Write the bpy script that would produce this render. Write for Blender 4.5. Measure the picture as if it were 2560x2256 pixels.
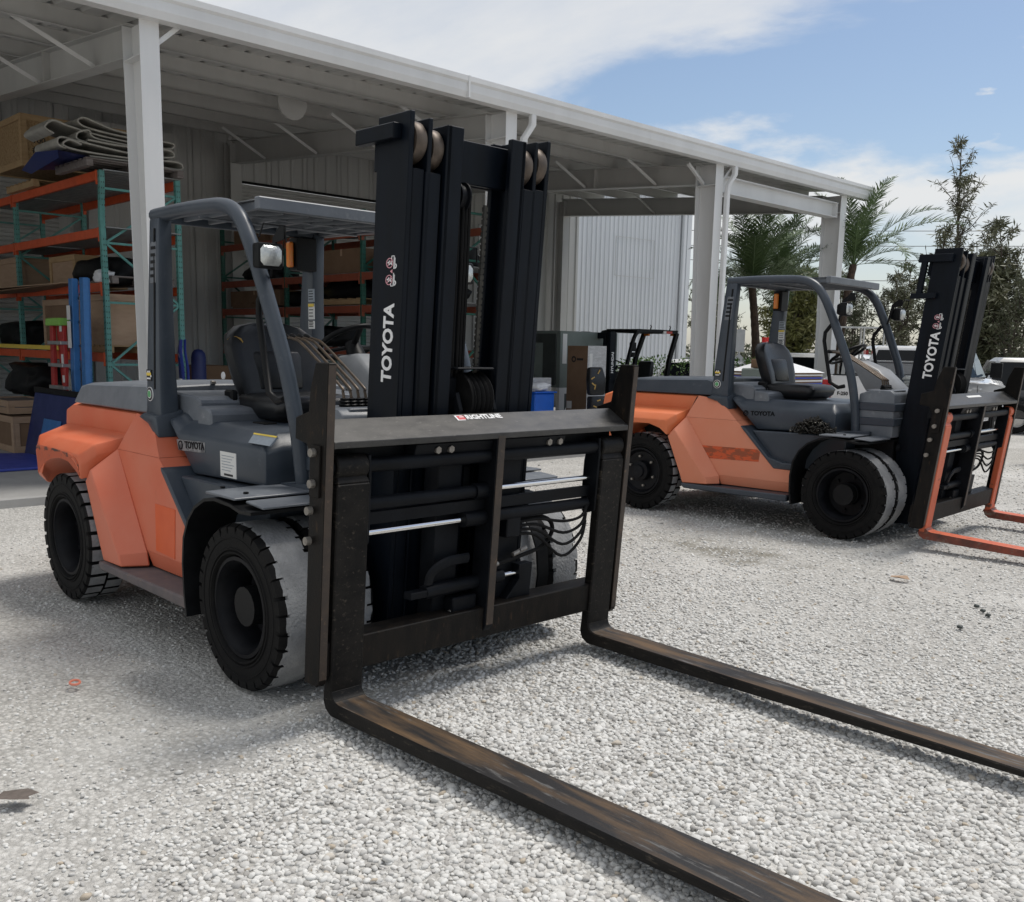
import bpy, bmesh, math, random
from mathutils import Vector, Matrix, noise
PI = math.pi
rnd = random.Random(7)
for o in list(bpy.data.objects): bpy.data.objects.remove(o)
SC = bpy.context.scene
COL = SC.collection

# ---------------------------------------------------------------- camera
cam_d = bpy.data.cameras.new("camera"); cam = bpy.data.objects.new("camera", cam_d); COL.objects.link(cam)
CAMP = Vector((4.2704, -3.2552, 1.7107))
def cam_matrix(yaw, pitch, roll):
    fw0 = Vector((-math.sin(yaw), math.cos(yaw), 0)); rt = Vector((math.cos(yaw), math.sin(yaw), 0)); up = Vector((0, 0, 1))
    fw = fw0*math.cos(pitch) - up*math.sin(pitch); u0 = fw0*math.sin(pitch) + up*math.cos(pitch)
    r = rt*math.cos(roll) + u0*math.sin(roll); u = -rt*math.sin(roll) + u0*math.cos(roll)
    m = Matrix((r, u, -fw)).transposed().to_4x4(); m.translation = CAMP
    return m
cam.matrix_world = cam_matrix(0.80446, 0.161, 0.022)
cam_d.sensor_width = 36; cam_d.sensor_fit = 'HORIZONTAL'; cam_d.lens = 36*2429.55/2560; cam_d.shift_y = 138/2560
cam_d.clip_start = 0.05; cam_d.clip_end = 6000
SC.camera = cam

# ---------------------------------------------------------------- sky, sun, exposure
SUN_DIR = Vector((0.09, 0.42, 0.95)).normalized()      # towards the sun
W = bpy.data.worlds.new("World"); SC.world = W; W.use_nodes = True
nt = W.node_tree; nt.nodes.clear()
def N(t, typ, **kw):
    n = t.nodes.new(typ)
    for k, v in kw.items(): setattr(n, k, v)
    return n
def L(t, a, b): t.links.new(a, b)
out = N(nt, 'ShaderNodeOutputWorld'); bg = N(nt, 'ShaderNodeBackground')
sky = N(nt, 'ShaderNodeTexSky'); sky.sky_type = 'NISHITA'; sky.sun_disc = False
sky.sun_elevation = math.asin(SUN_DIR.z); sky.sun_rotation = math.atan2(SUN_DIR.x, SUN_DIR.y)
sky.air_density = 1.0; sky.dust_density = 1.2; sky.ozone_density = 1.2
SKY_K = 0.078
bg.inputs['Strength'].default_value = SKY_K
tc = N(nt, 'ShaderNodeTexCoord'); sep = N(nt, 'ShaderNodeSeparateXYZ'); L(nt, tc.outputs['Generated'], sep.inputs[0])
def math_n(t, op, a, b=None, clamp=False):
    n = N(t, 'ShaderNodeMath', operation=op); n.use_clamp = clamp
    for i, v in enumerate((a, b)):
        if v is None: continue
        if isinstance(v, (int, float)): n.inputs[i].default_value = v
        else: L(t, v, n.inputs[i])
    return n.outputs[0]
zc = math_n(nt, 'MAXIMUM', sep.outputs['Z'], 0.0)
den = math_n(nt, 'ADD', zc, 0.16)
px = math_n(nt, 'DIVIDE', sep.outputs['X'], den); py = math_n(nt, 'DIVIDE', sep.outputs['Y'], den)
comb = N(nt, 'ShaderNodeCombineXYZ'); L(nt, px, comb.inputs[0]); L(nt, py, comb.inputs[1])
mp = N(nt, 'ShaderNodeMapping'); mp.inputs['Rotation'].default_value = (0, 0, -0.62); mp.inputs['Scale'].default_value = (0.62, 1.25, 1); mp.inputs['Location'].default_value = (1.3, 0.4, 0)
L(nt, comb.outputs[0], mp.inputs[0])
n1 = N(nt, 'ShaderNodeTexNoise'); n1.inputs['Scale'].default_value = 0.85; n1.inputs['Detail'].default_value = 9; n1.inputs['Roughness'].default_value = 0.56; n1.inputs['Distortion'].default_value = 0.55
L(nt, mp.outputs[0], n1.inputs['Vector'])
def ss(val, a, b, lo=0.0, hi=1.0):
    n = N(nt, 'ShaderNodeMapRange'); n.interpolation_type = 'SMOOTHSTEP'
    for k, q in (('From Min', a), ('From Max', b), ('To Min', lo), ('To Max', hi)): n.inputs[k].default_value = q
    L(nt, val, n.inputs['Value']); return n.outputs[0]
# cloud cover is closed towards the left and behind, streaky cirrus higher up on the right, clear blue band below it
lat = N(nt, 'ShaderNodeVectorMath', operation='DOT_PRODUCT'); L(nt, tc.outputs['Generated'], lat.inputs[0]); lat.inputs[1].default_value = (0.6935, 0.7205, 0)
cover = math_n(nt, 'ADD', n1.outputs['Fac'], ss(lat.outputs['Value'], 0.13, -0.14, 0.0, 0.30))
cover = math_n(nt, 'ADD', cover, ss(zc, 0.235, 0.315, -0.12, 0.085))
r1o = ss(cover, 0.50, 0.63)
n2 = N(nt, 'ShaderNodeTexNoise'); n2.inputs['Scale'].default_value = 3.1; n2.inputs['Detail'].default_value = 8; n2.inputs['Roughness'].default_value = 0.6
L(nt, mp.outputs[0], n2.inputs['Vector'])
r2 = N(nt, 'ShaderNodeMapRange'); r2.inputs['From Min'].default_value = 0.3; r2.inputs['From Max'].default_value = 0.75; r2.inputs['To Min'].default_value = 0.66; r2.inputs['To Max'].default_value = 1.0
L(nt, n2.outputs['Fac'], r2.inputs['Value'])
# cumulus bank low over the horizon, and a few small puffs above it
n3 = N(nt, 'ShaderNodeTexNoise'); n3.inputs['Scale'].default_value = 7.5; n3.inputs['Detail'].default_value = 8; n3.inputs['Roughness'].default_value = 0.55
mp3 = N(nt, 'ShaderNodeMapping'); mp3.inputs['Scale'].default_value = (1, 1, 2.8); mp3.inputs['Location'].default_value = (0.4, 0.1, 0); L(nt, tc.outputs['Generated'], mp3.inputs[0]); L(nt, mp3.outputs[0], n3.inputs['Vector'])
zn = math_n(nt, 'ADD', zc, math_n(nt, 'MULTIPLY', math_n(nt, 'SUBTRACT', n3.outputs['Fac'], 0.5), -0.20))
low = math_n(nt, 'MULTIPLY', ss(zn, 0.205, 0.160), ss(zn, 0.07, 0.145, 0.30, 0.95))
n4 = N(nt, 'ShaderNodeTexNoise'); n4.inputs['Scale'].default_value = 13; n4.inputs['Detail'].default_value = 5; n4.inputs['Roughness'].default_value = 0.5; L(nt, mp3.outputs[0], n4.inputs['Vector'])
puff = math_n(nt, 'MULTIPLY', ss(n4.outputs['Fac'], 0.645, 0.72), math_n(nt, 'MULTIPLY', ss(zc, 0.17, 0.20), ss(zc, 0.28, 0.25)))
up = math_n(nt, 'MULTIPLY', r1o, r2.outputs[0])
cl = math_n(nt, 'MAXIMUM', up, math_n(nt, 'MAXIMUM', low, math_n(nt, 'MULTIPLY', puff, 0.8)), clamp=True)
cl = math_n(nt, 'MULTIPLY', cl, ss(sep.outputs['Z'], -0.03, 0.01, 0.0, 0.94))
mixc = N(nt, 'ShaderNodeMix', data_type='RGBA'); L(nt, cl, mixc.inputs[0]); L(nt, sky.outputs[0], mixc.inputs[6])
CLOUD = 6.9
mixc.inputs[7].default_value = (CLOUD*1.0, CLOUD*1.0, CLOUD*0.99, 1)
L(nt, mixc.outputs[2], bg.inputs['Color']); L(nt, bg.outputs[0], out.inputs[0])
sun_d = bpy.data.lights.new("sun", 'SUN'); sun = bpy.data.objects.new("sun", sun_d); COL.objects.link(sun)
sun_d.energy = 1.9; sun_d.angle = math.radians(17); sun_d.color = (1.0, 0.955, 0.89)
sun.rotation_euler = SUN_DIR.to_track_quat('Z', 'Y').to_euler()
SC.view_settings.view_transform = 'Standard'; SC.view_settings.look = 'None'; SC.view_settings.gamma = 1.0
SC.view_settings.use_curve_mapping = False
SC.view_settings.exposure = 0.62
SC.render.engine = 'CYCLES'

# ---------------------------------------------------------------- materials
MATS = {}
def mat(name, c1, c2=None, rough=0.55, metal=0.0, scale=6.0, detail=6, lo=0.35, hi=0.7, c3=None, s3=22.0, lo3=0.58, hi3=0.72,
        bump=0.0, bscale=60.0, spec=0.5, coat=0.0, streak=None, rvar=0.12, trans=0.0, emit=None, alpha=1.0):
    """base colour c1 broken up by noise towards c2 and, in patches, c3; optional fine relief"""
    m = bpy.data.materials.new(name); m.use_nodes = True; t = m.node_tree; t.nodes.clear()
    o = N(t, 'ShaderNodeOutputMaterial'); b = N(t, 'ShaderNodeBsdfPrincipled'); L(t, b.outputs[0], o.inputs[0])
    tcn = N(t, 'ShaderNodeTexCoord'); vec = tcn.outputs['Object']
    if streak:
        mpn = N(t, 'ShaderNodeMapping'); mpn.inputs['Scale'].default_value = streak; L(t, vec, mpn.inputs[0]); svec = mpn.outputs[0]
    else: svec = vec
    b.inputs['Roughness'].default_value = rough; b.inputs['Metallic'].default_value = metal
    b.inputs['Specular IOR Level'].default_value = spec; b.inputs['Coat Weight'].default_value = coat
    if trans: b.inputs['Transmission Weight'].default_value = trans; b.inputs['IOR'].default_value = 1.45
    if alpha < 1: b.inputs['Alpha'].default_value = alpha
    if emit: b.inputs['Emission Color'].default_value = (*emit[:3], 1); b.inputs['Emission Strength'].default_value = emit[3]
    col = None
    if c2 is None: b.inputs['Base Color'].default_value = (*c1, 1)
    else:
        nn = N(t, 'ShaderNodeTexNoise'); nn.inputs['Scale'].default_value = scale; nn.inputs['Detail'].default_value = detail; nn.inputs['Roughness'].default_value = 0.62
        L(t, svec, nn.inputs['Vector'])
        rr = N(t, 'ShaderNodeMapRange'); rr.inputs['From Min'].default_value = lo; rr.inputs['From Max'].default_value = hi; L(t, nn.outputs['Fac'], rr.inputs['Value'])
        mx = N(t, 'ShaderNodeMix', data_type='RGBA'); L(t, rr.outputs[0], mx.inputs[0]); mx.inputs[6].default_value = (*c1, 1); mx.inputs[7].default_value = (*c2, 1)
        col = mx.outputs[2]
        if c3:
            n3_ = N(t, 'ShaderNodeTexNoise'); n3_.inputs['Scale'].default_value = s3; n3_.inputs['Detail'].default_value = 7; n3_.inputs['Roughness'].default_value = 0.68
            L(t, svec, n3_.inputs['Vector'])
            r3 = N(t, 'ShaderNodeMapRange'); r3.inputs['From Min'].default_value = lo3; r3.inputs['From Max'].default_value = hi3; L(t, n3_.outputs['Fac'], r3.inputs['Value'])
            m3 = N(t, 'ShaderNodeMix', data_type='RGBA'); L(t, r3.outputs[0], m3.inputs[0]); L(t, col, m3.inputs[6]); m3.inputs[7].default_value = (*c3, 1); col = m3.outputs[2]
        L(t, col, b.inputs['Base Color'])
        ra = N(t, 'ShaderNodeMapRange'); ra.inputs['To Min'].default_value = max(0.03, rough-rvar); ra.inputs['To Max'].default_value = min(1, rough+rvar); L(t, nn.outputs['Fac'], ra.inputs['Value'])
        L(t, ra.outputs[0], b.inputs['Roughness'])
    if bump:
        bn = N(t, 'ShaderNodeTexNoise'); bn.inputs['Scale'].default_value = bscale; bn.inputs['Detail'].default_value = 5; L(t, vec, bn.inputs['Vector'])
        bp = N(t, 'ShaderNodeBump'); bp.inputs['Strength'].default_value = bump; bp.inputs['Distance'].default_value = 0.01; L(t, bn.outputs['Fac'], bp.inputs['Height']); L(t, bp.outputs[0], b.inputs['Normal'])
    MATS[name] = m
    return m
ORANGE = mat('orange_paint', (0.60, 0.135, 0.065), (0.62, 0.20, 0.12), rough=0.5, scale=2.2, lo=0.3, hi=0.75, c3=(0.50, 0.115, 0.05), s3=5.0, lo3=0.6, hi3=0.8, bump=0.06, bscale=160)
ORANGE_CW = mat('orange_cast_paint', (0.60, 0.12, 0.045), (0.62, 0.18, 0.09), rough=0.5, scale=2.5, bump=0.12, bscale=110, c3=(0.45, 0.10, 0.045), s3=4.0, lo3=0.62, hi3=0.82)
ORANGE_B = mat('sun_faded_orange_paint', (0.68, 0.22, 0.115), (0.69, 0.28, 0.175), rough=0.5, scale=1.6, lo=0.3, hi=0.75, c3=(0.60, 0.13, 0.085), s3=3.4, lo3=0.66, hi3=0.8, bump=0.05, bscale=160)
SCRAPE_O = mat('bruised_orange_paint', (0.42, 0.075, 0.025), (0.50, 0.10, 0.035), rough=0.55, scale=7, c3=(0.12, 0.05, 0.03), s3=24, lo3=0.60, hi3=0.68)
ORANGE_CWB = mat('bright_orange_cast_paint', (0.66, 0.16, 0.05), (0.68, 0.20, 0.085), rough=0.5, scale=2.5, bump=0.10, bscale=110)
ORANGE_FRESH = mat('orange_unfaded_paint', (0.70, 0.11, 0.02), (0.62, 0.09, 0.018), rough=0.4, scale=3)
SCRAPE = mat('scraped_paint', (0.07, 0.035, 0.025), (0.52, 0.11, 0.045), rough=0.7, scale=9, lo=0.42, hi=0.5, c3=(0.16, 0.10, 0.08), s3=40)
GREY = mat('blue_grey_paint', (0.036, 0.047, 0.062), (0.054, 0.066, 0.083), rough=0.36, spec=0.4, scale=3.0, c3=(0.13, 0.14, 0.15), s3=9, lo3=0.62, hi3=0.9, bump=0.03, bscale=200)
GREYTOP = mat('faded_grey_paint', (0.15, 0.165, 0.185), (0.105, 0.117, 0.135), rough=0.42, scale=5, c3=(0.22, 0.23, 0.24), s3=14, bump=0.03, bscale=160)
GREYDIRT = mat('muddy_step_paint', (0.10, 0.09, 0.095), (0.16, 0.13, 0.125), rough=0.75, scale=9, c3=(0.22, 0.15, 0.09), s3=16, lo3=0.62, hi3=0.75)
CONSOLE = mat('light_grey_plastic', (0.23, 0.24, 0.255), (0.19, 0.2, 0.21), rough=0.45, scale=8)
BLACK = mat('black_steel', (0.003, 0.0036, 0.005), (0.008, 0.0095, 0.0125), rough=0.5, spec=0.14, scale=5, c3=(0.05, 0.043, 0.037), s3=26, lo3=0.68, hi3=0.86, bump=0.05, bscale=90)
MASTB = mat('mast_steel', (0.0018, 0.0035, 0.0065), (0.005, 0.008, 0.0135), rough=0.42, spec=0.14, scale=4, c3=(0.04, 0.042, 0.048), s3=22, lo3=0.72, hi3=0.9, streak=(3, 3, 0.5))
RUSTB = mat('rusty_black_steel', (0.0038, 0.0037, 0.0038), (0.014, 0.011, 0.0088), rough=0.52, spec=0.16, scale=6, c3=(0.085, 0.05, 0.028), s3=16, lo3=0.60, hi3=0.80, streak=(3, 3, 0.8), bump=0.12, bscale=120)
EDGEB = mat('worn_edge_steel', (0.055, 0.036, 0.024), (0.025, 0.02, 0.017), rough=0.55, scale=7, c3=(0.14, 0.09, 0.055), s3=30, lo3=0.58, hi3=0.75, bump=0.15, bscale=140)
BARB = mat('scuffed_plate_steel', (0.012, 0.012, 0.0125), (0.045, 0.043, 0.040), rough=0.42, scale=9, c3=(0.17, 0.16, 0.145), s3=34, lo3=0.60, hi3=0.8, streak=(2, 0.8, 2), bump=0.1, bscale=150)
FORKTOP = mat('rusty_fork_steel', (0.016, 0.015, 0.015), (0.12, 0.074, 0.038), rough=0.55, spec=0.35, scale=4.6, detail=11, lo=0.45, hi=0.66, c3=(0.10, 0.098, 0.095), s3=11, lo3=0.58, hi3=0.64, streak=(0.32, 2.6, 2), bump=0.15, bscale=100)
FORKSIDE = mat('dark_fork_steel', (0.004, 0.004, 0.0042), (0.015, 0.0132, 0.0115), rough=0.52, spec=0.16, scale=4, c3=(0.07, 0.058, 0.045), s3=20, streak=(0.7, 2, 3), bump=0.12, bscale=100)
FORKORANGE = mat('orange_fork_paint', (0.58, 0.125, 0.05), (0.50, 0.10, 0.04), rough=0.5, scale=6, c3=(0.10, 0.045, 0.03), s3=14, lo3=0.60, hi3=0.66, streak=(1, 1, 0.6))
FORKREDLOW = mat('worn_orange_fork_paint', (0.25, 0.05, 0.025), (0.04, 0.025, 0.02), rough=0.55, scale=5, c3=(0.18, 0.15, 0.12), s3=14, lo3=0.55, hi3=0.7)
CHROME = mat('chrome_rod', (0.80, 0.80, 0.80), rough=0.10, metal=1.0)
BOLT = mat('zinc_bolt', (0.30, 0.28, 0.25), (0.18, 0.165, 0.15), rough=0.45, metal=0.6, scale=40)
BRONZE = mat('roller_steel', (0.115, 0.088, 0.068), (0.055, 0.044, 0.036), rough=0.5, metal=0.45, scale=16)
RUBBER = mat('black_rubber', (0.005, 0.005, 0.0054), (0.011, 0.0106, 0.0103), rough=0.7, spec=0.15, scale=9, c3=(0.05, 0.047, 0.044), s3=40, lo3=0.66, hi3=0.85, bump=0.2, bscale=60)
TREAD = mat('dusty_tyre_tread', (0.21, 0.215, 0.22), (0.33, 0.335, 0.34), rough=0.85, scale=8, c3=(0.06, 0.06, 0.063), s3=34, lo3=0.62, hi3=0.74, bump=0.6, bscale=70)
RIM = mat('black_rim', (0.0028, 0.003, 0.0042), (0.009, 0.0098, 0.0125), rough=0.5, spec=0.18, scale=8, c3=(0.06, 0.055, 0.05), s3=28, lo3=0.66, hi3=0.85)
VINYL = mat('black_vinyl', (0.008, 0.0088, 0.010), (0.016, 0.017, 0.0185), rough=0.36, spec=0.4, scale=12, bump=0.08, bscale=260)
PLASTIC = mat('black_plastic', (0.004, 0.0044, 0.0053), (0.009, 0.0097, 0.0105), rough=0.48, spec=0.18, scale=10)
FOAM = mat('yellow_foam', (0.50, 0.33, 0.10), (0.38, 0.24, 0.07), rough=0.9, scale=30, bump=0.4, bscale=90)
LEVER = mat('lever_rod', (0.12, 0.085, 0.055), (0.045, 0.036, 0.03), rough=0.35, metal=0.4, scale=18)
GLASSL = mat('lamp_lens', (0.62, 0.64, 0.62), (0.45, 0.47, 0.46), rough=0.12, scale=40, metal=0.55, bump=0.3, bscale=140)
AMBER = mat('amber_lens', (0.80, 0.17, 0.01), (0.70, 0.26, 0.02), rough=0.2, scale=30)
WHITEP = mat('white_print', (0.82, 0.82, 0.82), (0.74, 0.74, 0.74), rough=0.5, scale=14)
STICKER = mat('white_sticker', (0.72, 0.72, 0.70), (0.66, 0.66, 0.64), rough=0.5, scale=10)
GREYSTICK = mat('grey_sticker', (0.30, 0.34, 0.38), (0.25, 0.29, 0.33), rough=0.4, scale=30)
INK = mat('black_ink', (0.015, 0.015, 0.016), rough=0.6)
YELLOWP = mat('yellow_print', (0.75, 0.55, 0.08), rough=0.5)
REDP = mat('red_print', (0.55, 0.06, 0.07), rough=0.5)
PINKP = mat('pink_print', (0.62, 0.30, 0.34), rough=0.5)
GREENP = mat('green_print', (0.10, 0.35, 0.14), rough=0.5)
BLUEP = mat('blue_print', (0.02, 0.06, 0.40), rough=0.5)
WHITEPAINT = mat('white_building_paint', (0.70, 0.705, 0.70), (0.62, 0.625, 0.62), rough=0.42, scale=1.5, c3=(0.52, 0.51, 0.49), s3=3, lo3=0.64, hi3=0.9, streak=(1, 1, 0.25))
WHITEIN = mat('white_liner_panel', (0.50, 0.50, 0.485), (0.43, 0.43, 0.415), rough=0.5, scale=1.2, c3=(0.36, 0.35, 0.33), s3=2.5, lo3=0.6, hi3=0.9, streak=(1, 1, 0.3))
SHEDW = mat('white_shed_sheet', (0.64, 0.66, 0.68), (0.58, 0.60, 0.62), rough=0.4, scale=0.8, c3=(0.50, 0.51, 0.52), s3=4, lo3=0.66, hi3=0.9, streak=(1, 1, 0.2))
SLABM = mat('pale_concrete', (0.36, 0.355, 0.34), (0.29, 0.285, 0.275), rough=0.85, scale=2.5, c3=(0.42, 0.41, 0.40), s3=12, lo3=0.6, hi3=0.75, bump=0.15, bscale=40)
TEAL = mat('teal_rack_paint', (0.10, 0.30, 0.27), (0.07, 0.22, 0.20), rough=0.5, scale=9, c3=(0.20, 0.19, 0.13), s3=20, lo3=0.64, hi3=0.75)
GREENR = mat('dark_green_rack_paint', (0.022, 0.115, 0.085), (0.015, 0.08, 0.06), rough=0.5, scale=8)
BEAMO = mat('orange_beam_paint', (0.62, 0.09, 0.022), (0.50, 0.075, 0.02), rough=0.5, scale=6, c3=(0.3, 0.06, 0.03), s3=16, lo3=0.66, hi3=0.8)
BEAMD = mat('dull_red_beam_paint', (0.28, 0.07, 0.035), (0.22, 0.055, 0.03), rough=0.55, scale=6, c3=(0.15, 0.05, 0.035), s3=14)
DECK = mat('galvanised_deck', (0.30, 0.31, 0.31), (0.22, 0.225, 0.225), rough=0.5, metal=0.4, scale=5, streak=(1, 6, 1))
WOOD = mat('raw_pine_wood', (0.42, 0.29, 0.155), (0.33, 0.215, 0.11), rough=0.8, scale=5, c3=(0.24, 0.15, 0.075), s3=12, lo3=0.6, hi3=0.75, streak=(1, 1, 5))
OSB = mat('strand_board', (0.36, 0.25, 0.13), (0.26, 0.165, 0.08), rough=0.85, scale=26, detail=3, lo=0.42, hi=0.56, c3=(0.42, 0.31, 0.18), s3=34)
PLY = mat('plywood_sheet', (0.40, 0.28, 0.19), (0.33, 0.225, 0.15), rough=0.8, scale=3, streak=(1, 1, 5))
GREYWOOD = mat('weathered_pallet_wood', (0.20, 0.175, 0.165), (0.13, 0.11, 0.10), rough=0.85, scale=6, streak=(4, 1, 4))
CARD = mat('brown_cardboard', (0.20, 0.125, 0.075), (0.17, 0.105, 0.062), rough=0.85, scale=4)
FELT = mat('grey_belting', (0.36, 0.35, 0.315), (0.27, 0.26, 0.235), rough=0.9, scale=8, c3=(0.33, 0.32, 0.29), s3=26, bump=0.25, bscale=90)
BLUET = mat('blue_tarp', (0.012, 0.022, 0.11), (0.02, 0.035, 0.15), rough=0.5, scale=5)
BLUEB = mat('blue_board', (0.010, 0.022, 0.12), (0.008, 0.017, 0.09), rough=0.5, scale=4)
BLUEMAT = mat('blue_vinyl_mat', (0.035, 0.06, 0.34), (0.03, 0.05, 0.28), rough=0.5, scale=6, c3=(0.08, 0.10, 0.36), s3=14)
BLUEL = mat('blue_fibreglass', (0.03, 0.16, 0.42), (0.025, 0.13, 0.35), rough=0.42, scale=10)
REDL = mat('red_fibreglass', (0.42, 0.025, 0.02), (0.34, 0.02, 0.018), rough=0.42, scale=10)
LIMEP = mat('lime_plastic', (0.27, 0.55, 0.10), (0.22, 0.46, 0.08), rough=0.45, scale=10)
ALU = mat('aluminium', (0.55, 0.55, 0.54), (0.45, 0.45, 0.44), rough=0.35, metal=0.8, scale=12)
GREENISH = mat('grey_green_cabinet', (0.17, 0.205, 0.19), (0.145, 0.175, 0.16), rough=0.45, scale=3)
DARKGREY = mat('dark_louvre_steel', (0.045, 0.055, 0.052), (0.035, 0.042, 0.04), rough=0.5, scale=4)
BLUEBIN = mat('bright_blue_plastic', (0.012, 0.13, 0.62), (0.01, 0.11, 0.52), rough=0.35, scale=5)
WRAP = mat('clear_stretch_wrap', (0.55, 0.56, 0.57), (0.40, 0.40, 0.40), rough=0.18, scale=7, c3=(0.75, 0.76, 0.77), s3=16, lo3=0.55, hi3=0.7, streak=(1, 1, 3), bump=0.5, bscale=18)
WHITETARP = mat('white_sheet', (0.78, 0.79, 0.80), (0.70, 0.71, 0.72), rough=0.4, scale=6)
CARW = mat('white_car_paint', (0.74, 0.745, 0.75), (0.70, 0.705, 0.71), rough=0.22, scale=2, coat=0.6)
CARK = mat('black_car_paint', (0.012, 0.013, 0.015), (0.016, 0.017, 0.019), rough=0.2, scale=2, coat=0.6)
CARGLASS = mat('dark_car_glass', (0.008, 0.010, 0.012), rough=0.05, spec=0.22)
SIDEGLASS = mat('blue_tinted_glass', (0.06, 0.09, 0.13), rough=0.04, spec=0.9)
REDLENS = mat('red_tail_lens', (0.42, 0.012, 0.015), (0.34, 0.01, 0.012), rough=0.15, scale=10)
TREADPLATE = mat('tread_plate', (0.34, 0.35, 0.36), (0.27, 0.28, 0.29), rough=0.35, metal=0.6, scale=60, bump=0.5, bscale=90)
CHAINM = mat('chain_steel', (0.028, 0.028, 0.027), (0.075, 0.07, 0.06), rough=0.42, metal=0.7, scale=18)
BARK = mat('dark_bark', (0.055, 0.042, 0.034), (0.09, 0.07, 0.056), rough=0.95, scale=9, streak=(4, 4, 1), bump=0.5, bscale=30)
PALMBARK = mat('palm_bark', (0.05, 0.034, 0.025), (0.10, 0.066, 0.045), rough=0.95, scale=12, lo=0.4, hi=0.6, bump=0.8, bscale=24)
def leaf(name, a, b): return mat(name, a, b, rough=0.55, scale=0.9, lo=0.35, hi=0.65)
LEAFP = leaf('palm_leaf', (0.050, 0.095, 0.030), (0.095, 0.145, 0.05))
LEAFC = leaf('casuarina_leaf', (0.075, 0.085, 0.045), (0.12, 0.12, 0.065))
LEAFD = leaf('dark_tree_leaf', (0.050, 0.062, 0.030), (0.09, 0.098, 0.05))
LEAFY = leaf('yellow_green_leaf', (0.11, 0.12, 0.030), (0.15, 0.145, 0.045))
LEAFH = leaf('hedge_leaf', (0.075, 0.17, 0.022), (0.13, 0.24, 0.04))
WIREM = mat('power_cable', (0.03, 0.03, 0.035), rough=0.6)
SIGNM = mat('sign_back_aluminium', (0.50, 0.51, 0.52), (0.42, 0.43, 0.44), rough=0.5, scale=5)
REDBUCKET = mat('red_bucket_plastic', (0.62, 0.03, 0.03), (0.54, 0.025, 0.025), rough=0.4, scale=6)
SCRAP = mat('brown_scrap', (0.14, 0.115, 0.10), (0.09, 0.075, 0.065), rough=0.8, scale=30)
RINGP = mat('orange_ring_plastic', (0.62, 0.20, 0.13), rough=0.5)

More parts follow.
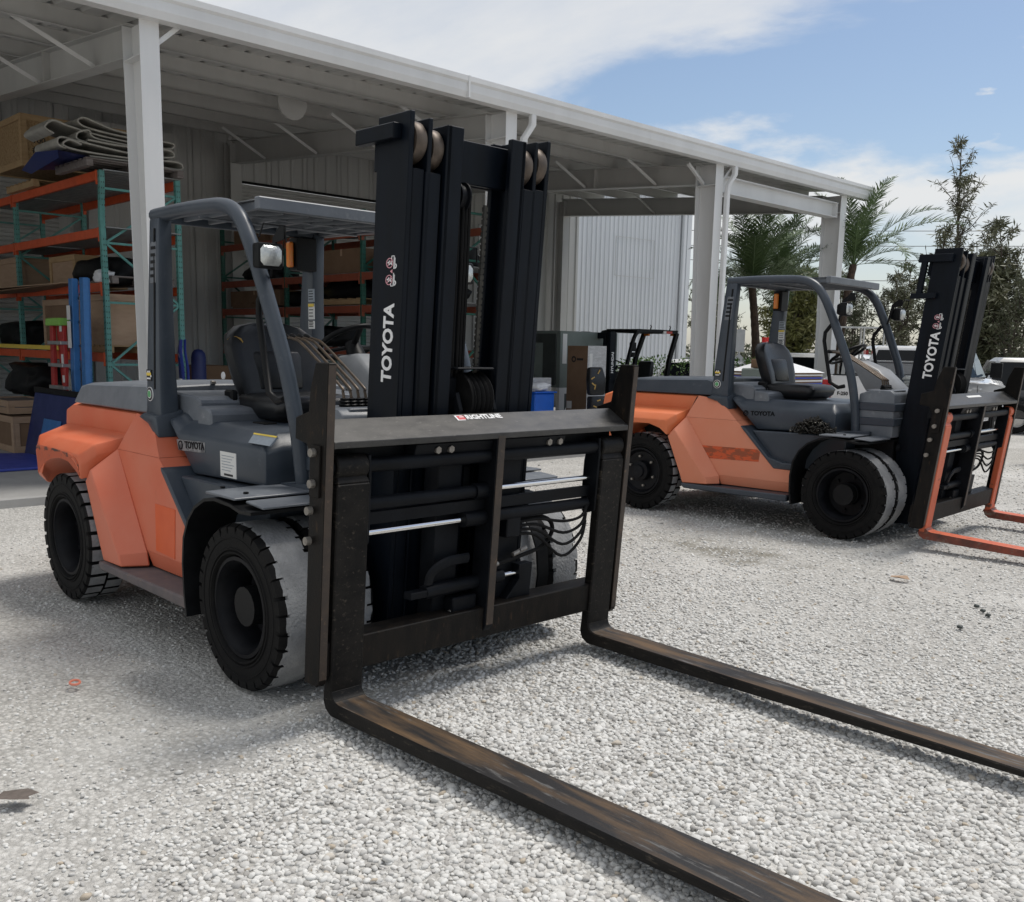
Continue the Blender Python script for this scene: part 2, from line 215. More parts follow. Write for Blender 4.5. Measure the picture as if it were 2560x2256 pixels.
# ---------------------------------------------------------------- mesh tools
class MB:
    """collects shapes, then links them as ONE mesh object; x' = x + tilt*z leans a whole assembly"""
    def __init__(s, tilt=0.0, dx=0.0): s.v = []; s.f = []; s.mi = []; s.cur = 0; s.tilt = tilt; s.dx = dx
    def add(s, vs, fs):
        o = len(s.v)
        for p in vs: s.v.append((p[0] + s.dx + s.tilt*p[2], p[1], p[2]))
        for f in fs: s.f.append([i+o for i in f]); s.mi.append(s.cur)
        return s
    def use(s, i): s.cur = i; return s
    def box(s, x0, x1, y0, y1, z0, z1):
        x0, x1 = min(x0, x1), max(x0, x1); y0, y1 = min(y0, y1), max(y0, y1); z0, z1 = min(z0, z1), max(z0, z1)
        return s.add([(x0,y0,z0),(x1,y0,z0),(x1,y1,z0),(x0,y1,z0),(x0,y0,z1),(x1,y0,z1),(x1,y1,z1),(x0,y1,z1)],
                     [(0,3,2,1),(4,5,6,7),(0,1,5,4),(1,2,6,5),(2,3,7,6),(3,0,4,7)])
    def obox(s, c, size, rot):
        R = rot if isinstance(rot, Matrix) else Matrix.Rotation(rot, 3, 'Z'); c = Vector(c); vs = []
        for z in (-.5, .5):
            for x, y in ((-.5,-.5),(.5,-.5),(.5,.5),(-.5,.5)): vs.append(tuple(c + R @ Vector((x*size[0], y*size[1], z*size[2]))))
        return s.add(vs, [(0,3,2,1),(4,5,6,7),(0,1,5,4),(1,2,6,5),(2,3,7,6),(3,0,4,7)])
    def loft(s, rings, cap=True):
        n = len(rings[0]); vs = [p for r in rings for p in r]; fs = []
        for k in range(len(rings)-1):
            for i in range(n):
                j = (i+1) % n; fs.append((k*n+i, k*n+j, (k+1)*n+j, (k+1)*n+i))
        if cap: fs.append(tuple(range(n))[::-1]); fs.append(tuple((len(rings)-1)*n+i for i in range(n)))
        return s.add(vs, fs)
    def prism(s, pts, axis, a, b):
        def P3(p, t): return (t, p[0], p[1]) if axis == 'x' else (p[0], t, p[1]) if axis == 'y' else (p[0], p[1], t)
        return s.loft([[P3(p, a) for p in pts], [P3(p, b) for p in pts]])
    def tube(s, path, r, n=8, cap=True, flat=None):
        path = [Vector(p) for p in path]; rings = []; up = None
        for i, p in enumerate(path):
            d = (path[min(i+1, len(path)-1)] - path[max(i-1, 0)]).normalized()
            if up is None:
                up = Vector((0, 0, 1)) if abs(d.z) < 0.9 else Vector((1, 0, 0))
            up = (up - d*up.dot(d)).normalized(); sd = d.cross(up)
            rr = r[i] if isinstance(r, (list, tuple)) else r; fl = flat if flat else 1.0
            rings.append([tuple(p + up*math.cos(2*PI*k/n)*rr + sd*math.sin(2*PI*k/n)*rr*fl) for k in range(n)])
        return s.loft(rings, cap)
    def bar(s, path, w, h, side=(0, 1, 0)):
        """rectangular section w (along side) by h swept along path"""
        path = [Vector(p) for p in path]; sd = Vector(side).normalized(); rings = []
        for i, p in enumerate(path):
            d = (path[min(i+1, len(path)-1)] - path[max(i-1, 0)]).normalized(); u = d.cross(sd).normalized()
            rings.append([tuple(p + sd*a*w/2 + u*b*h/2) for a, b in ((-1,-1),(1,-1),(1,1),(-1,1))])
        return s.loft(rings)
    def cyl(s, a, b, r, n=16, r2=None): return s.tube([a, b], [r, r if r2 is None else r2], n)
    def lathe(s, prof, c, n=32, axis='y', mats=None, wob=None):
        """prof: list of (radius, offset along axis)"""
        vs = []; fs = []; o = len(s.v); m = len(prof); c = Vector(c)
        for k in range(n):
            a = 2*PI*k/n
            for j, (r, h) in enumerate(prof):
                rr = r + (wob(k, j) if wob else 0)
                ca, sa = math.cos(a)*rr, math.sin(a)*rr
                p = (ca, h, sa) if axis == 'y' else (h, ca, sa) if axis == 'x' else (ca, sa, h)
                vs.append(tuple(c + Vector(p)))
        for p in vs: s.v.append((p[0] + s.dx + s.tilt*p[2], p[1], p[2]))
        for k in range(n):
            k2 = (k+1) % n
            for j in range(m-1):
                s.f.append([o+k*m+j, o+k2*m+j, o+k2*m+j+1, o+k*m+j+1]); s.mi.append(mats[j] if mats else s.cur)
        return s
    def build(s, name, m, parent=None, bevel=0.0, smooth=35, seg=1, loc=None, rotz=None, fixn=True):
        me = bpy.data.meshes.new(name); me.from_pydata(s.v, [], s.f); me.update()
        ms = m if isinstance(m, (list, tuple)) else [m]
        for x in ms: me.materials.append(x)
        for p, i in zip(me.polygons, s.mi): p.material_index = min(i, len(ms)-1)
        if fixn or bevel:
            bm = bmesh.new(); bm.from_mesh(me)
            if fixn: bmesh.ops.recalc_face_normals(bm, faces=bm.faces)
            if bevel:
                es = [e for e in bm.edges if len(e.link_faces) == 2 and e.calc_face_angle(0) > math.radians(28)]
                if es: bmesh.ops.bevel(bm, geom=es, offset=bevel, segments=seg, profile=0.5, affect='EDGES', clamp_overlap=True)
            bm.to_mesh(me); bm.free()
        if smooth:
            for p in me.polygons: p.use_smooth = True
            me.set_sharp_from_angle(angle=math.radians(smooth))
        o = bpy.data.objects.new(name, me); COL.objects.link(o)
        if parent: o.parent = parent
        if loc: o.location = loc
        if rotz: o.rotation_euler = (0, 0, rotz)
        return o
def tag(o, label=None, cat=None, group=None, kind=None):
    if label: o['label'] = label
    if cat: o['category'] = cat
    if group: o['group'] = group
    if kind: o['kind'] = kind
    return o
def thing(name, label, cat, loc=(0,0,0), rz=0, group=None):
    o = bpy.data.objects.new(name, None); COL.objects.link(o); o.location = loc; o.rotation_euler = (0, 0, rz); o.empty_display_size = 0.2
    return tag(o, label, cat, group)
def copy_tree(o, parent=None):
    c = o.copy(); COL.objects.link(c)
    if parent: c.parent = parent
    for ch in list(o.children): copy_tree(ch, c)
    return c
def dup(o, loc=None, parent=None, label=None):
    c = o.copy(); COL.objects.link(c)
    if parent: c.parent = parent
    if loc is not None: c.location = loc
    if label: c['label'] = label
    return c
def text(name, s, size, mtx, m, parent, bold=0.0, depth=0.0015, align='LEFT', sx=1.0):
    """flat lettering: local x along mtx x, letters up along mtx y"""
    cu = bpy.data.curves.new(name, 'FONT'); cu.body = s; cu.size = size; cu.offset = bold; cu.extrude = depth; cu.align_x = align; cu.align_y = 'CENTER'; cu.resolution_u = 3
    t = bpy.data.objects.new('tmp_text', cu); COL.objects.link(t)
    dg = bpy.context.evaluated_depsgraph_get(); me = bpy.data.meshes.new_from_object(t.evaluated_get(dg))
    bpy.data.objects.remove(t); bpy.data.curves.remove(cu)
    me.transform(mtx @ Matrix.Diagonal((sx, 1, 1, 1))); me.name = name; me.materials.clear(); me.materials.append(m)
    o = bpy.data.objects.new(name, me); COL.objects.link(o)
    if parent: o.parent = parent
    return o
def frame(o, x, y):
    """4x4 from origin, text direction x and letter-up y"""
    x = Vector(x).normalized(); y = Vector(y); y = (y - x*y.dot(x)).normalized(); z = x.cross(y)
    m = Matrix((x, y, z)).transposed().to_4x4(); m.translation = Vector(o); return m
def bez(pts, n=6):
    """smooth path through points (Catmull-Rom)"""
    P = [Vector(p) for p in pts]; outp = []
    for i in range(len(P)-1):
        p0 = P[max(i-1, 0)]; p1 = P[i]; p2 = P[i+1]; p3 = P[min(i+2, len(P)-1)]
        for k in range(n):
            t = k/n
            outp.append(0.5*((2*p1) + (p2-p0)*t + (2*p0-5*p1+4*p2-p3)*t*t + (3*p1-p0-3*p2+p3)*t**3))
    outp.append(P[-1]); return outp
# ---------------------------------------------------------------- ground
def ground_material():
    m = bpy.data.materials.new('gravel_ground'); m.use_nodes = True; t = m.node_tree; t.nodes.clear()
    o = N(t, 'ShaderNodeOutputMaterial'); b = N(t, 'ShaderNodeBsdfPrincipled'); L(t, b.outputs[0], o.inputs[0])
    b.inputs['Roughness'].default_value = 0.92; b.inputs['Specular IOR Level'].default_value = 0.25
    v = N(t, 'ShaderNodeTexCoord').outputs['Object']
    def noi(sc, de=6, ro=0.6):
        n = N(t, 'ShaderNodeTexNoise'); n.inputs['Scale'].default_value = sc; n.inputs['Detail'].default_value = de; n.inputs['Roughness'].default_value = ro; L(t, v, n.inputs['Vector']); return n.outputs['Fac']
    def mr(f, a, c, d=0.0, e=1.0):
        n = N(t, 'ShaderNodeMapRange'); n.inputs['From Min'].default_value = a; n.inputs['From Max'].default_value = c; n.inputs['To Min'].default_value = d; n.inputs['To Max'].default_value = e; L(t, f, n.inputs['Value']); return n.outputs[0]
    def mix(f, a, c):
        n = N(t, 'ShaderNodeMix', data_type='RGBA')
        L(t, f, n.inputs[0])
        for i, q in ((6, a), (7, c)):
            if isinstance(q, tuple): n.inputs[i].default_value = (*q, 1)
            else: L(t, q, n.inputs[i])
        return n.outputs[2]
    vo = N(t, 'ShaderNodeTexVoronoi'); vo.inputs['Scale'].default_value = 46; L(t, v, vo.inputs['Vector'])
    vo2 = N(t, 'ShaderNodeTexVoronoi'); vo2.inputs['Scale'].default_value = 15; L(t, v, vo2.inputs['Vector'])
    sepc = N(t, 'ShaderNodeSeparateColor'); L(t, vo.outputs['Color'], sepc.inputs[0])
    c = mix(mr(sepc.outputs[0], 0.0, 1.0), (0.40, 0.39, 0.365), (0.64, 0.63, 0.60))
    c = mix(mr(vo.outputs['Distance'], 0.35, 0.75, 0, 0.55), c, (0.22, 0.215, 0.20))
    c = mix(mr(noi(0.55), 0.46, 0.66, 0, 0.55), c, (0.66, 0.65, 0.62))
    c = mix(mr(noi(1.7), 0.57, 0.72, 0, 0.40), c, (0.36, 0.345, 0.315))
    c = mix(mr(noi(90, 3), 0.55, 0.8, 0, 0.5), c, (0.25, 0.24, 0.225))
    # oily stained patch between the two trucks
    sp = N(t, 'ShaderNodeMapping'); sp.inputs['Location'].default_value = (0.47, -3.92, 0); sp.inputs['Scale'].default_value = (1, 1, 1); L(t, v, sp.inputs[0])
    sp2 = N(t, 'ShaderNodeMapping'); sp2.inputs['Scale'].default_value = (0.85, 1.9, 0.0); sp2.inputs['Rotation'].default_value = (0, 0, 0.0); L(t, sp.outputs[0], sp2.inputs[0])
    ln = N(t, 'ShaderNodeVectorMath', operation='LENGTH'); L(t, sp2.outputs[0], ln.inputs[0])
    dsum = N(t, 'ShaderNodeMath', operation='ADD'); L(t, ln.outputs['Value'], dsum.inputs[0]); L(t, mr(noi(2.4, 8), 0.3, 0.7, -0.55, 0.55), dsum.inputs[1])
    c = mix(mr(dsum.outputs[0], 0.75, 0.15, 0, 0.62), c, (0.13, 0.115, 0.08))
    L(t, c, b.inputs['Base Color'])
    h = N(t, 'ShaderNodeMath', operation='ADD'); L(t, mr(vo.outputs['Distance'], 0, 0.8, 1, 0), h.inputs[0]); L(t, mr(vo2.outputs['Distance'], 0, 0.9, 0.8, 0), h.inputs[1])
    h2 = N(t, 'ShaderNodeMath', operation='ADD'); L(t, h.outputs[0], h2.inputs[0]); L(t, noi(140, 3), h2.inputs[1])
    bp = N(t, 'ShaderNodeBump'); bp.inputs['Strength'].default_value = 0.75; bp.inputs['Distance'].default_value = 0.012; L(t, h2.outputs[0], bp.inputs['Height']); L(t, bp.outputs[0], b.inputs['Normal'])
    return m
def hgt(x, y):
    d = max(0.0, min(1.0, (x+5.6)/2.0))      # flat close to the slab
    return d*(0.012*noise.noise((x*0.55, y*0.55, 0)) + 0.010*noise.noise((x*1.7, y*1.7, 3)) + 0.004*noise.noise((x*5, y*5, 8))) - 0.012
GRAVEL = ground_material()
g = MB(); nx = 150; X0, X1, Y0, Y1 = -10.0, 6.0, -6.0, 14.0; ny = 190
g.add([(X0+(X1-X0)*i/nx, Y0+(Y1-Y0)*j/ny, hgt(X0+(X1-X0)*i/nx, Y0+(Y1-Y0)*j/ny)) for i in range(nx+1) for j in range(ny+1)],
      [(i*(ny+1)+j, (i+1)*(ny+1)+j, (i+1)*(ny+1)+j+1, i*(ny+1)+j+1) for i in range(nx) for j in range(ny)])
BIG = 2500
Z0 = -0.03
cx = [-BIG, X0, X1, BIG]; cy = [-BIG, Y0, Y1, BIG]
for i in range(3):
    for j in range(3):
        if i == 1 and j == 1: continue
        g.add([(cx[i],cy[j],Z0),(cx[i+1],cy[j],Z0),(cx[i+1],cy[j+1],Z0),(cx[i],cy[j+1],Z0)], [(0,1,2,3)])
tag(g.build('ground', GRAVEL, smooth=60, fixn=False), kind='structure')

def stone_material():
    m = bpy.data.materials.new('pale_gravel_stone'); m.use_nodes = True; t = m.node_tree; b = t.nodes['Principled BSDF']
    b.inputs['Roughness'].default_value = 0.88; b.inputs['Specular IOR Level'].default_value = 0.3
    oi = N(t, 'ShaderNodeObjectInfo'); cr = N(t, 'ShaderNodeValToRGB'); L(t, oi.outputs['Random'], cr.inputs[0])
    e = cr.color_ramp.elements; e[0].position = 0; e[0].color = (0.33, 0.32, 0.30, 1); e[1].position = 1; e[1].color = (0.74, 0.735, 0.71, 1)
    for p, c in ((0.12, (0.47, 0.46, 0.44)), (0.5, (0.60, 0.595, 0.57)), (0.955, (0.70, 0.695, 0.67)), (0.97, (0.44, 0.37, 0.28)), (0.985, (0.60, 0.585, 0.55))):
        q = e.new(p); q.color = (*c, 1)
    nn = N(t, 'ShaderNodeTexNoise'); nn.inputs['Scale'].default_value = 90; L(t, N(t, 'ShaderNodeTexCoord').outputs['Object'], nn.inputs['Vector'])
    mx = N(t, 'ShaderNodeMix', data_type='RGBA', blend_type='MULTIPLY'); mx.inputs[0].default_value = 0.35; L(t, cr.outputs[0], mx.inputs[6]); L(t, nn.outputs['Fac'], mx.inputs[7])
    gm = N(t, 'ShaderNodeMix', data_type='RGBA', blend_type='MULTIPLY'); gm.inputs[0].default_value = 1; L(t, mx.outputs[2], gm.inputs[6]); gm.inputs[7].default_value = (1.14, 1.14, 1.14, 1)
    L(t, gm.outputs[2], b.inputs['Base Color'])
    return m
STONE = stone_material()
stones = bpy.data.collections.new('stone_shapes')
for k in range(7):
    bm = bmesh.new(); bmesh.ops.create_icosphere(bm, subdivisions=2, radius=0.5)
    rs = random.Random(k); off = Vector((k*7.3, k*3.1, k*1.7))
    cuts = [(Vector((rs.uniform(-1,1), rs.uniform(-1,1), rs.uniform(-1,1))).normalized(), rs.uniform(0.26, 0.40)) for _ in range(6)]
    sx, sy, sz = 1, rs.uniform(0.70, 0.95), rs.uniform(0.48, 0.74)
    for v in bm.verts:
        d = v.co.normalized(); p = d*0.5*(1+0.35*noise.noise(d*1.4+off))
        for nrm, dist in cuts:
            e = p.dot(nrm)-dist
            if e > 0: p -= nrm*e*0.85
        v.co = Vector((p.x*sx, p.y*sy, p.z*sz))
    me = bpy.data.meshes.new('stone'); bm.to_mesh(me); bm.free()
    for p in me.polygons: p.use_smooth = True
    me.materials.append(STONE); so = bpy.data.objects.new('stone', me); stones.objects.link(so)
# stone positions: dense close to the camera, thinning out with distance, patchy where the fines show
pts = []; scl = []
cp = Vector((CAMP.x, CAMP.y)); yaw = 0.80446
def scatter(r0, r1, dens, smin, smax, seed):
    rr = random.Random(seed); half = math.radians(33)
    area = half*(r1*r1-r0*r0)
    for _ in range(int(area*dens)):
        r = math.sqrt(rr.uniform(r0*r0, r1*r1)); a = yaw + PI/2 + rr.uniform(-half, half) 
        x = cp.x + r*math.cos(a); y = cp.y + r*math.sin(a)
        if x < -6.30 or x > 5.9 or y < -5.9 or y > 13.9: continue
        q = 0.5 + 0.5*noise.noise((x*0.42+5, y*0.42, 1.5)) + 0.22*noise.noise((x*1.5, y*1.5, 4))
        loose = max(0.0, min(1.0, ((x-0.76)*0.855 + (y+1.41)*0.518 + 0.35 + 0.35*noise.noise((x*0.9, y*0.9, 7)))/0.85))      # loose stones lie deepest round the forks, the wheel lane at the left is packed
        if y > 1.2: loose *= max(0.45, 1-(y-1.2)*0.5)
        keep = min(1.0, 0.20 + 0.85*loose + 0.60*(q-0.45))
        if rr.random() > keep: continue
        s = rr.uniform(smin, smax)*(0.72+0.42*loose)*(1.0 if rr.random() < 0.97 else 1.5)
        pts.append((x, y, hgt(x, y) + s*rr.uniform(-0.02, 0.16))); scl.append(s)
scatter(1.9, 4.6, 3300, 0.015, 0.034, 1)
scatter(4.6, 7.5, 2100, 0.015, 0.033, 2)
scatter(7.5, 12.5, 820, 0.017, 0.036, 3)
scatter(12.5, 19, 160, 0.022, 0.045, 4)
me = bpy.data.meshes.new('gravel_stones'); me.from_pydata(pts, [], [])
at = me.attributes.new('scl', 'FLOAT', 'POINT'); at.data.foreach_set('value', scl)
go = bpy.data.objects.new('gravel_stones', me); COL.objects.link(go); me.materials.append(STONE)
ng = bpy.data.node_groups.new('scatter_stones', 'GeometryNodeTree')
ng.interface.new_socket('Geometry', in_out='INPUT', socket_type='NodeSocketGeometry'); ng.interface.new_socket('Geometry', in_out='OUTPUT', socket_type='NodeSocketGeometry')
gi = N(ng, 'NodeGroupInput'); gout = N(ng, 'NodeGroupOutput'); ip = N(ng, 'GeometryNodeInstanceOnPoints'); ci = N(ng, 'GeometryNodeCollectionInfo')
ci.inputs['Collection'].default_value = stones; ci.inputs['Separate Children'].default_value = True; ci.inputs['Reset Children'].default_value = True
na = N(ng, 'GeometryNodeInputNamedAttribute'); na.data_type = 'FLOAT'; na.inputs['Name'].default_value = 'scl'
rv = N(ng, 'FunctionNodeRandomValue', data_type='FLOAT_VECTOR'); rv.inputs[0].default_value = (-0.5, -0.5, 0); rv.inputs[1].default_value = (0.5, 0.5, 6.283)
L(ng, gi.outputs[0], ip.inputs['Points']); L(ng, ci.outputs[0], ip.inputs['Instance']); ip.inputs['Pick Instance'].default_value = True
L(ng, rv.outputs[0], ip.inputs['Rotation']); L(ng, na.outputs[0], ip.inputs['Scale']); L(ng, ip.outputs[0], gout.inputs[0])
go.modifiers.new('scatter', 'NODES').node_group = ng
tag(go, 'loose pale grey gravel stones scattered over the yard', kind='stuff')

slab = MB().box(-15.6, -6.33, -9.5, 18.2, -0.3, 0.085)
tag(slab.build('concrete_slab', SLABM, bevel=0.012), kind='structure')

# ---------------------------------------------------------------- open shed
shed = thing('open_shed', 'long white steel canopy shed with open front, gutter and tapered columns', 'shed', (-6.6, 1.6, 0))
OX, OY = -6.6, 1.6
def sp(mb, name, m, **k): return mb.build(name, m, shed, loc=(-OX, -OY, 0), **k)
def roofz(x): return 5.16 + (-7.05-x)*0.0825         # underside of purlins = top of rafters
def rbot(x): return 4.80 + (-7.05-x)*0.07
COLY = [1.6, 7.03, 12.33, 17.0]
def ibeam_col(mb, xo, y, z0, z1, wb, wt, fw=0.20, ft=0.014):
    mb.prism([(xo, z0), (xo, z1), (xo-ft, z1), (xo-ft, z0)], 'y', y-fw/2, y+fw/2)
    mb.prism([(xo-ft, z0), (xo-ft, z1), (xo-wt+ft, z1), (xo-wb+ft, z0)], 'y', y-0.006, y+0.006)
    mb.prism([(xo-wb+ft, z0), (xo-wt+ft, z1), (xo-wt, z1), (xo-wb, z0)], 'y', y-fw/2, y+fw/2)
for y in COLY:
    c = MB(); ibeam_col(c, -6.60, y, 0.085, 5.14, 0.34, 0.46, fw=0.22 if y < 10 else 0.24)
    c.box(-6.616, -7.05, y-0.11, y-0.006, 4.76, 4.775); c.box(-6.616, -7.05, y+0.006, y+0.11, 4.76, 4.775)       # knee stiffeners
    c.box(-6.52, -7.0, y-0.16, y+0.16, 0.085, 0.105)
    sp(c, 'column', WHITEPAINT, bevel=0.002)
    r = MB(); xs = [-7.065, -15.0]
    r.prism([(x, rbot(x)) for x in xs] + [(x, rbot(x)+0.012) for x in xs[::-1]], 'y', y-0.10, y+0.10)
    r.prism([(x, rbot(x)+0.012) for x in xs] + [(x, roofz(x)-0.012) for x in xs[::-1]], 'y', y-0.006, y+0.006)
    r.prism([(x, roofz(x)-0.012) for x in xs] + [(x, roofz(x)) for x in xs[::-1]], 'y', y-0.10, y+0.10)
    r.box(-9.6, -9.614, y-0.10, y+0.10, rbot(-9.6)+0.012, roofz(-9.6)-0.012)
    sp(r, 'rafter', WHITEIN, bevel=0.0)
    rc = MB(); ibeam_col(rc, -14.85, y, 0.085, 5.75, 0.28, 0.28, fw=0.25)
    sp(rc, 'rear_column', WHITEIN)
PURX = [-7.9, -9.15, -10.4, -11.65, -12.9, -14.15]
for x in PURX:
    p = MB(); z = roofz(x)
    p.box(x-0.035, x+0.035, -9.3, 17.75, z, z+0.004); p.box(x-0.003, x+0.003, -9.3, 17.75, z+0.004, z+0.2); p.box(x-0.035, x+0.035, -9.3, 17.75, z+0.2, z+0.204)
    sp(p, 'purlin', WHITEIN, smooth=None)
e = MB(); e.box(-6.61, -6.70, -9.3, 17.9, 5.145, 5.35); sp(e, 'eave_strut', WHITEPAINT, bevel=0.004)
# roof sheet with standing ribs
rs_ = MB(); prof = []; y = -9.4
while y < 17.9:
    prof += [(y, 0), (y+0.03, 0.035), (y+0.07, 0.035), (y+0.10, 0)]; y += 0.305
top = [[(x, py, roofz(x)+0.205+pz) for py, pz in prof] for x in (-6.48, -11, -15.6)]
for a in range(2):
    n = len(prof)
    rs_.add(top[a]+top[a+1], [(i, i+1, n+i+1, n+i) for i in range(n-1)])
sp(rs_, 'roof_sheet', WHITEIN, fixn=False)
cap = MB(); cap.prism([(-0.045, 5.355), (-0.02, 5.405), (0.02, 5.405), (0.045, 5.355)], 'x', -6.44, -6.60)
rib0 = cap.build('roof_rib_end', DARKGREY, shed, smooth=None, loc=(-OX, -9.35-OY, 0))
y = -8.74
while y < 17.9:
    dup(rib0, (-OX, y-OY, 0)); y += 0.61
gt = MB()
gp = [(-6.615, 5.395), (-6.615, 5.12), (-6.46, 5.12), (-6.43, 5.20), (-6.43, 5.30), (-6.405, 5.33), (-6.405, 5.395), (-6.425, 5.395), (-6.445, 5.33), (-6.46, 5.14), (-6.60, 5.14), (-6.60, 5.395)]
gt.prism(gp, 'y', -9.4, 17.93); gt.box(-6.405, -6.61, 17.93, 17.945, 5.12, 5.395)
sp(gt, 'gutter', WHITEPAINT, smooth=20)
sj = MB(); sj.prism([(-6.40, 5.115), (-6.40, 5.40), (-6.62, 5.40), (-6.62, 5.115)], 'y', 6.02, 6.05); sp(sj, 'gutter_joint', WHITEPAINT)
for y in (7.03, 12.33):
    d = MB(); yy = y+0.27
    d.bar([(-6.50, yy+0.06, 5.13), (-6.50, yy+0.06, 4.98), (-6.55, yy-0.06, 4.78), (-6.55, yy-0.08, 4.6), (-6.55, yy-0.08, 0.25), (-6.45, yy-0.08, 0.12)], 0.10, 0.085, side=(0, 1, 0))
    sp(d, 'downpipe', WHITEPAINT, bevel=0.012)
for y in COLY:
    for x in (-8.05, -9.9, -11.75, -13.6):
        b = MB(); b.bar([(x, y-0.95, roofz(x)+0.03), (x, y-0.05, rbot(x)+0.03)], 0.05, 0.006, side=(1, 0, 0)); b.bar([(x+0.025, y-0.95, roofz(x)+0.03), (x+0.025, y-0.05, rbot(x)+0.03)], 0.005, 0.05, side=(1, 0, 0))
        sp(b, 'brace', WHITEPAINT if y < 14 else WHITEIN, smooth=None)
b = MB(); b.bar([(-6.66, 1.95, 5.14), (-6.66, 1.68, 4.90)], 0.05, 0.05, side=(1, 0, 0)); sp(b, 'brace', WHITEPAINT)
b = MB(); b.bar([(-6.66, 12.75, 5.14), (-6.66, 12.43, 4.80)], 0.05, 0.05, side=(1, 0, 0)); sp(b, 'brace', WHITEPAINT)
b = MB(); b.bar([(-6.9, 11.75, 5.1), (-6.9, 12.25, 4.80)], 0.05, 0.05, side=(1, 0, 0)); sp(b, 'brace', WHITEPAINT)
fb = MB(); fb.box(-6.66, -6.92, 12.45, 16.88, 4.66, 4.675); fb.box(-6.78, -6.79, 12.45, 16.88, 4.675, 4.955); fb.box(-6.66, -6.92, 12.45, 16.88, 4.955, 4.97)
fb.box(-6.66, -6.92, 16.84, 16.86, 4.675, 4.955); sp(fb, 'eave_beam', WHITEPAINT)
# rear wall: separate ribbed sheets, and two roller doors
def rib_sheet(y0, w, z0, z1, m, par, loc, x=-15.3, pitch=0.30, rib=0.03, nm='wall_sheet'):
    s = MB(); prof = [(y0, 0)]; n = max(1, round(w/pitch)); p = w/n
    for k in range(n):
        a = y0+k*p; prof += [(a+p*0.55, 0), (a+p*0.65, rib), (a+p*0.85, rib), (a+p*0.95, 0)]
    prof.append((y0+w+0.012, 0)); n = len(prof)
    s.add([(x+d, yy, z0) for yy, d in prof]+[(x+d, yy, z1) for yy, d in prof], [(i, i+1, n+i+1, n+i) for i in range(n-1)])
    o = s.build(nm, m, par, loc=loc, smooth=20, fixn=False); return o
y = -9.0
DOORS = [(-3.2, 3.9, 5.05), (7.35, 13.2, 5.05)]
while y < 17.2:
    z0 = 0.085
    for a, b_, zt in DOORS:
        if y+0.45 > a and y+0.45 < b_: z0 = zt+0.05
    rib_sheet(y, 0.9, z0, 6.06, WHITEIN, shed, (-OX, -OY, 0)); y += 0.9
for a, b_, zt in DOORS:
    d = MB(); z = 0.09; prof = []
    while z < zt: prof += [(z, 0.0), (z+0.015, 0.02), (z+0.06, 0.02), (z+0.075, 0.0)]; z += 0.08
    n = len(prof); d.add([(-15.33+q, a-0.15, zz) for zz, q in prof]+[(-15.33+q, b_+0.35, zz) for zz, q in prof], [(i, n+i, n+i+1, i+1) for i in range(n-1)])
    dd = sp(d, 'roller_door', WHITEIN, fixn=False, smooth=20)
    t = MB(); t.box(-15.24, -15.34, a-0.2, b_+0.4, zt, zt+0.045); t.build('door_head', PLASTIC, dd)
for y in (14.15, 14.32, 14.49):      # folded white door leaf strips beside the rear opening
    s = MB(); s.box(-14.2, -14.26, y, y+0.12, 0.085, 5.1); sp(s, 'door_leaf', WHITEPAINT, bevel=0.01)
tp = MB()
for k in range(8): tp.prism([(0, k*0.52), (0.03, k*0.52+0.02), (0.05, k*0.52+0.46), (0, k*0.52+0.5)], 'y', 13.25, 14.1)
for i, v in enumerate(tp.v): tp.v[i] = (v[0]-14.3, v[1], v[2]+0.6)
sp(tp, 'translucent_door_panel', SHEDW, smooth=None)
nearw = MB()
rib_sheet(3.95, 0.9, 0.085, 5.7, WHITEIN, shed, (-OX, -OY, 0), x=-14.75); rib_sheet(4.85, 0.9, 0.085, 5.7, WHITEIN, shed, (-OX, -OY, 0), x=-14.75)
vent = MB(); vent.lathe([(0.0, 0.02), (0.14, 0.02), (0.26, 0.0), (0.26, -0.05)], (-9.78, 5.3, 5.44), 16, 'x'); sp(vent, 'roof_fan', WHITEIN)

# ---------------------------------------------------------------- far white shed
far = thing('white_metal_shed', 'tall white ribbed metal building standing beyond the canopy', 'shed', (-17.0, 22, 0))
yy = 18.6
while yy < 25.1:
    rib_sheet(yy-22, 0.86, 0.0, 6.9, SHEDW, far, (0, 0, 0), x=0.0, pitch=0.225, rib=0.035); yy += 0.86
c = MB(); c.box(-9, -0.05, -3.4, 3.5, 0, 6.85); c.build('body_wall', SHEDW, far)
c = MB(); c.box(-9.2, 0.15, -3.6, 3.7, 6.92, 7.1); c.build('roof_edge', WHITEPAINT, far)
c = MB(); c.bar([(0.11, 3.15, 6.9), (0.11, 3.15, 0.1)], 0.16, 0.12, side=(0, 1, 0)); c.build('downpipe', SHEDW, far, bevel=0.02)
c = MB(); c.box(0.02, 0.09, 3.38, 3.6, 0, 6.9); c.build('corner_trim', SHEDW, far)
for pth in ([(0.05, -0.4, 5.38), (0.05, 1.6, 5.40)], [(0.05, -0.4, 4.14), (0.05, 1.6, 4.15)], [(0.05, -0.4, 4.14), (0.05, -0.4, 5.38)], [(0.05, 1.6, 5.40), (0.05, 1.6, 4.15)]):
    c = MB(); c.bar(pth, 0.015, 0.015, side=(1, 0, 0)); c.build('patch_seam', ALU, far)
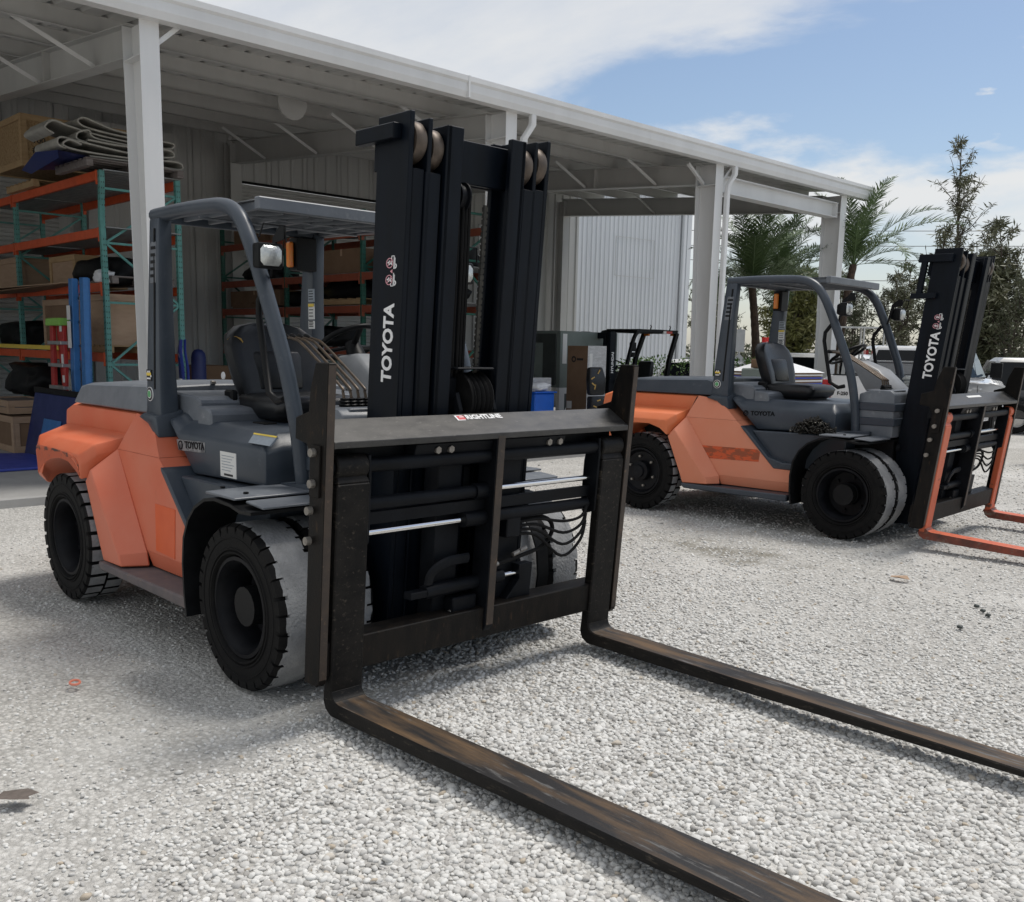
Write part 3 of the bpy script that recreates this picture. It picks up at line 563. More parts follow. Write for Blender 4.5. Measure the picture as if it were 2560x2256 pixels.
# ---------------------------------------------------------------- the two large forklifts
def tyre_mesh(R, w, lugs, groove, seed, worn=True):
    """tyre around the y axis, outer face at y = 0, inner at y = w; blocks stand on a lower black carcass"""
    rs = random.Random(seed); m = MB(); Rb = R-groove
    pr = [(R*0.60, 0.035), (R*0.64, 0.010), (R*0.72, 0.003), (R*0.86, 0.0), (Rb-0.012, 0.006), (Rb, 0.022), (Rb, w*0.5), (Rb, w-0.022), (Rb-0.012, w-0.006), (R*0.86, w), (R*0.70, w-0.004), (R*0.60, w-0.035)]
    m.use(0); m.lathe(pr, (0, 0, 0), 72, 'y')
    for rr in (R*0.83, R*0.70, R*0.655):
        m.lathe([(rr-0.010, 0.010), (rr-0.003, -0.003), (rr+0.003, -0.003), (rr+0.010, 0.008)], (0, 0, 0), 56, 'y')
    if worn:                                            # bald centre band
        m.use(1); m.lathe([(R-0.02, 0.046), (R-0.001, 0.050), (R, w*0.5), (R-0.001, w-0.050), (R-0.02, w-0.046)], (0, 0, 0), 96, 'y')
    def block(a0, a1, y0, y1, top, ns, out):
        """one tread block between two angles; the outer edge is chamfered and left black"""
        ch = rs.uniform(0.012, 0.03) if worn else 0.016; rt = R*rs.uniform(0.992, 1.0) if worn else R; rings = []
        for k in range(ns+1):
            a = a0+(a1-a0)*k/ns; sl = 0.0 if worn else 0.10*(k/ns-0.5)*0
            ca, sa = math.cos(a), math.sin(a); e = y0 if out else y1; i_ = y1 if out else y0; sg = 1 if out else -1; jit = rs.uniform(0, 0.012) if worn else 0
            P_ = [(Rb-0.03, e+sg*0.001), (rt-0.016, e+sg*0.001), (rt, e+sg*(ch+jit)), (rt, i_), (Rb-0.01, i_)]
            rings.append([(r*ca, y, r*sa) for r, y in P_])
        base = len(m.v)
        for r in rings: m.v += r
        for k in range(ns):
            for q in range(5):
                q2 = (q+1) % 5; m.f.append([base+k*5+q, base+k*5+q2, base+(k+1)*5+q2, base+(k+1)*5+q]); m.mi.append(1 if q == 2 else 0)
        m.f.append([base+q for q in range(5)][::-1]); m.mi.append(0); m.f.append([base+ns*5+q for q in range(5)]); m.mi.append(0)
    for out in (True, False):
        for k in range(lugs):
            p = 2*PI/lugs; a0 = (k+(0 if out else 0.5))*p
            if worn:
                gap = rs.uniform(0.10, 0.26)
                block(a0, a0+p*(1-gap), 0.0 if out else w-0.055, 0.055 if out else w, R, 3, out)
            else:
                block(a0, a0+p*0.76, 0.0 if out else w*0.53, w*0.47 if out else w, R, 3, out)
    return m
def rim_mesh(R, w, deep, hub=True):
    m = MB(); r = R*0.615
    m.lathe([(r, 0.045), (r-0.004, 0.012), (r-0.022, 0.010), (r-0.03, 0.03), (r-0.045, 0.05), (r-0.05, deep)] + ([(r*0.42, deep+0.012), (r*0.40, deep-0.05), (r*0.27, deep-0.06), (r*0.25, deep-0.085), (0.0, deep-0.09)] if hub else [(r*0.52, deep+0.02), (r*0.48, deep+0.035), (r*0.30, deep+0.03), (r*0.28, deep+0.012), (0.0, deep+0.01)]), (0, 0, 0), 40, 'y')
    m.lathe([(r, 0.045), (r, w-0.03), (r-0.06, w-0.03)], (0, 0, 0), 40, 'y')
    return m
def add_wheel(root, nm, x, y, R, w, lugs, groove, seed, worn, deep, side, nutmat, spin, hub=True):
    """side = -1: outer face looks towards -y"""
    t = tyre_mesh(R, w, lugs, groove, seed, worn); rot = Matrix.Rotation(spin, 4, 'Y')
    wh = t.build(nm, [RUBBER, TREAD], root, smooth=40)
    wh.data.transform(rot)
    r = rim_mesh(R, w, deep, hub).build('rim', RIM, wh, smooth=35)
    for k in range(6):
        a = 2*PI*k/6+spin; rr = R*0.615*0.62
        nb = MB(); nb.cyl((math.cos(a)*rr, deep+0.012, math.sin(a)*rr), (math.cos(a)*rr, deep-0.022, math.sin(a)*rr), 0.014, 6); nb.build('wheel_nut', nutmat, wh, smooth=None)
    wh.location = (x, y, R)
    if side > 0: wh.rotation_euler = (0, 0, PI); 
    return wh
def chevron_no_person(root, tilt, dx, x, z, y):
    """warning pictograms on the mast: banned figure in a ring, fork outline, small triangle"""
    def put(mb, nm, m):
        mb.v = [(x+(a-x)*0.80+tilt*(z+(c-z)*0.52), b, z+(c-z)*0.52) for a, b, c in mb.v]
        mb.build(nm, m, root, smooth=None)
    for zz in (z+0.055, z+0.205):
        r = MB(); r.lathe([(0.028, 0.0), (0.028, -0.0015), (0.034, -0.0015), (0.034, 0.0)], (x, y, zz), 24, 'y'); r.v = [(a, b, zz+(c-zz)*1.35) for a, b, c in r.v]; put(r, 'ban_ring', PINKP)
        b = MB(); b.bar([(x-0.021, y-0.0012, zz-0.03), (x+0.021, y-0.0012, zz+0.03)], 0.002, 0.006); put(b, 'ban_slash', PINKP)
        f = MB(); f.lathe([(0.0, -0.002), (0.008, -0.002), (0.008, 0)], (x-0.013, y, zz+0.004), 10, 'y')
        f.bar([(x-0.006, y-0.001, zz+0.004), (x+0.012, y-0.001, zz-0.003), (x+0.022, y-0.001, zz-0.014)], 0.002, 0.011); f.bar([(x+0.010, y-0.001, zz-0.002), (x+0.023, y-0.001, zz+0.013)], 0.002, 0.008); f.bar([(x-0.004, y-0.001, zz+0.022), (x-0.002, y-0.001, zz-0.018)], 0.002, 0.008)
        put(f, 'figure', WHITEP)
        k = MB(); k.bar([(x+0.043, y-0.001, zz-0.055), (x+0.043, y-0.001, zz+0.06)], 0.002, 0.006); k.bar([(x+0.052, y-0.001, zz-0.055), (x+0.052, y-0.001, zz+0.045)], 0.002, 0.004)
        e = 0.06 if zz > z+0.1 else -0.055; k.bar([(x+0.018, y-0.001, zz+e), (x+0.045, y-0.001, zz+e)], 0.002, 0.007); k.bar([(x+0.019, y-0.001, zz+e), (x+0.019, y-0.001, zz+e*0.55)], 0.002, 0.006); put(k, 'fork_outline', WHITEP)
        c = MB(); c.bar([(x+0.054, y-0.001, zz-0.05), (x+0.063, y-0.001, zz-0.043), (x+0.067, y-0.001, zz-0.03), (x+0.063, y-0.001, zz-0.015), (x+0.053, y-0.001, zz-0.010)], 0.002, 0.008); put(c, 'wheel_arc', WHITEP)
    t = MB(); t.prism([(x+0.008, z+0.13), (x+0.030, z+0.112), (x+0.030, z+0.148)], 'y', y-0.002, y); put(t, 'warning_triangle', PINKP)

def make_forklift(label, loc, rz, V):
    root = thing('forklift', label, 'forklift', loc, rz, None)
    def P(mb, name, m, **k): return mb.build(name, m, root, **k)
    WB = 2.29; A = V['A']
    # ---- chassis
    c = MB(); c.box(-2.85, -1.9, -0.42, 0.42, 0.30, 0.95); c.box(-1.9, 0.25, -0.50, 0.50, 0.22, 0.92); c.box(-0.2, 0.2, -0.62, 0.62, 0.26, 0.62); c.box(-2.45, -2.1, -0.8, 0.8, 0.34, 0.52)
    P(c, 'chassis', PLASTIC, bevel=0.01)
    c = MB(); c.cyl((0, -0.98, 0.42), (0, 0.98, 0.42), 0.10, 16); P(c, 'front_axle', PLASTIC)
    # ---- counterweight (cast, one block with stepped shoulders and wheel arches)
    cw = MB()
    def ring(y, pts): return [(x, y, z) for x, z in pts]
    up_o = [(-1.785, 1.262), (-1.86, 1.05), (-3.02, 1.05), (-3.09, 1.10), (-3.07, 1.212), (-2.93, 1.262)]
    cw.loft([ring(-0.72, [(-1.80, 1.25), (-1.865, 1.05), (-2.98, 1.05), (-3.06, 1.10), (-3.04, 1.205), (-2.9, 1.25)]), ring(-0.68, up_o), ring(0.68, up_o), ring(0.72, [(-1.80, 1.25), (-1.865, 1.05), (-2.98, 1.05), (-3.06, 1.10), (-3.04, 1.205), (-2.9, 1.25)])])
    P(cw, 'counterweight', A['cw'], bevel=0.010, seg=2, smooth=22)
    for s in (-1, 1):
        f = MB()
        arch = [(-1.965, 0.835), (-2.06, 0.905), (-2.20, 0.945), (-2.38, 0.945), (-2.56, 0.90), (-2.72, 0.80), (-2.80, 0.70)]
        inner_top = [(-3.10, 0.72), (-3.12, 0.98), (-3.02, 1.105), (-2.5, 1.112), (-1.875, 1.112), (-1.87, 1.03)]
        in_r = ring(s*0.45, arch + inner_top)
        mid_r = ring(s*0.735, arch + inner_top)
        sh_r = ring(s*0.96, [(-1.945, 0.85)] + arch[1:6] + [(-2.78, 0.72), (-2.96, 0.76), (-2.99, 0.93), (-2.90, 1.045), (-2.5, 1.06), (-1.90, 1.062), (-1.885, 0.99)])
        out_r = ring(s*1.035, [(-1.965, 0.835)] + arch[1:5] + [(-2.60, 0.88), (-2.66, 0.80), (-2.72, 0.80), (-2.74, 0.93), (-2.70, 0.985), (-2.5, 0.995), (-1.985, 0.99), (-1.955, 0.93)])
        f.loft([in_r, mid_r, sh_r, out_r])
        P(f, 'rear_fender', A['cw'], bevel=0.012, seg=2, smooth=26)
        if V['scrape']:
            q = MB(); pts = [(-2.735, 0.985), (-2.73, 0.80), (-2.62, 0.875), (-2.45, 0.925), (-2.30, 0.945), (-2.15, 0.935), (-2.04, 0.895), (-1.97, 0.86), (-1.97, 0.885), (-2.04, 0.935), (-2.12, 0.965), (-2.3, 0.985), (-2.42, 0.992), (-2.55, 0.988), (-2.64, 0.995)]
            q.prism(pts, 'y', s*1.0365, s*1.033)
            if s < 0:
                P(q, 'scraped_edge', SCRAPE_O, smooth=None)
                rj = random.Random(4); q = MB(); hi_ = [(-2.735, 0.992), (-2.64, 0.999), (-2.55, 0.997), (-2.42, 0.997), (-2.3, 0.994), (-2.18, 0.99), (-2.09, 0.985), (-2.03, 0.972), (-1.985, 0.945), (-1.965, 0.90)]
                up_, dn_ = [], []
                for a_, b_ in zip(hi_, hi_[1:]):
                    for t_ in (0, 0.33, 0.66):
                        x_ = a_[0]+(b_[0]-a_[0])*t_; z_ = a_[1]+(b_[1]-a_[1])*t_; up_.append((x_, z_)); dn_.append((x_, z_-rj.uniform(0.008, 0.034)*(1.8 if x_ < -2.55 else 0.8)))
                q.prism(up_+dn_[::-1], 'y', s*1.0385, s*1.034); P(q, 'scraped_rim', SCRAPE, smooth=None)
    # rear lower block
    b = MB(); b.prism([(-2.85, 0.32), (-3.10, 0.42), (-3.13, 0.98), (-2.8, 1.04), (-2.6, 0.7)], 'y', -0.46, 0.46); P(b, 'counterweight_base', A['cw'], bevel=0.02)
    # ---- orange side panels with the flared wing in front of the rear wheel
    for s in (-1, 1):
        def yo(z): return s*(0.735 + (1.262-z)*0.42) if z > 1.03 else s*(0.833 + (1.03-z)*0.04)
        out = [(-1.775, 1.258), (-1.66, 1.245), (-1.53, 1.213), (-1.41, 1.150), (-1.16, 0.955), (-0.80, 0.585), (-0.55, 0.575), (-0.55, 0.455), (-0.60, 0.36), (-1.39, 0.36), (-1.42, 0.46), (-1.86, 1.03)]
        def o_y(x, z): return yo(z) - (s*0.022 if z < 0.40 else 0)
        up3 = [(-1.775, 1.258), (-1.66, 1.245), (-1.53, 1.213), (-1.41, 1.150), (-1.255, 1.031), (-1.86, 1.031)]
        md3 = [(-1.86, 1.029), (-1.255, 1.029), (-1.16, 0.955), (-0.80, 0.585), (-0.55, 0.575), (-0.55, 0.456), (-1.42, 0.456)]
        lo3 = [(-1.42, 0.455), (-0.55, 0.455), (-0.55, 0.36), (-1.39, 0.36)]
        p = MB()
        for ring_ in (up3, md3, lo3):
            fy = (lambda z: yo(max(z, 1.0305))) if ring_ is up3 else (lambda z: yo(min(z, 1.0295))) if ring_ is md3 else (lambda z: yo(0.455)-s*0.24*(0.455-z))
            p.loft([[(x, s*0.50, z) for x, z in ring_], [(x, fy(z), z) for x, z in ring_]])
        P(p, 'side_panel', A['panel'], smooth=None)
        w = MB()
        # wing: outer plane between edge line (E) and ridge line (G), then the return plane to the crease (C)
        E0, E1 = (-1.975, s*1.00, 0.825), (-1.775, s*0.985, 0.345); G0, G1 = (-1.905, s*0.995, 0.905), (-1.470, s*1.000, 0.36); G1b = (-1.49, s*1.004, 0.43); C1b = (-1.40, s*0.86, 0.445)
        C0, C1 = (-1.852, s*0.830, 1.040), (-1.388, s*0.856, 0.36); B0, B1 = (-1.93, s*0.70, 0.93), (-1.74, s*0.70, 0.345)
        E1b = (-1.805, s*0.99, 0.43)
        vs = [E0, E1b, E1, G0, G1b, G1, C0, C1b, C1, B0, B1]
        w.add(vs, [(0, 3, 4, 1), (1, 4, 5, 2), (3, 6, 7, 4), (4, 7, 8, 5), (0, 9, 6, 3), (0, 1, 10, 9), (1, 2, 10), (2, 5, 8, 10), (9, 10, 8, 7, 6)])
        P(w, 'rear_wing', A['panel'], bevel=0.007, smooth=25)
        # unfaded patch where a decal used to be
        if s < 0:
            st = MB(); yq = yo(0.68)
            oq = [(-1.645, 0.745), (-0.995, 0.755), (-0.96, 0.73), (-0.965, 0.632), (-1.60, 0.615)] if V['stripe'] else [(-1.30, 0.755), (-1.035, 0.752), (-1.035, 0.465), (-1.285, 0.475)]
            st.loft([[(x, yo(z)+0.02, z) for x, z in oq], [(x, yo(z)-0.003, z) for x, z in oq]])
            P(st, 'unfaded_stripe' if V['stripe'] else 'unfaded_patch', V['stripemat'] if V['stripe'] else ORANGE_FRESH, smooth=None)
    # dark shadow gap between counterweight and panel
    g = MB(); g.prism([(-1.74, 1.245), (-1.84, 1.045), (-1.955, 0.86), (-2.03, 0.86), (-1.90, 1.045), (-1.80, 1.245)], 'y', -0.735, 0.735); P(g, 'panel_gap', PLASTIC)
    # ---- engine hood
    h = MB()
    sec = lambda y, dz: [(-2.845, y, 1.268), (-2.735, y*0.985, 1.395+dz), (-2.66, y*0.95, 1.412+dz), (-1.70, y*0.95, 1.440+dz), (-1.62, y*0.985, 1.425+dz), (-1.61, y, 1.268)]
    h.loft([sec(-0.735, -0.012), sec(-0.70, 0.0), sec(-0.3, 0.016), sec(0.3, 0.016), sec(0.70, 0.0), sec(0.735, -0.012)])
    P(h, 'engine_hood', [A['hood']], bevel=0.008, seg=1, smooth=16)
    h = MB(); h.prism([(-1.60, 1.20), (-1.60, 1.405), (-1.24, 1.385), (-1.19, 1.36), (-1.19, 1.20)], 'y', -0.60, 0.60); P(h, 'hood_front', GREYTOP, bevel=0.012, smooth=20)
    h = MB(); h.prism([(-1.19, 1.18), (-1.19, 1.335), (-1.05, 1.325), (-1.02, 1.30), (-1.02, 1.18)], 'y', -0.62, 0.62); P(h, 'hood_ledge', GREYTOP, bevel=0.012, smooth=20)
    h = MB(); h.bar([(-1.72, -0.25, 1.45), (-1.60, -0.30, 1.452)], 0.03, 0.02); P(h, 'hood_latch', BOLT, bevel=0.003)
    # ---- seat deck, dark grey
    d = MB()
    sd = [(-1.415, 1.285), (-1.345, 1.275), (-1.27, 1.245), (-0.32, 1.245), (-0.245, 1.165), (-0.25, 0.965), (-1.085, 0.945)]
    lo_ = [(-1.40, 1.24), (-1.34, 1.235), (-1.27, 1.175), (-0.30, 1.168), (-0.25, 1.15), (-0.255, 0.965), (-1.085, 0.945)]
    d.loft([[(x, -0.705, z) for x, z in lo_], [(x, -0.60, z) for x, z in sd], [(x, 0.60, z) for x, z in sd], [(x, 0.705, z) for x, z in lo_]])
    P(d, 'seat_deck', GREY, bevel=0.02, seg=2, smooth=28)
    for s in (-1, 1):
        k = MB(); k.prism([(-1.10, 0.938), (-0.10, 0.952), (-0.10, 0.60), (-0.78, 0.60), (-0.98, 0.80)], 'y', s*0.55, s*0.78); P(k, 'lower_skirt', GREY, bevel=0.01)
        k = MB(); k.prism([(-1.195, 0.985), (-1.125, 0.955), (-0.86, 0.69), (-0.70, 0.645), (-0.55, 0.645), (-0.55, 0.582), (-0.795, 0.582), (-1.165, 0.948)], 'y', s*0.60, s*0.862); P(k, 'trim_band', GREY, bevel=0.008)
        k = MB(); k.box(-0.86, -0.70, s*0.707, s*0.70, 1.065, 1.072)
    # ---- stickers, badges and raised lettering
    def plate(nm, m, x0, x1, y, z0, z1, par=None, th=0.003):
        q = MB(); q.box(x0, x1, y-th, y+0.004, z0, z1); return q.build(nm, m, par or root, smooth=None)
    plate('badge_plate', INK, -1.592, -1.528, -0.7395, 1.468, 1.535); 
    for k in range(3):
        q = MB(); q.lathe([(0, -0.0018), (0.011, -0.0018), (0.011, 0)], (-1.58+0.020*k, -0.7425, 1.509), 10, 'y'); P(q, 'badge_dot', YELLOWP)
        q = MB(); q.lathe([(0, -0.0018), (0.0075, -0.0018), (0.0075, 0)], (-1.57+0.020*k, -0.7425, 1.522 if k < 2 else 1.497), 10, 'y'); P(q, 'badge_dot', WHITEP)
    plate('badge_line', WHITEP, -1.583, -1.537, -0.7425, 1.478, 1.487)
    for r0, r1, m, yy in ((0.0, 0.043, WHITEP, -0.7405), (0.0, 0.039, INK, -0.742), (0.0, 0.026, WHITEP, -0.7435), (0.0, 0.021, GREENP, -0.745)):
        q = MB(); q.lathe([(0.0, -0.0012), (r1, -0.0012), (r1, 0.004)], (-1.560, yy, 1.388), 24, 'y'); P(q, 'round_badge', m)
    for z0, z1, m in ((2.005, 2.09, GREYSTICK), (1.892, 1.995, STICKER), (1.83, 1.883, STICKER)):
        lb_ = plate('pillar_label', m, -1.452, -1.385, 0.318, z0-0.02, z1-0.02)
        for k in range(4): plate('label_line', INK if m is STICKER else PLASTIC, -1.445, -1.392-0.006*(k % 2), 0.3165, z0-0.012+(z1-z0)*(0.1+0.2*k), z0-0.012+(z1-z0)*(0.1+0.2*k)+0.006, lb_, th=0.002)
        if m is STICKER and z1-z0 > 0.08: plate('label_head', YELLOWP, -1.452, -1.385, 0.3155, z1-0.04, z1-0.021, lb_, th=0.0022)
    if V['stripe']:
        text('raised_lettering', 'TOYOTA', 0.062, frame((-1.165, -0.7055, 1.105), (1, 0, 0.03), (0, 0, 1)), BLACK, root, bold=0.002, depth=0.004, sx=1.05)
        q = MB(); q.lathe([(0.022, -0.004), (0.022, 0.004), (0.029, 0.004), (0.029, -0.004), (0.022, -0.004)], (-1.222, -0.706, 1.105), 24, 'y'); q.lathe([(0.009, -0.004), (0.009, 0.004), (0.014, 0.004), (0.014, -0.004), (0.009, -0.004)], (-1.222, -0.706, 1.110), 20, 'y'); q.v = [(x if i < 120 else x, y, z) for i, (x, y, z) in enumerate(q.v)]; P(q, 'raised_emblem', BLACK)
    else:
        q = MB(); q.loft([[(-1.285, -0.7, 1.132), (-0.925, -0.7, 1.145), (-0.925, -0.7, 1.082), (-1.265, -0.7, 1.070)], [(-1.285, -0.7075, 1.132), (-0.925, -0.7075, 1.145), (-0.925, -0.7075, 1.082), (-1.265, -0.7075, 1.070)]]); P(q, 'worn_plate', WORNPLATE, smooth=None)
        text('raised_lettering', 'TOYOTA', 0.058, frame((-1.175, -0.7085, 1.108), (1, 0, 0.035), (0, 0, 1)), BLACK, root, bold=0.001, depth=0.0025, sx=1.02)
        q = MB(); q.lathe([(0.020, -0.002), (0.020, 0.002), (0.027, 0.002), (0.027, -0.002), (0.020, -0.002)], (-1.232, -0.7085, 1.103), 22, 'y'); P(q, 'raised_emblem', BLACK)
        w_ = plate('inspection_sticker', STICKER, -0.742, -0.562, -0.7055, 0.972, 1.112)
        for k in range(6): plate('label_line', GREYSTICK, -0.725, -0.585-0.02*(k % 3), -0.7085, 1.088-0.016*k, 1.092-0.016*k, w_, th=0.001)
        plate('label_logo', INK, -0.70, -0.60, -0.7085, 0.980, 0.992, w_, th=0.001)
        q = MB(); q.loft([[(-0.44, -0.655, 1.226), (-0.20, -0.655, 1.226), (-0.20, -0.70, 1.182), (-0.42, -0.70, 1.182)], [(-0.44, -0.665, 1.230), (-0.20, -0.665, 1.230), (-0.20, -0.71, 1.186), (-0.42, -0.71, 1.186)]]); cs_ = P(q, 'caution_label', GREYSTICK, smooth=None)
        q = MB(); q.loft([[(-0.44, -0.662, 1.2335), (-0.20, -0.662, 1.2335), (-0.20, -0.669, 1.2265), (-0.436, -0.669, 1.2265)], [(-0.44, -0.664, 1.235), (-0.20, -0.664, 1.235), (-0.20, -0.671, 1.228), (-0.436, -0.671, 1.228)]]); q.build('label_head', YELLOWP, cs_, smooth=None)
        q = MB(); q.box(-0.86, -0.72, -0.44, -0.36, 1.247, 1.257); P(q, 'deck_catch', PLASTIC, bevel=0.002)
    # ---- step
    for s in (-1, 1):
        st = MB(); st.prism([(-1.74, 0.295), (-1.78, 0.345), (-0.55, 0.355), (-0.55, 0.29)], 'y', s*0.60, s*1.02); P(st, 'step', GREYDIRT if V['A'] is PAINT_A else GREY, bevel=0.01)
    # ---- front fenders: curved sheet, inner wall and step plate
    for s in (-1, 1):
        path = bez([(-0.50, 0.29), (-0.515, 0.50), (-0.49, 0.70), (-0.40, 0.86), (-0.27, 0.935), (-0.14, 0.955)] , 5) if False else [(-0.495, 0.275), (-0.515, 0.40), (-0.52, 0.56), (-0.50, 0.70), (-0.44, 0.81), (-0.36, 0.885), (-0.25, 0.938), (-0.14, 0.955), (0.02, 0.945), (0.12, 0.925), (0.22, 0.93)]
        outer = [(x, z) for x, z in path]; inner = []
        for i, (x, z) in enumerate(path):
            a = path[max(i-1, 0)]; b_ = path[min(i+1, len(path)-1)]; tx, tz = b_[0]-a[0], b_[1]-a[1]; l = math.hypot(tx, tz); inner.append((x+tz/l*0.016, z-tx/l*0.016))
        fd = MB(); fd.loft([[(x, s*0.60, z) for x, z in outer+inner[::-1]], [(x, s*1.055, z) for x, z in outer+inner[::-1]]]); P(fd, 'front_fender', PLASTIC, smooth=40)
        iw = MB(); iw.prism([(x, z) for x, z in path[:9]] + [(0.25, 0.93), (0.25, 0.30)], 'y', s*0.52, s*0.42); P(iw, 'inner_fender', PLASTIC)
        pl = MB(); pl.prism([(-0.30, -0.60*1), (-0.25, -1.045), (0.05, -1.045), (0.05, -0.60)], 'z', 0.962, 0.974)
        if s > 0: pl.v = [(x, -y, z) for x, y, z in pl.v]
        P(pl, 'fender_plate', GREYTOP, bevel=0.003)
        pl = MB(); pl.prism([(0.075, 0.950), (0.235, 0.938), (0.235, 0.950), (0.075, 0.962)], 'y', s*0.55, s*1.0); P(pl, 'fender_lip', GREYTOP, bevel=0.003)
        pl = MB(); pl.prism([(-0.35, 0.965), (0.05, 0.965), (0.05, 1.0), (-0.02, 1.0), (-0.33, 0.975)], 'y', s*0.52, s*0.62); P(pl, 'leg_plate', GREY, bevel=0.003)
        for x in (-0.02, 0.02):
            b = MB(); b.cyl((-0.17+x*6, s*0.93, 0.974), (-0.17+x*6, s*0.93, 0.984), 0.013, 6); P(b, 'fender_bolt', PLASTIC, smooth=None)
    # ---- floor and cowl
    f = MB(); f.box(-0.28, 0.12, -0.52, 0.52, 0.90, 0.955); P(f, 'floor_plate', GREYDIRT)
    cwl = MB(); cwl.prism([(-0.12, 0.95), (-0.10, 1.355), (0.02, 1.395), (0.20, 1.395), (0.245, 1.36), (0.25, 0.95)], 'y', -0.56, 0.56); P(cwl, 'front_cowl', GREYTOP, bevel=0.015, seg=2)
    for z in (1.06, 1.20):
        r = MB(); r.prism([(-0.15, z), (-0.135, z+0.075), (0.262, z+0.075), (0.262, z)], 'y', -0.572, 0.572); P(r, 'cowl_rib', GREY, bevel=0.006)
    # ---- overhead guard
    gd = MB()
    rt = bez([(-1.515, 0, 2.440), (-1.2, 0, 2.447), (-0.9, 0, 2.445), (-0.70, 0, 2.43), (-0.575, 0, 2.375), (-0.485, 0, 2.27), (-0.40, 0, 2.10), (-0.275, 0, 1.80), (-0.185, 0, 1.55), (-0.125, 0, 1.25), (-0.105, 0, 0.985)], 4)
    def gy(x, z, s=-1): return ((0.685 - 0.03*(x+1.5)/0.9) if s < 0 else (0.385 + 0.20*(x+1.5)/1.0)) if z > 2.3 else 0.655 - 0.085*(2.3-z)/1.3 - (0.065 if s > 0 else 0)*max(0, (z-1.6)/0.7)
    for s in (-1, 1):
        leg = MB(); rings = []
        pathp = [Vector((p.x, s*gy(p.x, p.z, s), p.z)) for p in rt]
        for i, p in enumerate(pathp):
            dd = (pathp[min(i+1, len(pathp)-1)] - pathp[max(i-1, 0)]).normalized(); sdv = Vector((0, 1, 0)); u = dd.cross(sdv).normalized()
            rr = 0.036; rw = 0.034
            rings.append([tuple(p + sdv*math.cos(a)*rw*(1.25 if abs(math.cos(a)) > .5 else 1) + u*math.sin(a)*rr*(1.15 if abs(math.sin(a)) > .5 else 1)) for a in [2*PI*(k+.5)/12 for k in range(12)]])
        leg.loft(rings); P(leg, 'guard_leg', GREY, smooth=50)
        rp = MB()
        b0 = [(-1.655, 1.235), (-1.425, 1.17), (-1.425, 1.17), (-1.655, 1.235)]
        def pr(zf, xa, xb, ya, yb):
            ya += 0 if s < 0 else -0.31; yb += 0 if s < 0 else -0.31
            return [(xa, s*ya, zf), (xb, s*ya, zf), (xb, s*yb, zf), (xa, s*yb, zf)]
        off = 0.0 if s < 0 else -0.315
        rp.loft([pr(1.20, -1.645, -1.40, 0.742, 0.61), pr(1.30, -1.625, -1.425, 0.738, 0.62), pr(1.6, -1.60, -1.425, 0.735, 0.63), pr(2.1, -1.555, -1.415, 0.727, 0.635), pr(2.42, -1.525, -1.395, 0.722, 0.64)])
        P(rp, 'guard_pillar', GREY, bevel=0.012, seg=2)
        gr = MB(); gr.loft([pr(1.42, -1.50, -1.485, 0.742, 0.70), pr(2.36, -1.452, -1.437, 0.730, 0.70)]); P(gr, 'pillar_groove', PLASTIC)
        bs = MB(); bs.loft([[(x, s*0.60, z) for x, z in [(-1.665, 1.252), (-1.60, 1.30), (-1.41, 1.30), (-1.385, 1.135), (-1.44, 1.145), (-1.53, 1.215)]], [(x, s*0.775, z) for x, z in [(-1.665, 1.246), (-1.60, 1.27), (-1.41, 1.26), (-1.385, 1.135), (-1.44, 1.145), (-1.53, 1.21)]]]); P(bs, 'pillar_foot', GREY, bevel=0.01, seg=2)
        # louvre grille on the pillar
        lv = MB(); lv.prism([(-1.525, 2.045), (-1.445, 2.045), (-1.425, 2.285), (-1.50, 2.285)], 'y', s*0.72, s*0.732); lo = P(lv, 'pillar_vent', GREYTOP, bevel=0.01) if s < 0 else None
        for kk in range(5 if s < 0 else 0):
            z = 2.08+kk*0.040; q = MB(); q.box(-1.51+0.005*kk, -1.452+0.005*kk, s*0.728, s*0.7335, z, z+0.018); q.build('vent_slot', PLASTIC, lo, smooth=None)
    rf = MB(); rf.box(-0.505, -0.455, -0.60, 0.56, 2.400, 2.468); P(rf, 'roof_front_beam', GREYTOP, bevel=0.006)
    rf = MB(); rf.box(-1.46, -1.41, -0.66, 0.40, 2.395, 2.462); P(rf, 'roof_rear_beam', GREY, bevel=0.006)
    for k in range(7):
        y = -0.55+k*0.155; sl = MB(); sl.box(-1.41, -0.505, y-0.012, y+0.012, 2.41, 2.455); P(sl, 'roof_slat', GREYTOP, bevel=0.003)
    for x in (-0.80, -1.10):
        sl = MB(); sl.cyl((x, -0.62, 2.405), (x, 0.46, 2.405), 0.008, 8); P(sl, 'roof_rod', GREYTOP)
    for k in range(6):
        y = -0.475+k*0.155; sl = MB(); sl.bar([(-0.80, y-0.06, 2.40), (-0.505, y+0.05, 2.40)], 0.012, 0.012, side=(0, 0, 1)); P(sl, 'roof_strut', GREYTOP, smooth=None)
    rs2 = MB(); rs2.prism([(-1.415, -0.60), (-0.50, -0.58), (-0.50, 0.53), (-1.415, 0.37)], 'z', 2.4565, 2.4605); P(rs2, 'roof_cover', WRAPCLEAR if V['A'] is PAINT_A else GREYTOP)
    # ---- grab handles
    for s in ((-1, 1)):
        gb = MB(); gp = [(-0.40, 2.02), (-0.47, 1.93), (-0.475, 1.85), (-0.385, 1.45), (-0.30, 1.405), (-0.235, 1.42)]
        def gxy(x, z): return (x, s*(0.60 if s < 0 else 0.55), z)
        gb.tube([gxy(*q) for q in gp], 0.019, 8); P(gb, 'grab_handle', PLASTIC, smooth=50)
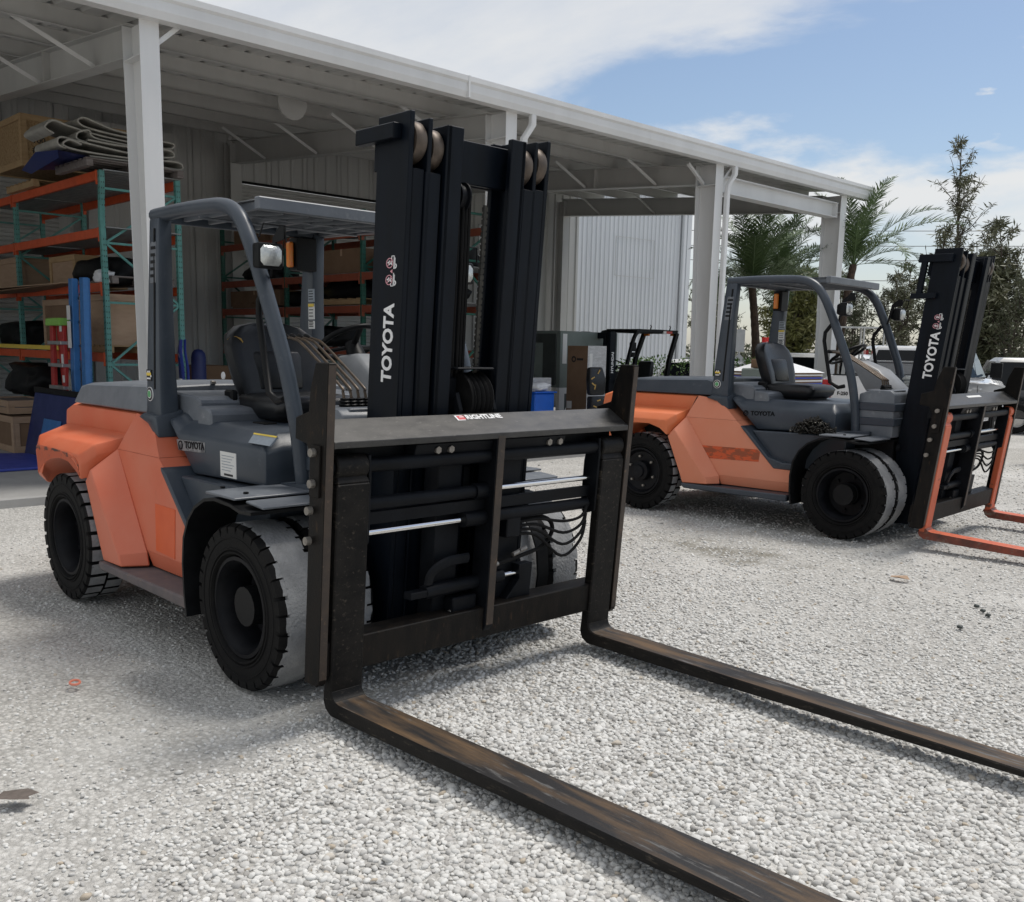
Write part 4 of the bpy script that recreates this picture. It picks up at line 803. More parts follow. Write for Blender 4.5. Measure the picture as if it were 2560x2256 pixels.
    # ---- headlights on the front legs
    for s in (-1, 1):
        hl = MB(); cx_, cy_, cz_ = -0.245, s*(0.672 if s < 0 else 0.62), 2.145
        hl.loft([[(cx_-0.075, cy_+a*0.045, cz_+b_*0.042) for a, b_ in ((-1,-1),(1,-1),(1,1),(-1,1))], [(cx_-0.03, cy_+a*0.070, cz_+b_*0.062) for a, b_ in ((-1,-1),(1,-1),(1,1),(-1,1))], [(cx_+0.03, cy_+a*0.072, cz_+b_*0.064) for a, b_ in ((-1,-1),(1,-1),(1,1),(-1,1))]])
        ho = P(hl, 'headlight', PLASTIC, bevel=0.012, seg=2)
        le = MB(); le.loft([[(cx_+0.031, cy_+a*0.060, cz_+b_*0.050) for a, b_ in ((-1,-.6),(-.7,-1),(.7,-1),(1,-.6),(1,.6),(.7,1),(-.7,1),(-1,.6))], [(cx_+0.045, cy_+a*0.050, cz_+b_*0.042) for a, b_ in ((-1,-.6),(-.7,-1),(.7,-1),(1,-.6),(1,.6),(.7,1),(-.7,1),(-1,.6))]]); le.build('lens', GLASSL, ho, smooth=60)
        br = MB(); br.prism([(cx_-0.10, cz_-0.10), (cx_-0.06, cz_+0.10), (cx_+0.01, cz_+0.155), (cx_+0.05, cz_+0.15), (cx_+0.05, cz_+0.085), (cx_-0.03, cz_+0.075), (cx_-0.085, cz_-0.10)], 'y', cy_-s*0.07, cy_-s*0.062); br.build('lamp_bracket', PLASTIC, ho, smooth=None)
        wr = MB(); wr.tube([(cx_+0.04, cy_-0.072, cz_+0.085), (cx_+0.065, cy_-0.06, cz_+0.15), (cx_+0.065, cy_+0.06, cz_+0.15), (cx_+0.045, cy_+0.078, cz_+0.07)], 0.005, 6); wr.build('lamp_guard', PLASTIC, ho)
    # combination lamp and its box on the far rear pillar
    bx = MB(); bx.box(-1.47, -1.37, 0.185, 0.335, 2.18, 2.39); bo = P(bx, 'relay_box', PLASTIC, bevel=0.006)
    am = MB(); am.box(-1.45, -1.40, 0.148, 0.182, 2.20, 2.36); am.build('amber_lamp', AMBER, bo, bevel=0.008)
    # ---- seat
    sx_, sy_, sk_ = V['seat']
    def S(mb):
        mb.v = [(-0.9+(a+0.9)*sk_+sx_, b*sk_+sy_, 1.262+(c-1.262)*(1 if sk_ == 1 else 1.02)) for a, b, c in mb.v]; return mb
    st = MB()
    def rrect(cx0, cx1, hy, z, n=4, r=0.07):
        o = []
        for (sx, sy, a0) in ((1, -1, -90), (1, 1, 0), (-1, 1, 90), (-1, -1, 180)):
            for k in range(n+1):
                a = math.radians(a0+90*k/n); o.append(((cx1-r if sx > 0 else cx0+r)+r*math.cos(a), sy*(hy-r)+r*math.sin(a), z))
        return o
    st.loft([rrect(-1.14, -0.68, 0.24, 1.262), rrect(-1.17, -0.64, 0.265, 1.30), rrect(-1.17, -0.625, 0.27, 1.355), rrect(-1.14, -0.66, 0.25, 1.395), rrect(-1.08, -0.74, 0.18, 1.405)])
    so = P(S(st), 'seat', VINYL, smooth=60)
    bk = MB(); rings = []
    for z, hy, x0, th in ((1.33, 0.235, -1.12, 0.10), (1.40, 0.25, -1.135, 0.115), (1.52, 0.275, -1.165, 0.125), (1.66, 0.29, -1.205, 0.12), (1.745, 0.27, -1.235, 0.105), (1.80, 0.20, -1.255, 0.085), (1.822, 0.10, -1.265, 0.05)):
        o = []
        for k in range(20):
            a = 2*PI*k/20; ca, sa = math.cos(a), math.sin(a)
            px_ = math.copysign(abs(ca)**0.45, ca)*th/2; py_ = math.copysign(abs(sa)**0.55, sa)*hy
            dish = 0.045*(abs(py_)/hy)**2 if px_ > 0 else 0.02*(abs(py_)/hy)**2
            o.append((x0+px_+dish, py_, z))
        rings.append(o)
    bk.loft(rings); P(S(bk), 'backrest', VINYL, smooth=60)
    ins = MB(); ins.loft([[(-1.078, y, z) for y, z in ((-0.14, 1.42), (0.14, 1.42), (0.165, 1.62), (0.15, 1.655), (-0.15, 1.655), (-0.165, 1.62))], [(-1.062, y*0.93, 1.535+(z-1.535)*0.93) for y, z in ((-0.14, 1.42), (0.14, 1.42), (0.165, 1.62), (0.15, 1.655), (-0.15, 1.655), (-0.165, 1.62))]])
    ins.v = [(x-0.28*(z-1.42), y, z) for x, y, z in ins.v]; P(S(ins), 'backrest_cushion', VINYL, bevel=0.006, smooth=50)
    bm_ = MB(); bm_.box(-1.12, -0.70, -0.20, 0.20, 1.235, 1.268); P(S(bm_), 'seat_rail', PLASTIC)
    bl = MB(); bl.box(-1.17, -1.08, -0.315, -0.272, 1.30, 1.42); P(S(bl), 'seat_buckle', PLASTIC, bevel=0.012)
    if V['tornseat']:
        fo = MB(); fo.lathe([(0.0, 0.012), (0.035, 0.010), (0.05, 0.0)], (0, 0, 0), 9, 'y'); o = fo.build('torn_foam', FOAM, root); o.location = (-0.9+(-1.165+0.9)*sk_+sx_, -0.240*sk_+sy_, 1.715); o.rotation_euler = (0.5, 0, 0.9); o.scale = (1.0, 0.7, 0.75)
        bt = MB(); bt.lathe([(0.0, -0.004), (0.022, -0.003), (0.024, 0.0)], (-1.215, -0.290, 1.50), 16, 'y'); P(S(bt), 'white_button', WHITEP)
    # ---- steering column, wheel, levers
    co = MB(); co.loft([[(-0.20, -0.20, 1.37), (0.10, -0.20, 1.39), (0.10, 0.20, 1.39), (-0.20, 0.20, 1.37)], [(-0.34, -0.16, 1.56), (-0.10, -0.16, 1.58), (-0.10, 0.16, 1.58), (-0.34, 0.16, 1.56)], [(-0.50, -0.105, 1.645), (-0.30, -0.105, 1.665), (-0.30, 0.105, 1.665), (-0.50, 0.105, 1.645)]])
    P(co, 'steering_console', CONSOLE, bevel=0.02, seg=2)
    co = MB(); co.cyl((-0.435, 0, 1.63), (-0.475, 0, 1.70), 0.06, 16, 0.045); P(co, 'steering_boss', PLASTIC)
    sw = MB(); ax = Vector((-0.50, 0, 0.86)).normalized(); cc = Vector((-0.495, 0, 1.725)); u = Vector((0, 1, 0)); v = ax.cross(u); Rw = 0.185
    rings = []
    for k in range(36):
        a = 2*PI*k/36; p = cc + (u*math.cos(a)+v*math.sin(a))*Rw; er = (u*math.cos(a)+v*math.sin(a)); rr = 0.0165*(1.0 if k % 2 else 0.90)
        rings.append([tuple(p + er*math.cos(2*PI*j/8)*rr + ax*math.sin(2*PI*j/8)*rr) for j in range(8)])
    rings.append(rings[0]); sw.loft(rings, cap=False); swo = P(sw, 'steering_wheel', PLASTIC, smooth=60)
    for a in (0.3, 2.4, 4.5):
        sk = MB(); e_ = cc + (u*math.cos(a)+v*math.sin(a))*Rw; sk.tube([tuple(cc-ax*0.03), tuple(e_)], 0.012, 8, flat=1.6); sk.build('spoke', PLASTIC, swo)
    hb = MB(); hb.cyl(tuple(cc-ax*0.05), tuple(cc-ax*0.005), 0.04, 16); hb.build('hub', PLASTIC, swo)
    for k in range(4):
        y = -0.435+k*0.045; lift = 0.0
        lv = MB(); lv.tube(bez([(0.075, y, 1.43), (0.062, y, 1.475), (0.035, y, 1.505), (-0.30, y, 1.700), (-0.40, y, 1.735), (-0.475, y, 1.742)], 4), 0.0075, 8); lo = P(lv, 'lever', LEVER, smooth=60)
        kn = MB(); kn.tube([(-0.455, y, 1.742), (-0.475, y, 1.745), (-0.50, y, 1.748), (-0.522, y, 1.748)], [0.009, 0.016, 0.019, 0.009], 10); kn.build('knob', PLASTIC, lo, smooth=60)
        bt = MB(); bt.lathe([(0.034, 0.0), (0.026, 0.008), (0.033, 0.016), (0.024, 0.024), (0.030, 0.032), (0.021, 0.040), (0.026, 0.046), (0.012, 0.05)], (0.078, y, 1.392), 12, 'z'); bt.build('lever_boot', PLASTIC, lo, smooth=50)
    pl = MB(); pl.box(-0.06, 0.22, -0.50, -0.24, 1.375, 1.397); P(pl, 'lever_plate', GREYTOP, bevel=0.004)
    # ---- wheels (dual at the front, single at the rear)
    for s in (-1, 1):
        nut = BOLT if V['brightnuts'] else RIM
        for k, yo_ in enumerate((1.02, 0.745)):
            add_wheel(root, 'front_wheel', 0.0, s*yo_, 0.42, 0.255, 30, 0.024, 3+k+int(s), True, 0.19, s, RIM, 0.3+k, V['brightnuts'])
        add_wheel(root, 'rear_wheel', -WB, s*1.03, 0.42, 0.245, 27, 0.030, 9+int(s), False, 0.15 if not V['brightnuts'] else 0.045, s, nut, 0.7, V['brightnuts'])
    # ---- mast
    T = V['tilt']; ZT = V['mast_top']; XR, XF = 0.158, 0.405
    def M(): return MB(T)
    for s in (-1, 1):
        yb = s*0.425 if s < 0 else 0.488
        m1 = M(); m1.box(XR, XF, yb, yb-s*0.028, 0.13, ZT-0.0); m1.box(XF-0.03, XF, yb-s*0.028, yb-s*0.095, 0.13, ZT-0.245); m1.box(XR, XR+0.03, yb-s*0.028, yb-s*0.085, 0.13, ZT); P(m1, 'outer_mast_rail', MASTB, bevel=0.004)
        m2 = M(); y2 = s*0.325 if s < 0 else 0.388; m2.box(XR+0.05, XF+0.012, y2, y2-s*0.024, 0.14, ZT-0.02); m2.box(XF-0.018, XF+0.012, y2+s*0.004, y2-s*0.085, 0.14, ZT-0.255); m2.box(XR+0.05, XR+0.08, y2+s*0.0, y2-s*0.08, 0.14, ZT-0.02); P(m2, 'middle_mast_rail', MASTB, bevel=0.004)
        m3 = M(); y3 = s*0.222 if s < 0 else 0.285; m3.box(XR+0.09, XF+0.028, y3, y3-s*0.026, 0.16, ZT-0.035); m3.box(XF-0.005, XF+0.028, y3+s*0.004, y3-s*0.098, 0.16, ZT-0.035); m3.box(XR+0.09, XR+0.12, y3, y3-s*0.08, 0.16, ZT-0.035); P(m3, 'inner_mast_rail', MASTB, bevel=0.004)
        for yy_, z_ in ((s*0.362+(0.063 if s > 0 else 0), ZT-0.125), (s*0.262+(0.063 if s > 0 else 0), ZT-0.145)):
            ro = M(); ro.lathe([(0.02, -0.031), (0.088, -0.031), (0.094, -0.022), (0.094, 0.022), (0.088, 0.031), (0.02, 0.031)], (XF-0.075, yy_, z_), 28, 'y'); P(ro, 'mast_roller', BRONZE, smooth=40)
        lg = M(); lg.box(0.045, 0.345, yb-s*0.0, yb+s*0.05, ZT-0.12, ZT-0.05); P(lg, 'mast_lug', MASTB, bevel=0.004)
        if V['post']:
            lg = M(); lg.box(0.03, 0.26, yb, yb+s*0.05, ZT-0.445, ZT-0.395); P(lg, 'mast_lug', MASTB, bevel=0.004)
            lg = M(); lg.box(0.075, 0.125, yb+s*0.004, yb+s*0.05, ZT-0.40, ZT-0.115); P(lg, 'lug_post', MASTB, bevel=0.004)
    for z0, z1, x in ((ZT-0.265, ZT-0.065, XF-0.06), (1.15, 1.28, XR+0.10), (0.35, 0.5, XR+0.10)):
        cm = M(); cm.box(x-0.03, x, -0.20, 0.262, z0, z1); P(cm, 'mast_crossbar', MASTB, bevel=0.004)
    cm = M(); cm.box(XR-0.03, XR, -0.42, 0.485, ZT-0.24, ZT-0.08); P(cm, 'mast_crossbar', MASTB, bevel=0.004)
    for y, r, z1 in ((-0.02, 0.036, ZT-0.30), (0.075, 0.03, 1.55)):
        cy_ = M(); cy_.cyl((XF-0.10, y, 0.2), (XF-0.10, y, z1), r, 16); P(cy_, 'lift_cylinder', MASTB)
    sh = M(); sh.lathe([(0.015, -0.03), (0.075, -0.03), (0.075, -0.022), (0.06, -0.015), (0.06, 0.015), (0.075, 0.022), (0.075, 0.03), (0.015, 0.03)], (XF-0.08, -0.055, ZT-0.33), 24, 'y'); P(sh, 'chain_sheave', BLACK)
    for y in (-0.085, -0.07, -0.04, -0.02, 0.0):
        ho = M(); ho.tube(bez([(XF-0.05, y, ZT-0.34), (XF-0.035, y-0.004, 2.1), (XF-0.04, y+0.004, 1.8), (XF-0.03, y, 1.58)], 4), 0.0085, 6); P(ho, 'mast_hose', RUBBER)
    for y in (-0.105, 0.10):
        ch = M(); z = 1.30
        while z < ZT-0.36:
            ch.box(XF-0.055, XF-0.037, y-0.012, y+0.012, z, z+0.022); ch.box(XF-0.052, XF-0.040, y-0.008, y+0.008, z+0.02, z+0.032); z += 0.03
        P(ch, 'lift_chain', CHAINM, smooth=None, fixn=False)
    # hose drum between the rails
    dm = M(); prof = [(0.02, -0.075), (0.15, -0.075), (0.155, -0.066)]
    for k in range(4): prof += [(0.125, -0.06+k*0.031), (0.14, -0.052+k*0.031), (0.145, -0.045+k*0.031), (0.14, -0.038+k*0.031)]
    prof += [(0.155, 0.066), (0.15, 0.075), (0.02, 0.075)]
    dm.lathe(prof, (XF-0.055, 0.045, 1.44), 32, 'y'); P(dm, 'hose_drum', RUBBER, smooth=40)
    for y in (-0.075, 0.155):
        bmr = M(); bmr.prism([(XF-0.02, 1.28), (XF+0.05, 1.30), (XF+0.07, 1.40), (XF+0.03, 1.49), (XF-0.0, 1.45), (XF+0.03, 1.39), (XF-0.02, 1.36)], 'y', y-0.012, y+0.012); P(bmr, 'chain_anchor', BLACK, bevel=0.004)
    hk = M(); hk.box(XF-0.12, XF-0.02, -0.105, -0.04, 1.38, 1.56); hk.box(XF-0.16, XF+0.05, -0.10, 0.15, 1.60, 1.612); P(hk, 'valve_block', BLACK, bevel=0.006)
    # lettering and pictograms, both sides of the mast read from the side
    tx = V['text_x']
    ang = math.atan(T)
    def on_mast(x, z, y): return (x+T*z, y, z)
    text('mast_lettering', 'TOYOTA', V.get('text_h', 0.105), frame(on_mast(tx, V['text_z'], -0.4275), (math.sin(ang), 0, math.cos(ang)), (-math.cos(ang), 0, math.sin(ang))), WHITEP, root, bold=0.0035, sx=V.get('text_sx', 0.86))
    chevron_no_person(root, T, 0, tx-0.016, V['text_z']+0.455, -0.4255)
    # tilt cylinders and dark mass behind the carriage
    for s in (-1, 1):
        tc_ = MB(); tc_.cyl((-0.15, s*0.46, 0.75), (XR+0.03+T*0.85, s*0.40, 0.86), 0.045, 14); P(tc_, 'tilt_cylinder', BLACK)
    # ---- carriage with fork positioner
    X0 = V['x0']; cy0 = V['cy']
    def Cg(): return MB(T, X0)
    for s in (-1, 1):
        y1 = cy0+s*1.012; y0 = cy0+s*0.97
        pl = Cg(); pl.prism([(0, 0.225), (-0.02, 0.20), (-0.12, 0.20), (-0.12, 1.235), (-0.155, 1.285), (-0.245, 1.30), (-0.245, 1.395), (-0.145, 1.425), (-0.135, 1.52), (-0.10, 1.635), (0, 1.635)], 'y', min(y0, y1), max(y0, y1))
        P(pl, 'side_plate', RUSTB, bevel=0.004)
        ed = Cg(); ed.box(-0.001, 0.0015, min(y0, y1)+0.003, max(y0, y1)-0.003, 0.235, 1.625); P(ed, 'plate_edge', EDGEB)
        bp_ = Cg(); bp_.box(-0.105, -0.03, y1, y1+s*0.012, 1.06, 1.285); P(bp_, 'bolt_plate', RUSTB, bevel=0.002)
        for z, xx in ((1.255, -0.07), (1.12, -0.07), (1.0, -0.085), (0.865, -0.09)):
            b = Cg(); b.cyl((xx, y1+s*0.01, z), (xx, y1+s*0.034, z), 0.019, 10); P(b, 'plate_bolt', BOLT, smooth=30)
    tb = Cg(); ya, yb_ = cy0-0.97, cy0+0.97
    tb.loft([[(-0.150, ya, 1.388), (-0.166, ya, 1.372), (-0.016, ya, 1.272), (0.0, ya, 1.272), (0.0, ya, 1.300)], [(-0.150, yb_, 1.388), (-0.166, yb_, 1.372), (-0.016, yb_, 1.272), (0.0, yb_, 1.272), (0.0, yb_, 1.300)]])
    tpo = P(tb, 'top_plate', BARB, bevel=0.002, smooth=None)
    def onp(y, t, e=0.0015):                      # point on the sloping face, t = 0 at its top edge
        z = 1.388-0.088*t; return (X0-0.150+0.150*t+T*z+e*0.5, y, z+e)
    upd = (Vector(onp(0, 0))-Vector(onp(0, 1))).normalized()
    def quad(nm, m, ya_, yb2, ta, tb_, e):
        q = MB(); q.loft([[onp(ya_, ta, e-0.001), onp(yb2, ta, e-0.001), onp(yb2, tb_, e-0.001), onp(ya_, tb_, e-0.001)], [onp(ya_, ta, e), onp(yb2, ta, e), onp(yb2, tb_, e), onp(ya_, tb_, e)]]); q.build(nm, m, tpo, smooth=None)
    if not V['stripe']:
        text('plate_lettering', 'RIGHTLINE', 0.047, frame(onp(-0.138, 0.20, 0.002), (0, 1, 0), upd), WHITEP, tpo, bold=0.0016, depth=0.0006, sx=1.02)
        quad('plate_logo', WHITEP, -0.200, -0.150, 0.08, 0.32, 0.0015); quad('plate_logo', REDP, -0.190, -0.145, 0.11, 0.29, 0.0025); quad('plate_logo', WHITEP, -0.178, -0.150, 0.16, 0.19, 0.0035)
    else: quad('worn_label', STICKER, -0.22, 0.15, 0.25, 0.42, 0.0015)
    bk_ = Cg(); bk_.box(-0.17, -0.13, ya, yb_, 1.18, 1.375); bk_.prism([(-0.13, 1.30), (-0.13, 1.18), (-0.06, 1.18), (-0.03, 1.265)], 'y', cy0-0.50, cy0+0.50); P(bk_, 'carriage_beam', BLACK, bevel=0.004)
    for yy_ in (cy0-0.33, cy0+0.42):
        lp = Cg(); lp.prism([(yy_-0.085, 1.262), (yy_-0.06, 1.20), (yy_+0.06, 1.20), (yy_+0.085, 1.262)], 'x', -0.07, -0.05); lo = P(lp, 'clamp_plate', BLACK, bevel=0.003)
        for q in (-0.04, 0.04):
            b = Cg(); b.cyl((-0.05, yy_+q, 1.232), (-0.03, yy_+q, 1.232), 0.018, 6); b.build('clamp_bolt', BOLT, lo, smooth=None)
    lb = Cg(); lb.prism([(-0.16, 0.40), (-0.02, 0.40), (-0.02, 0.24), (-0.16, 0.24)], 'y', ya, yb_); P(lb, 'lower_beam', RUSTB, bevel=0.005)
    sh = Cg(); sh.cyl((-0.065, ya, 1.183), (-0.065, yb_, 1.183), 0.035, 20); P(sh, 'fork_shaft', BLACK)
    cb = Cg(); cb.prism([(-0.002, 0.30), (-0.04, 0.245), (-0.13, 0.245), (-0.13, 1.29), (-0.002, 1.29)], 'y', cy0-0.022, cy0+0.030); P(cb, 'centre_bar', BLACK, bevel=0.003)
    ed = Cg(); ed.box(-0.001, 0.0015, cy0-0.018, cy0+0.027, 0.31, 1.285); P(ed, 'bar_edge', EDGEB)
    fl = Cg(); fl.box(-0.10, -0.07, ya, yb_, 0.905, 0.965); P(fl, 'guide_bar', BLACK, bevel=0.003)
    c1 = Cg(); c1.cyl((-0.075, cy0-0.80, 1.005), (-0.075, cy0-0.03, 1.005), 0.032, 16); c1.cyl((-0.075, cy0-0.10, 1.005), (-0.075, cy0+0.0, 1.005), 0.042, 16); P(c1, 'positioner_cylinder', BLACK)
    c1 = Cg(); c1.cyl((-0.075, cy0-0.01, 1.012), (-0.075, cy0+0.75, 1.012), 0.0155, 14); P(c1, 'positioner_rod', CHROME)
    c2 = Cg(); c2.cyl((-0.075, cy0+0.04, 0.868), (-0.075, cy0+0.75, 0.868), 0.032, 16); c2.cyl((-0.075, cy0-0.16, 0.868), (-0.075, cy0+0.05, 0.868), 0.040, 16); P(c2, 'positioner_cylinder', BLACK)
    c2 = Cg(); c2.cyl((-0.075, cy0-0.80, 0.868), (-0.075, cy0-0.10, 0.868), 0.0155, 14); P(c2, 'positioner_rod', CHROME)
    # inner uprights of the carriage running on the mast, side shift cylinder, hoses
    for s in (-1, 1):
        up_ = Cg(); up_.prism([(-0.24, 0.26), (-0.13, 0.26), (-0.13, 1.18), (-0.24, 1.36), (-0.24, 0.26)], 'y', s*0.28, s*0.13); P(up_, 'carriage_upright', BLACK, bevel=0.004)
    ss = Cg(); ss.cyl((-0.10, cy0-0.36, 0.52), (-0.10, cy0+0.16, 0.53), 0.036, 16); ss.box(-0.13, -0.07, cy0-0.46, cy0-0.30, 0.50, 0.535); P(ss, 'shift_cylinder', BLACK, bevel=0.003)
    ss = Cg(); ss.cyl((-0.10, cy0+0.15, 0.53), (-0.10, cy0+0.27, 0.53), 0.014, 12); P(ss, 'shift_rod', CHROME)
    ss = Cg(); ss.prism([(cy0+0.26, 0.58), (cy0+0.36, 0.58), (cy0+0.355, 0.40), (cy0+0.18, 0.40), (cy0+0.27, 0.50)], 'x', -0.13, -0.07); P(ss, 'shift_bracket', BLACK, bevel=0.003)
    for k in range(4):
        hs = Cg(); z0 = 0.84-0.02*k; sag = 0.05+0.045*k
        hs.tube(bez([(-0.08, cy0+0.22, z0-0.03), (-0.06, cy0+0.36, z0-0.02-0.01*k), (-0.04, cy0+0.55, z0-sag), (-0.03, cy0+0.68, z0-sag*0.6), (-0.06, cy0+0.745, z0+0.05-0.02*k)], 5), 0.0085, 8); P(hs, 'hydraulic_hose', RUBBER, smooth=60)
    hs = Cg(); hs.tube(bez([(-0.12, cy0+0.22, 0.80), (-0.10, cy0+0.36, 0.83), (-0.08, cy0+0.47, 0.80), (-0.08, cy0+0.50, 0.73), (-0.08, cy0+0.43, 0.66), (-0.08, cy0+0.30, 0.63), (-0.09, cy0+0.10, 0.60)], 5), 0.012, 8); P(hs, 'hydraulic_hose', RUBBER, smooth=60)
    for y, z in ((cy0+0.24, 0.645), (cy0+0.29, 0.66), (cy0-0.10, 0.43), (cy0-0.18, 0.40), (cy0+0.09, 0.60)):
        ft = Cg(); ft.cyl((-0.08, y-0.025, z-0.006), (-0.08, y+0.02, z+0.006), 0.013, 8); P(ft, 'hose_fitting', BOLT, smooth=None)
    vb = Cg(); vb.box(-0.14, -0.06, cy0+0.14, cy0+0.24, 0.74, 0.85); vb.box(-0.14, -0.06, cy0-0.20, cy0-0.04, 0.36, 0.47); P(vb, 'hose_manifold', BLACK, bevel=0.006)
    hl_ = Cg(); hl_.tube(bez([(-0.09, cy0-0.34, 0.56), (-0.08, cy0-0.33, 0.62), (-0.08, cy0-0.24, 0.66), (-0.08, cy0-0.10, 0.665)], 4), 0.014, 8, flat=2.0); P(hl_, 'lock_handle', BLACK)
    # curved black strap in front of the far front wheel
    sp_ = MB(); arc = [(0.30, 0.78), (0.40, 0.70), (0.455, 0.58), (0.47, 0.44), (0.455, 0.33)]
    sp_.loft([[(x, 0.60+w, z) for x, z in arc for w in (0,)] + [(x+0.012, 0.60+w, z) for x, z in arc[::-1] for w in (0,)], [(x, 0.685, z) for x, z in arc] + [(x+0.012, 0.685, z) for x, z in arc[::-1]]]); P(sp_, 'fender_strap', PLASTIC)
    # ---- forks
    for s, y0, y1, yt0, yt1, htop, slope in V['forks']:
        fk = MB(); bx0 = X0
        shm, blm = V['fork_mats']
        # shank
        f = MB(T, X0); f.box(-0.062, -0.004, y0, y1, 0.16, 1.115); f.loft([[(-0.062, y0, 1.115), (-0.004, y0, 1.115), (-0.004, y1, 1.115), (-0.062, y1, 1.115)], [(-0.07, y0+0.008, 1.15), (-0.026, y0+0.008, 1.15), (-0.026, y1-0.008, 1.15), (-0.07, y1-0.008, 1.15)]])
        f.lathe([(0.036, y0+0.004), (0.058, y0+0.004), (0.058, y1-0.004), (0.036, y1-0.004)], (-0.065, 0, 1.183), 24, 'y')
        fo = P(f, 'fork', shm, bevel=0.006, smooth=30)
        # heel and blade
        xs = X0+T*0.16
        zb = htop-0.066; tipx = 3.15
        def ztop(x): return htop - slope*(x-xs)
        prof_o = [(xs-0.062+T*0.0, 0.17), (xs-0.068, htop+0.02), (xs-0.058, htop-0.03), (xs-0.02, zb+0.006), (xs+0.04, zb-0.002)]
        n = 9; bl = MB(); top_y = lambda x, a, b_: a + (b_-a)*(x-xs)/(tipx-xs)
        rings = []
        th = lambda x: 0.068 - 0.040*max(0, (x-xs-0.4)/(tipx-xs-0.4))
        secs = [(xs-0.004, None)]
        L0 = []
        # side outline of heel + blade
        inn = [(xs-0.004, 0.17), (xs+0.002, htop+0.028), (xs+0.018, htop+0.008), (xs+0.05, ztop(xs+0.05))] + [(xs+0.05+(tipx-xs-0.05)*k/n, ztop(xs+0.05+(tipx-xs-0.05)*k/n)) for k in range(1, n+1)]
        outl = [(xs-0.062, 0.17), (xs-0.068, htop-0.005), (xs-0.052, htop-0.045), (xs-0.012, zb-0.004)] + [(xs+0.05+(tipx-xs-0.05)*k/n, ztop(xs+0.05+(tipx-xs-0.05)*k/n)-th(xs+0.05+(tipx-xs-0.05)*k/n)) for k in range(1, n+1)]
        nI = len(inn); vs = []; fs = []; mi = []
        for (xi, zi), (xo_, zo) in zip(inn, outl):
            a = top_y(max(xi, xs), y0, yt0); b_ = top_y(max(xi, xs), y1, yt1)
            vs += [(xi, a, zi), (xi, b_, zi), (xo_, b_, zo), (xo_, a, zo)]
        B = MB()
        for k in range(nI-1):
            q = k*4; B.use(1 if k >= 2 else 0); 
            B.add([], [])
            for i, (a, b_) in enumerate(((0, 1), (1, 2), (2, 3), (3, 0))):
                B.f.append([q+a, q+b_, q+4+b_, q+4+a]); B.mi.append(1 if (i == 0 and k >= 2) else 0)
        B.f.append([0, 1, 2, 3][::-1]); B.mi.append(0); B.f.append([(nI-1)*4+i for i in range(4)]); B.mi.append(0)
        B.v = vs
        B.build('fork_blade', blm, fo, bevel=0.006, smooth=30)
        # positioner bracket beside the shank
        br = MB(T, X0); yi = y1 if s < 0 else y0; br.prism([(-0.03, 1.235), (-0.11, 1.235), (-0.13, 1.10), (-0.13, 0.84), (-0.10, 0.80), (-0.02, 0.83), (-0.02, 1.14)], 'y', yi-s*0.018, yi-s*0.002); P(br, 'fork_bracket', BLACK, bevel=0.004)
    return root
WORNPLATE = mat('scuffed_silver_plate', (0.26, 0.26, 0.265), (0.08, 0.085, 0.095), rough=0.5, scale=26, lo=0.42, hi=0.58)
PAINT_A = dict(cw=ORANGE_CW, panel=ORANGE, hood=GREYTOP)
PAINT_B = dict(cw=ORANGE_CWB, panel=ORANGE_B, hood=GREY)
WRAPCLEAR = mat('smoky_roof_sheet', (0.28, 0.29, 0.30), (0.2, 0.21, 0.22), rough=0.3, scale=5)
STRIPEM = mat('smeared_orange_stripe', (0.60, 0.09, 0.02), (0.30, 0.07, 0.025), rough=0.5, scale=11, detail=4, lo=0.46, hi=0.54, streak=(1, 1, 2.6))
fa = make_forklift('nearest big orange and grey forklift with upright black mast and rusty black forks', (0, 0.012, 0), 0.0, dict(
    A=PAINT_A, scrape=True, stripe=False, tornseat=True, seat=(-0.10, -0.045, 1.10), brightnuts=False, tilt=0.072, mast_top=2.765, post=False, text_x=0.313, text_z=1.535, x0=0.70, cy=0.0,
    forks=[(-1, -0.945, -0.772, -0.872, -0.648, 0.118, 0.012), (1, 0.785, 0.965, 0.765, 0.915, 0.118, 0.012)], fork_mats=[FORKSIDE, [FORKSIDE, FORKTOP]]))
fb = make_forklift('second orange and grey forklift with forward tilted mast and orange painted forks, parked beyond', (-0.142, 6.222, 0), 0.0582, dict(
    A=PAINT_B, scrape=False, stripe=True, stripemat=STRIPEM, tornseat=False, seat=(-0.09, -0.04, 1.10), text_h=0.112, text_sx=0.93, brightnuts=True, tilt=0.107, mast_top=2.69, post=True, text_x=0.315, text_z=1.515, x0=0.735, cy=0.03,
    forks=[(-1, -0.90, -0.755, -0.86, -0.70, 0.17, 0.055), (1, 0.90, 1.045, 0.90, 1.045, 0.16, 0.05)], fork_mats=[FORKORANGE, [FORKREDLOW, FORKORANGE]]))
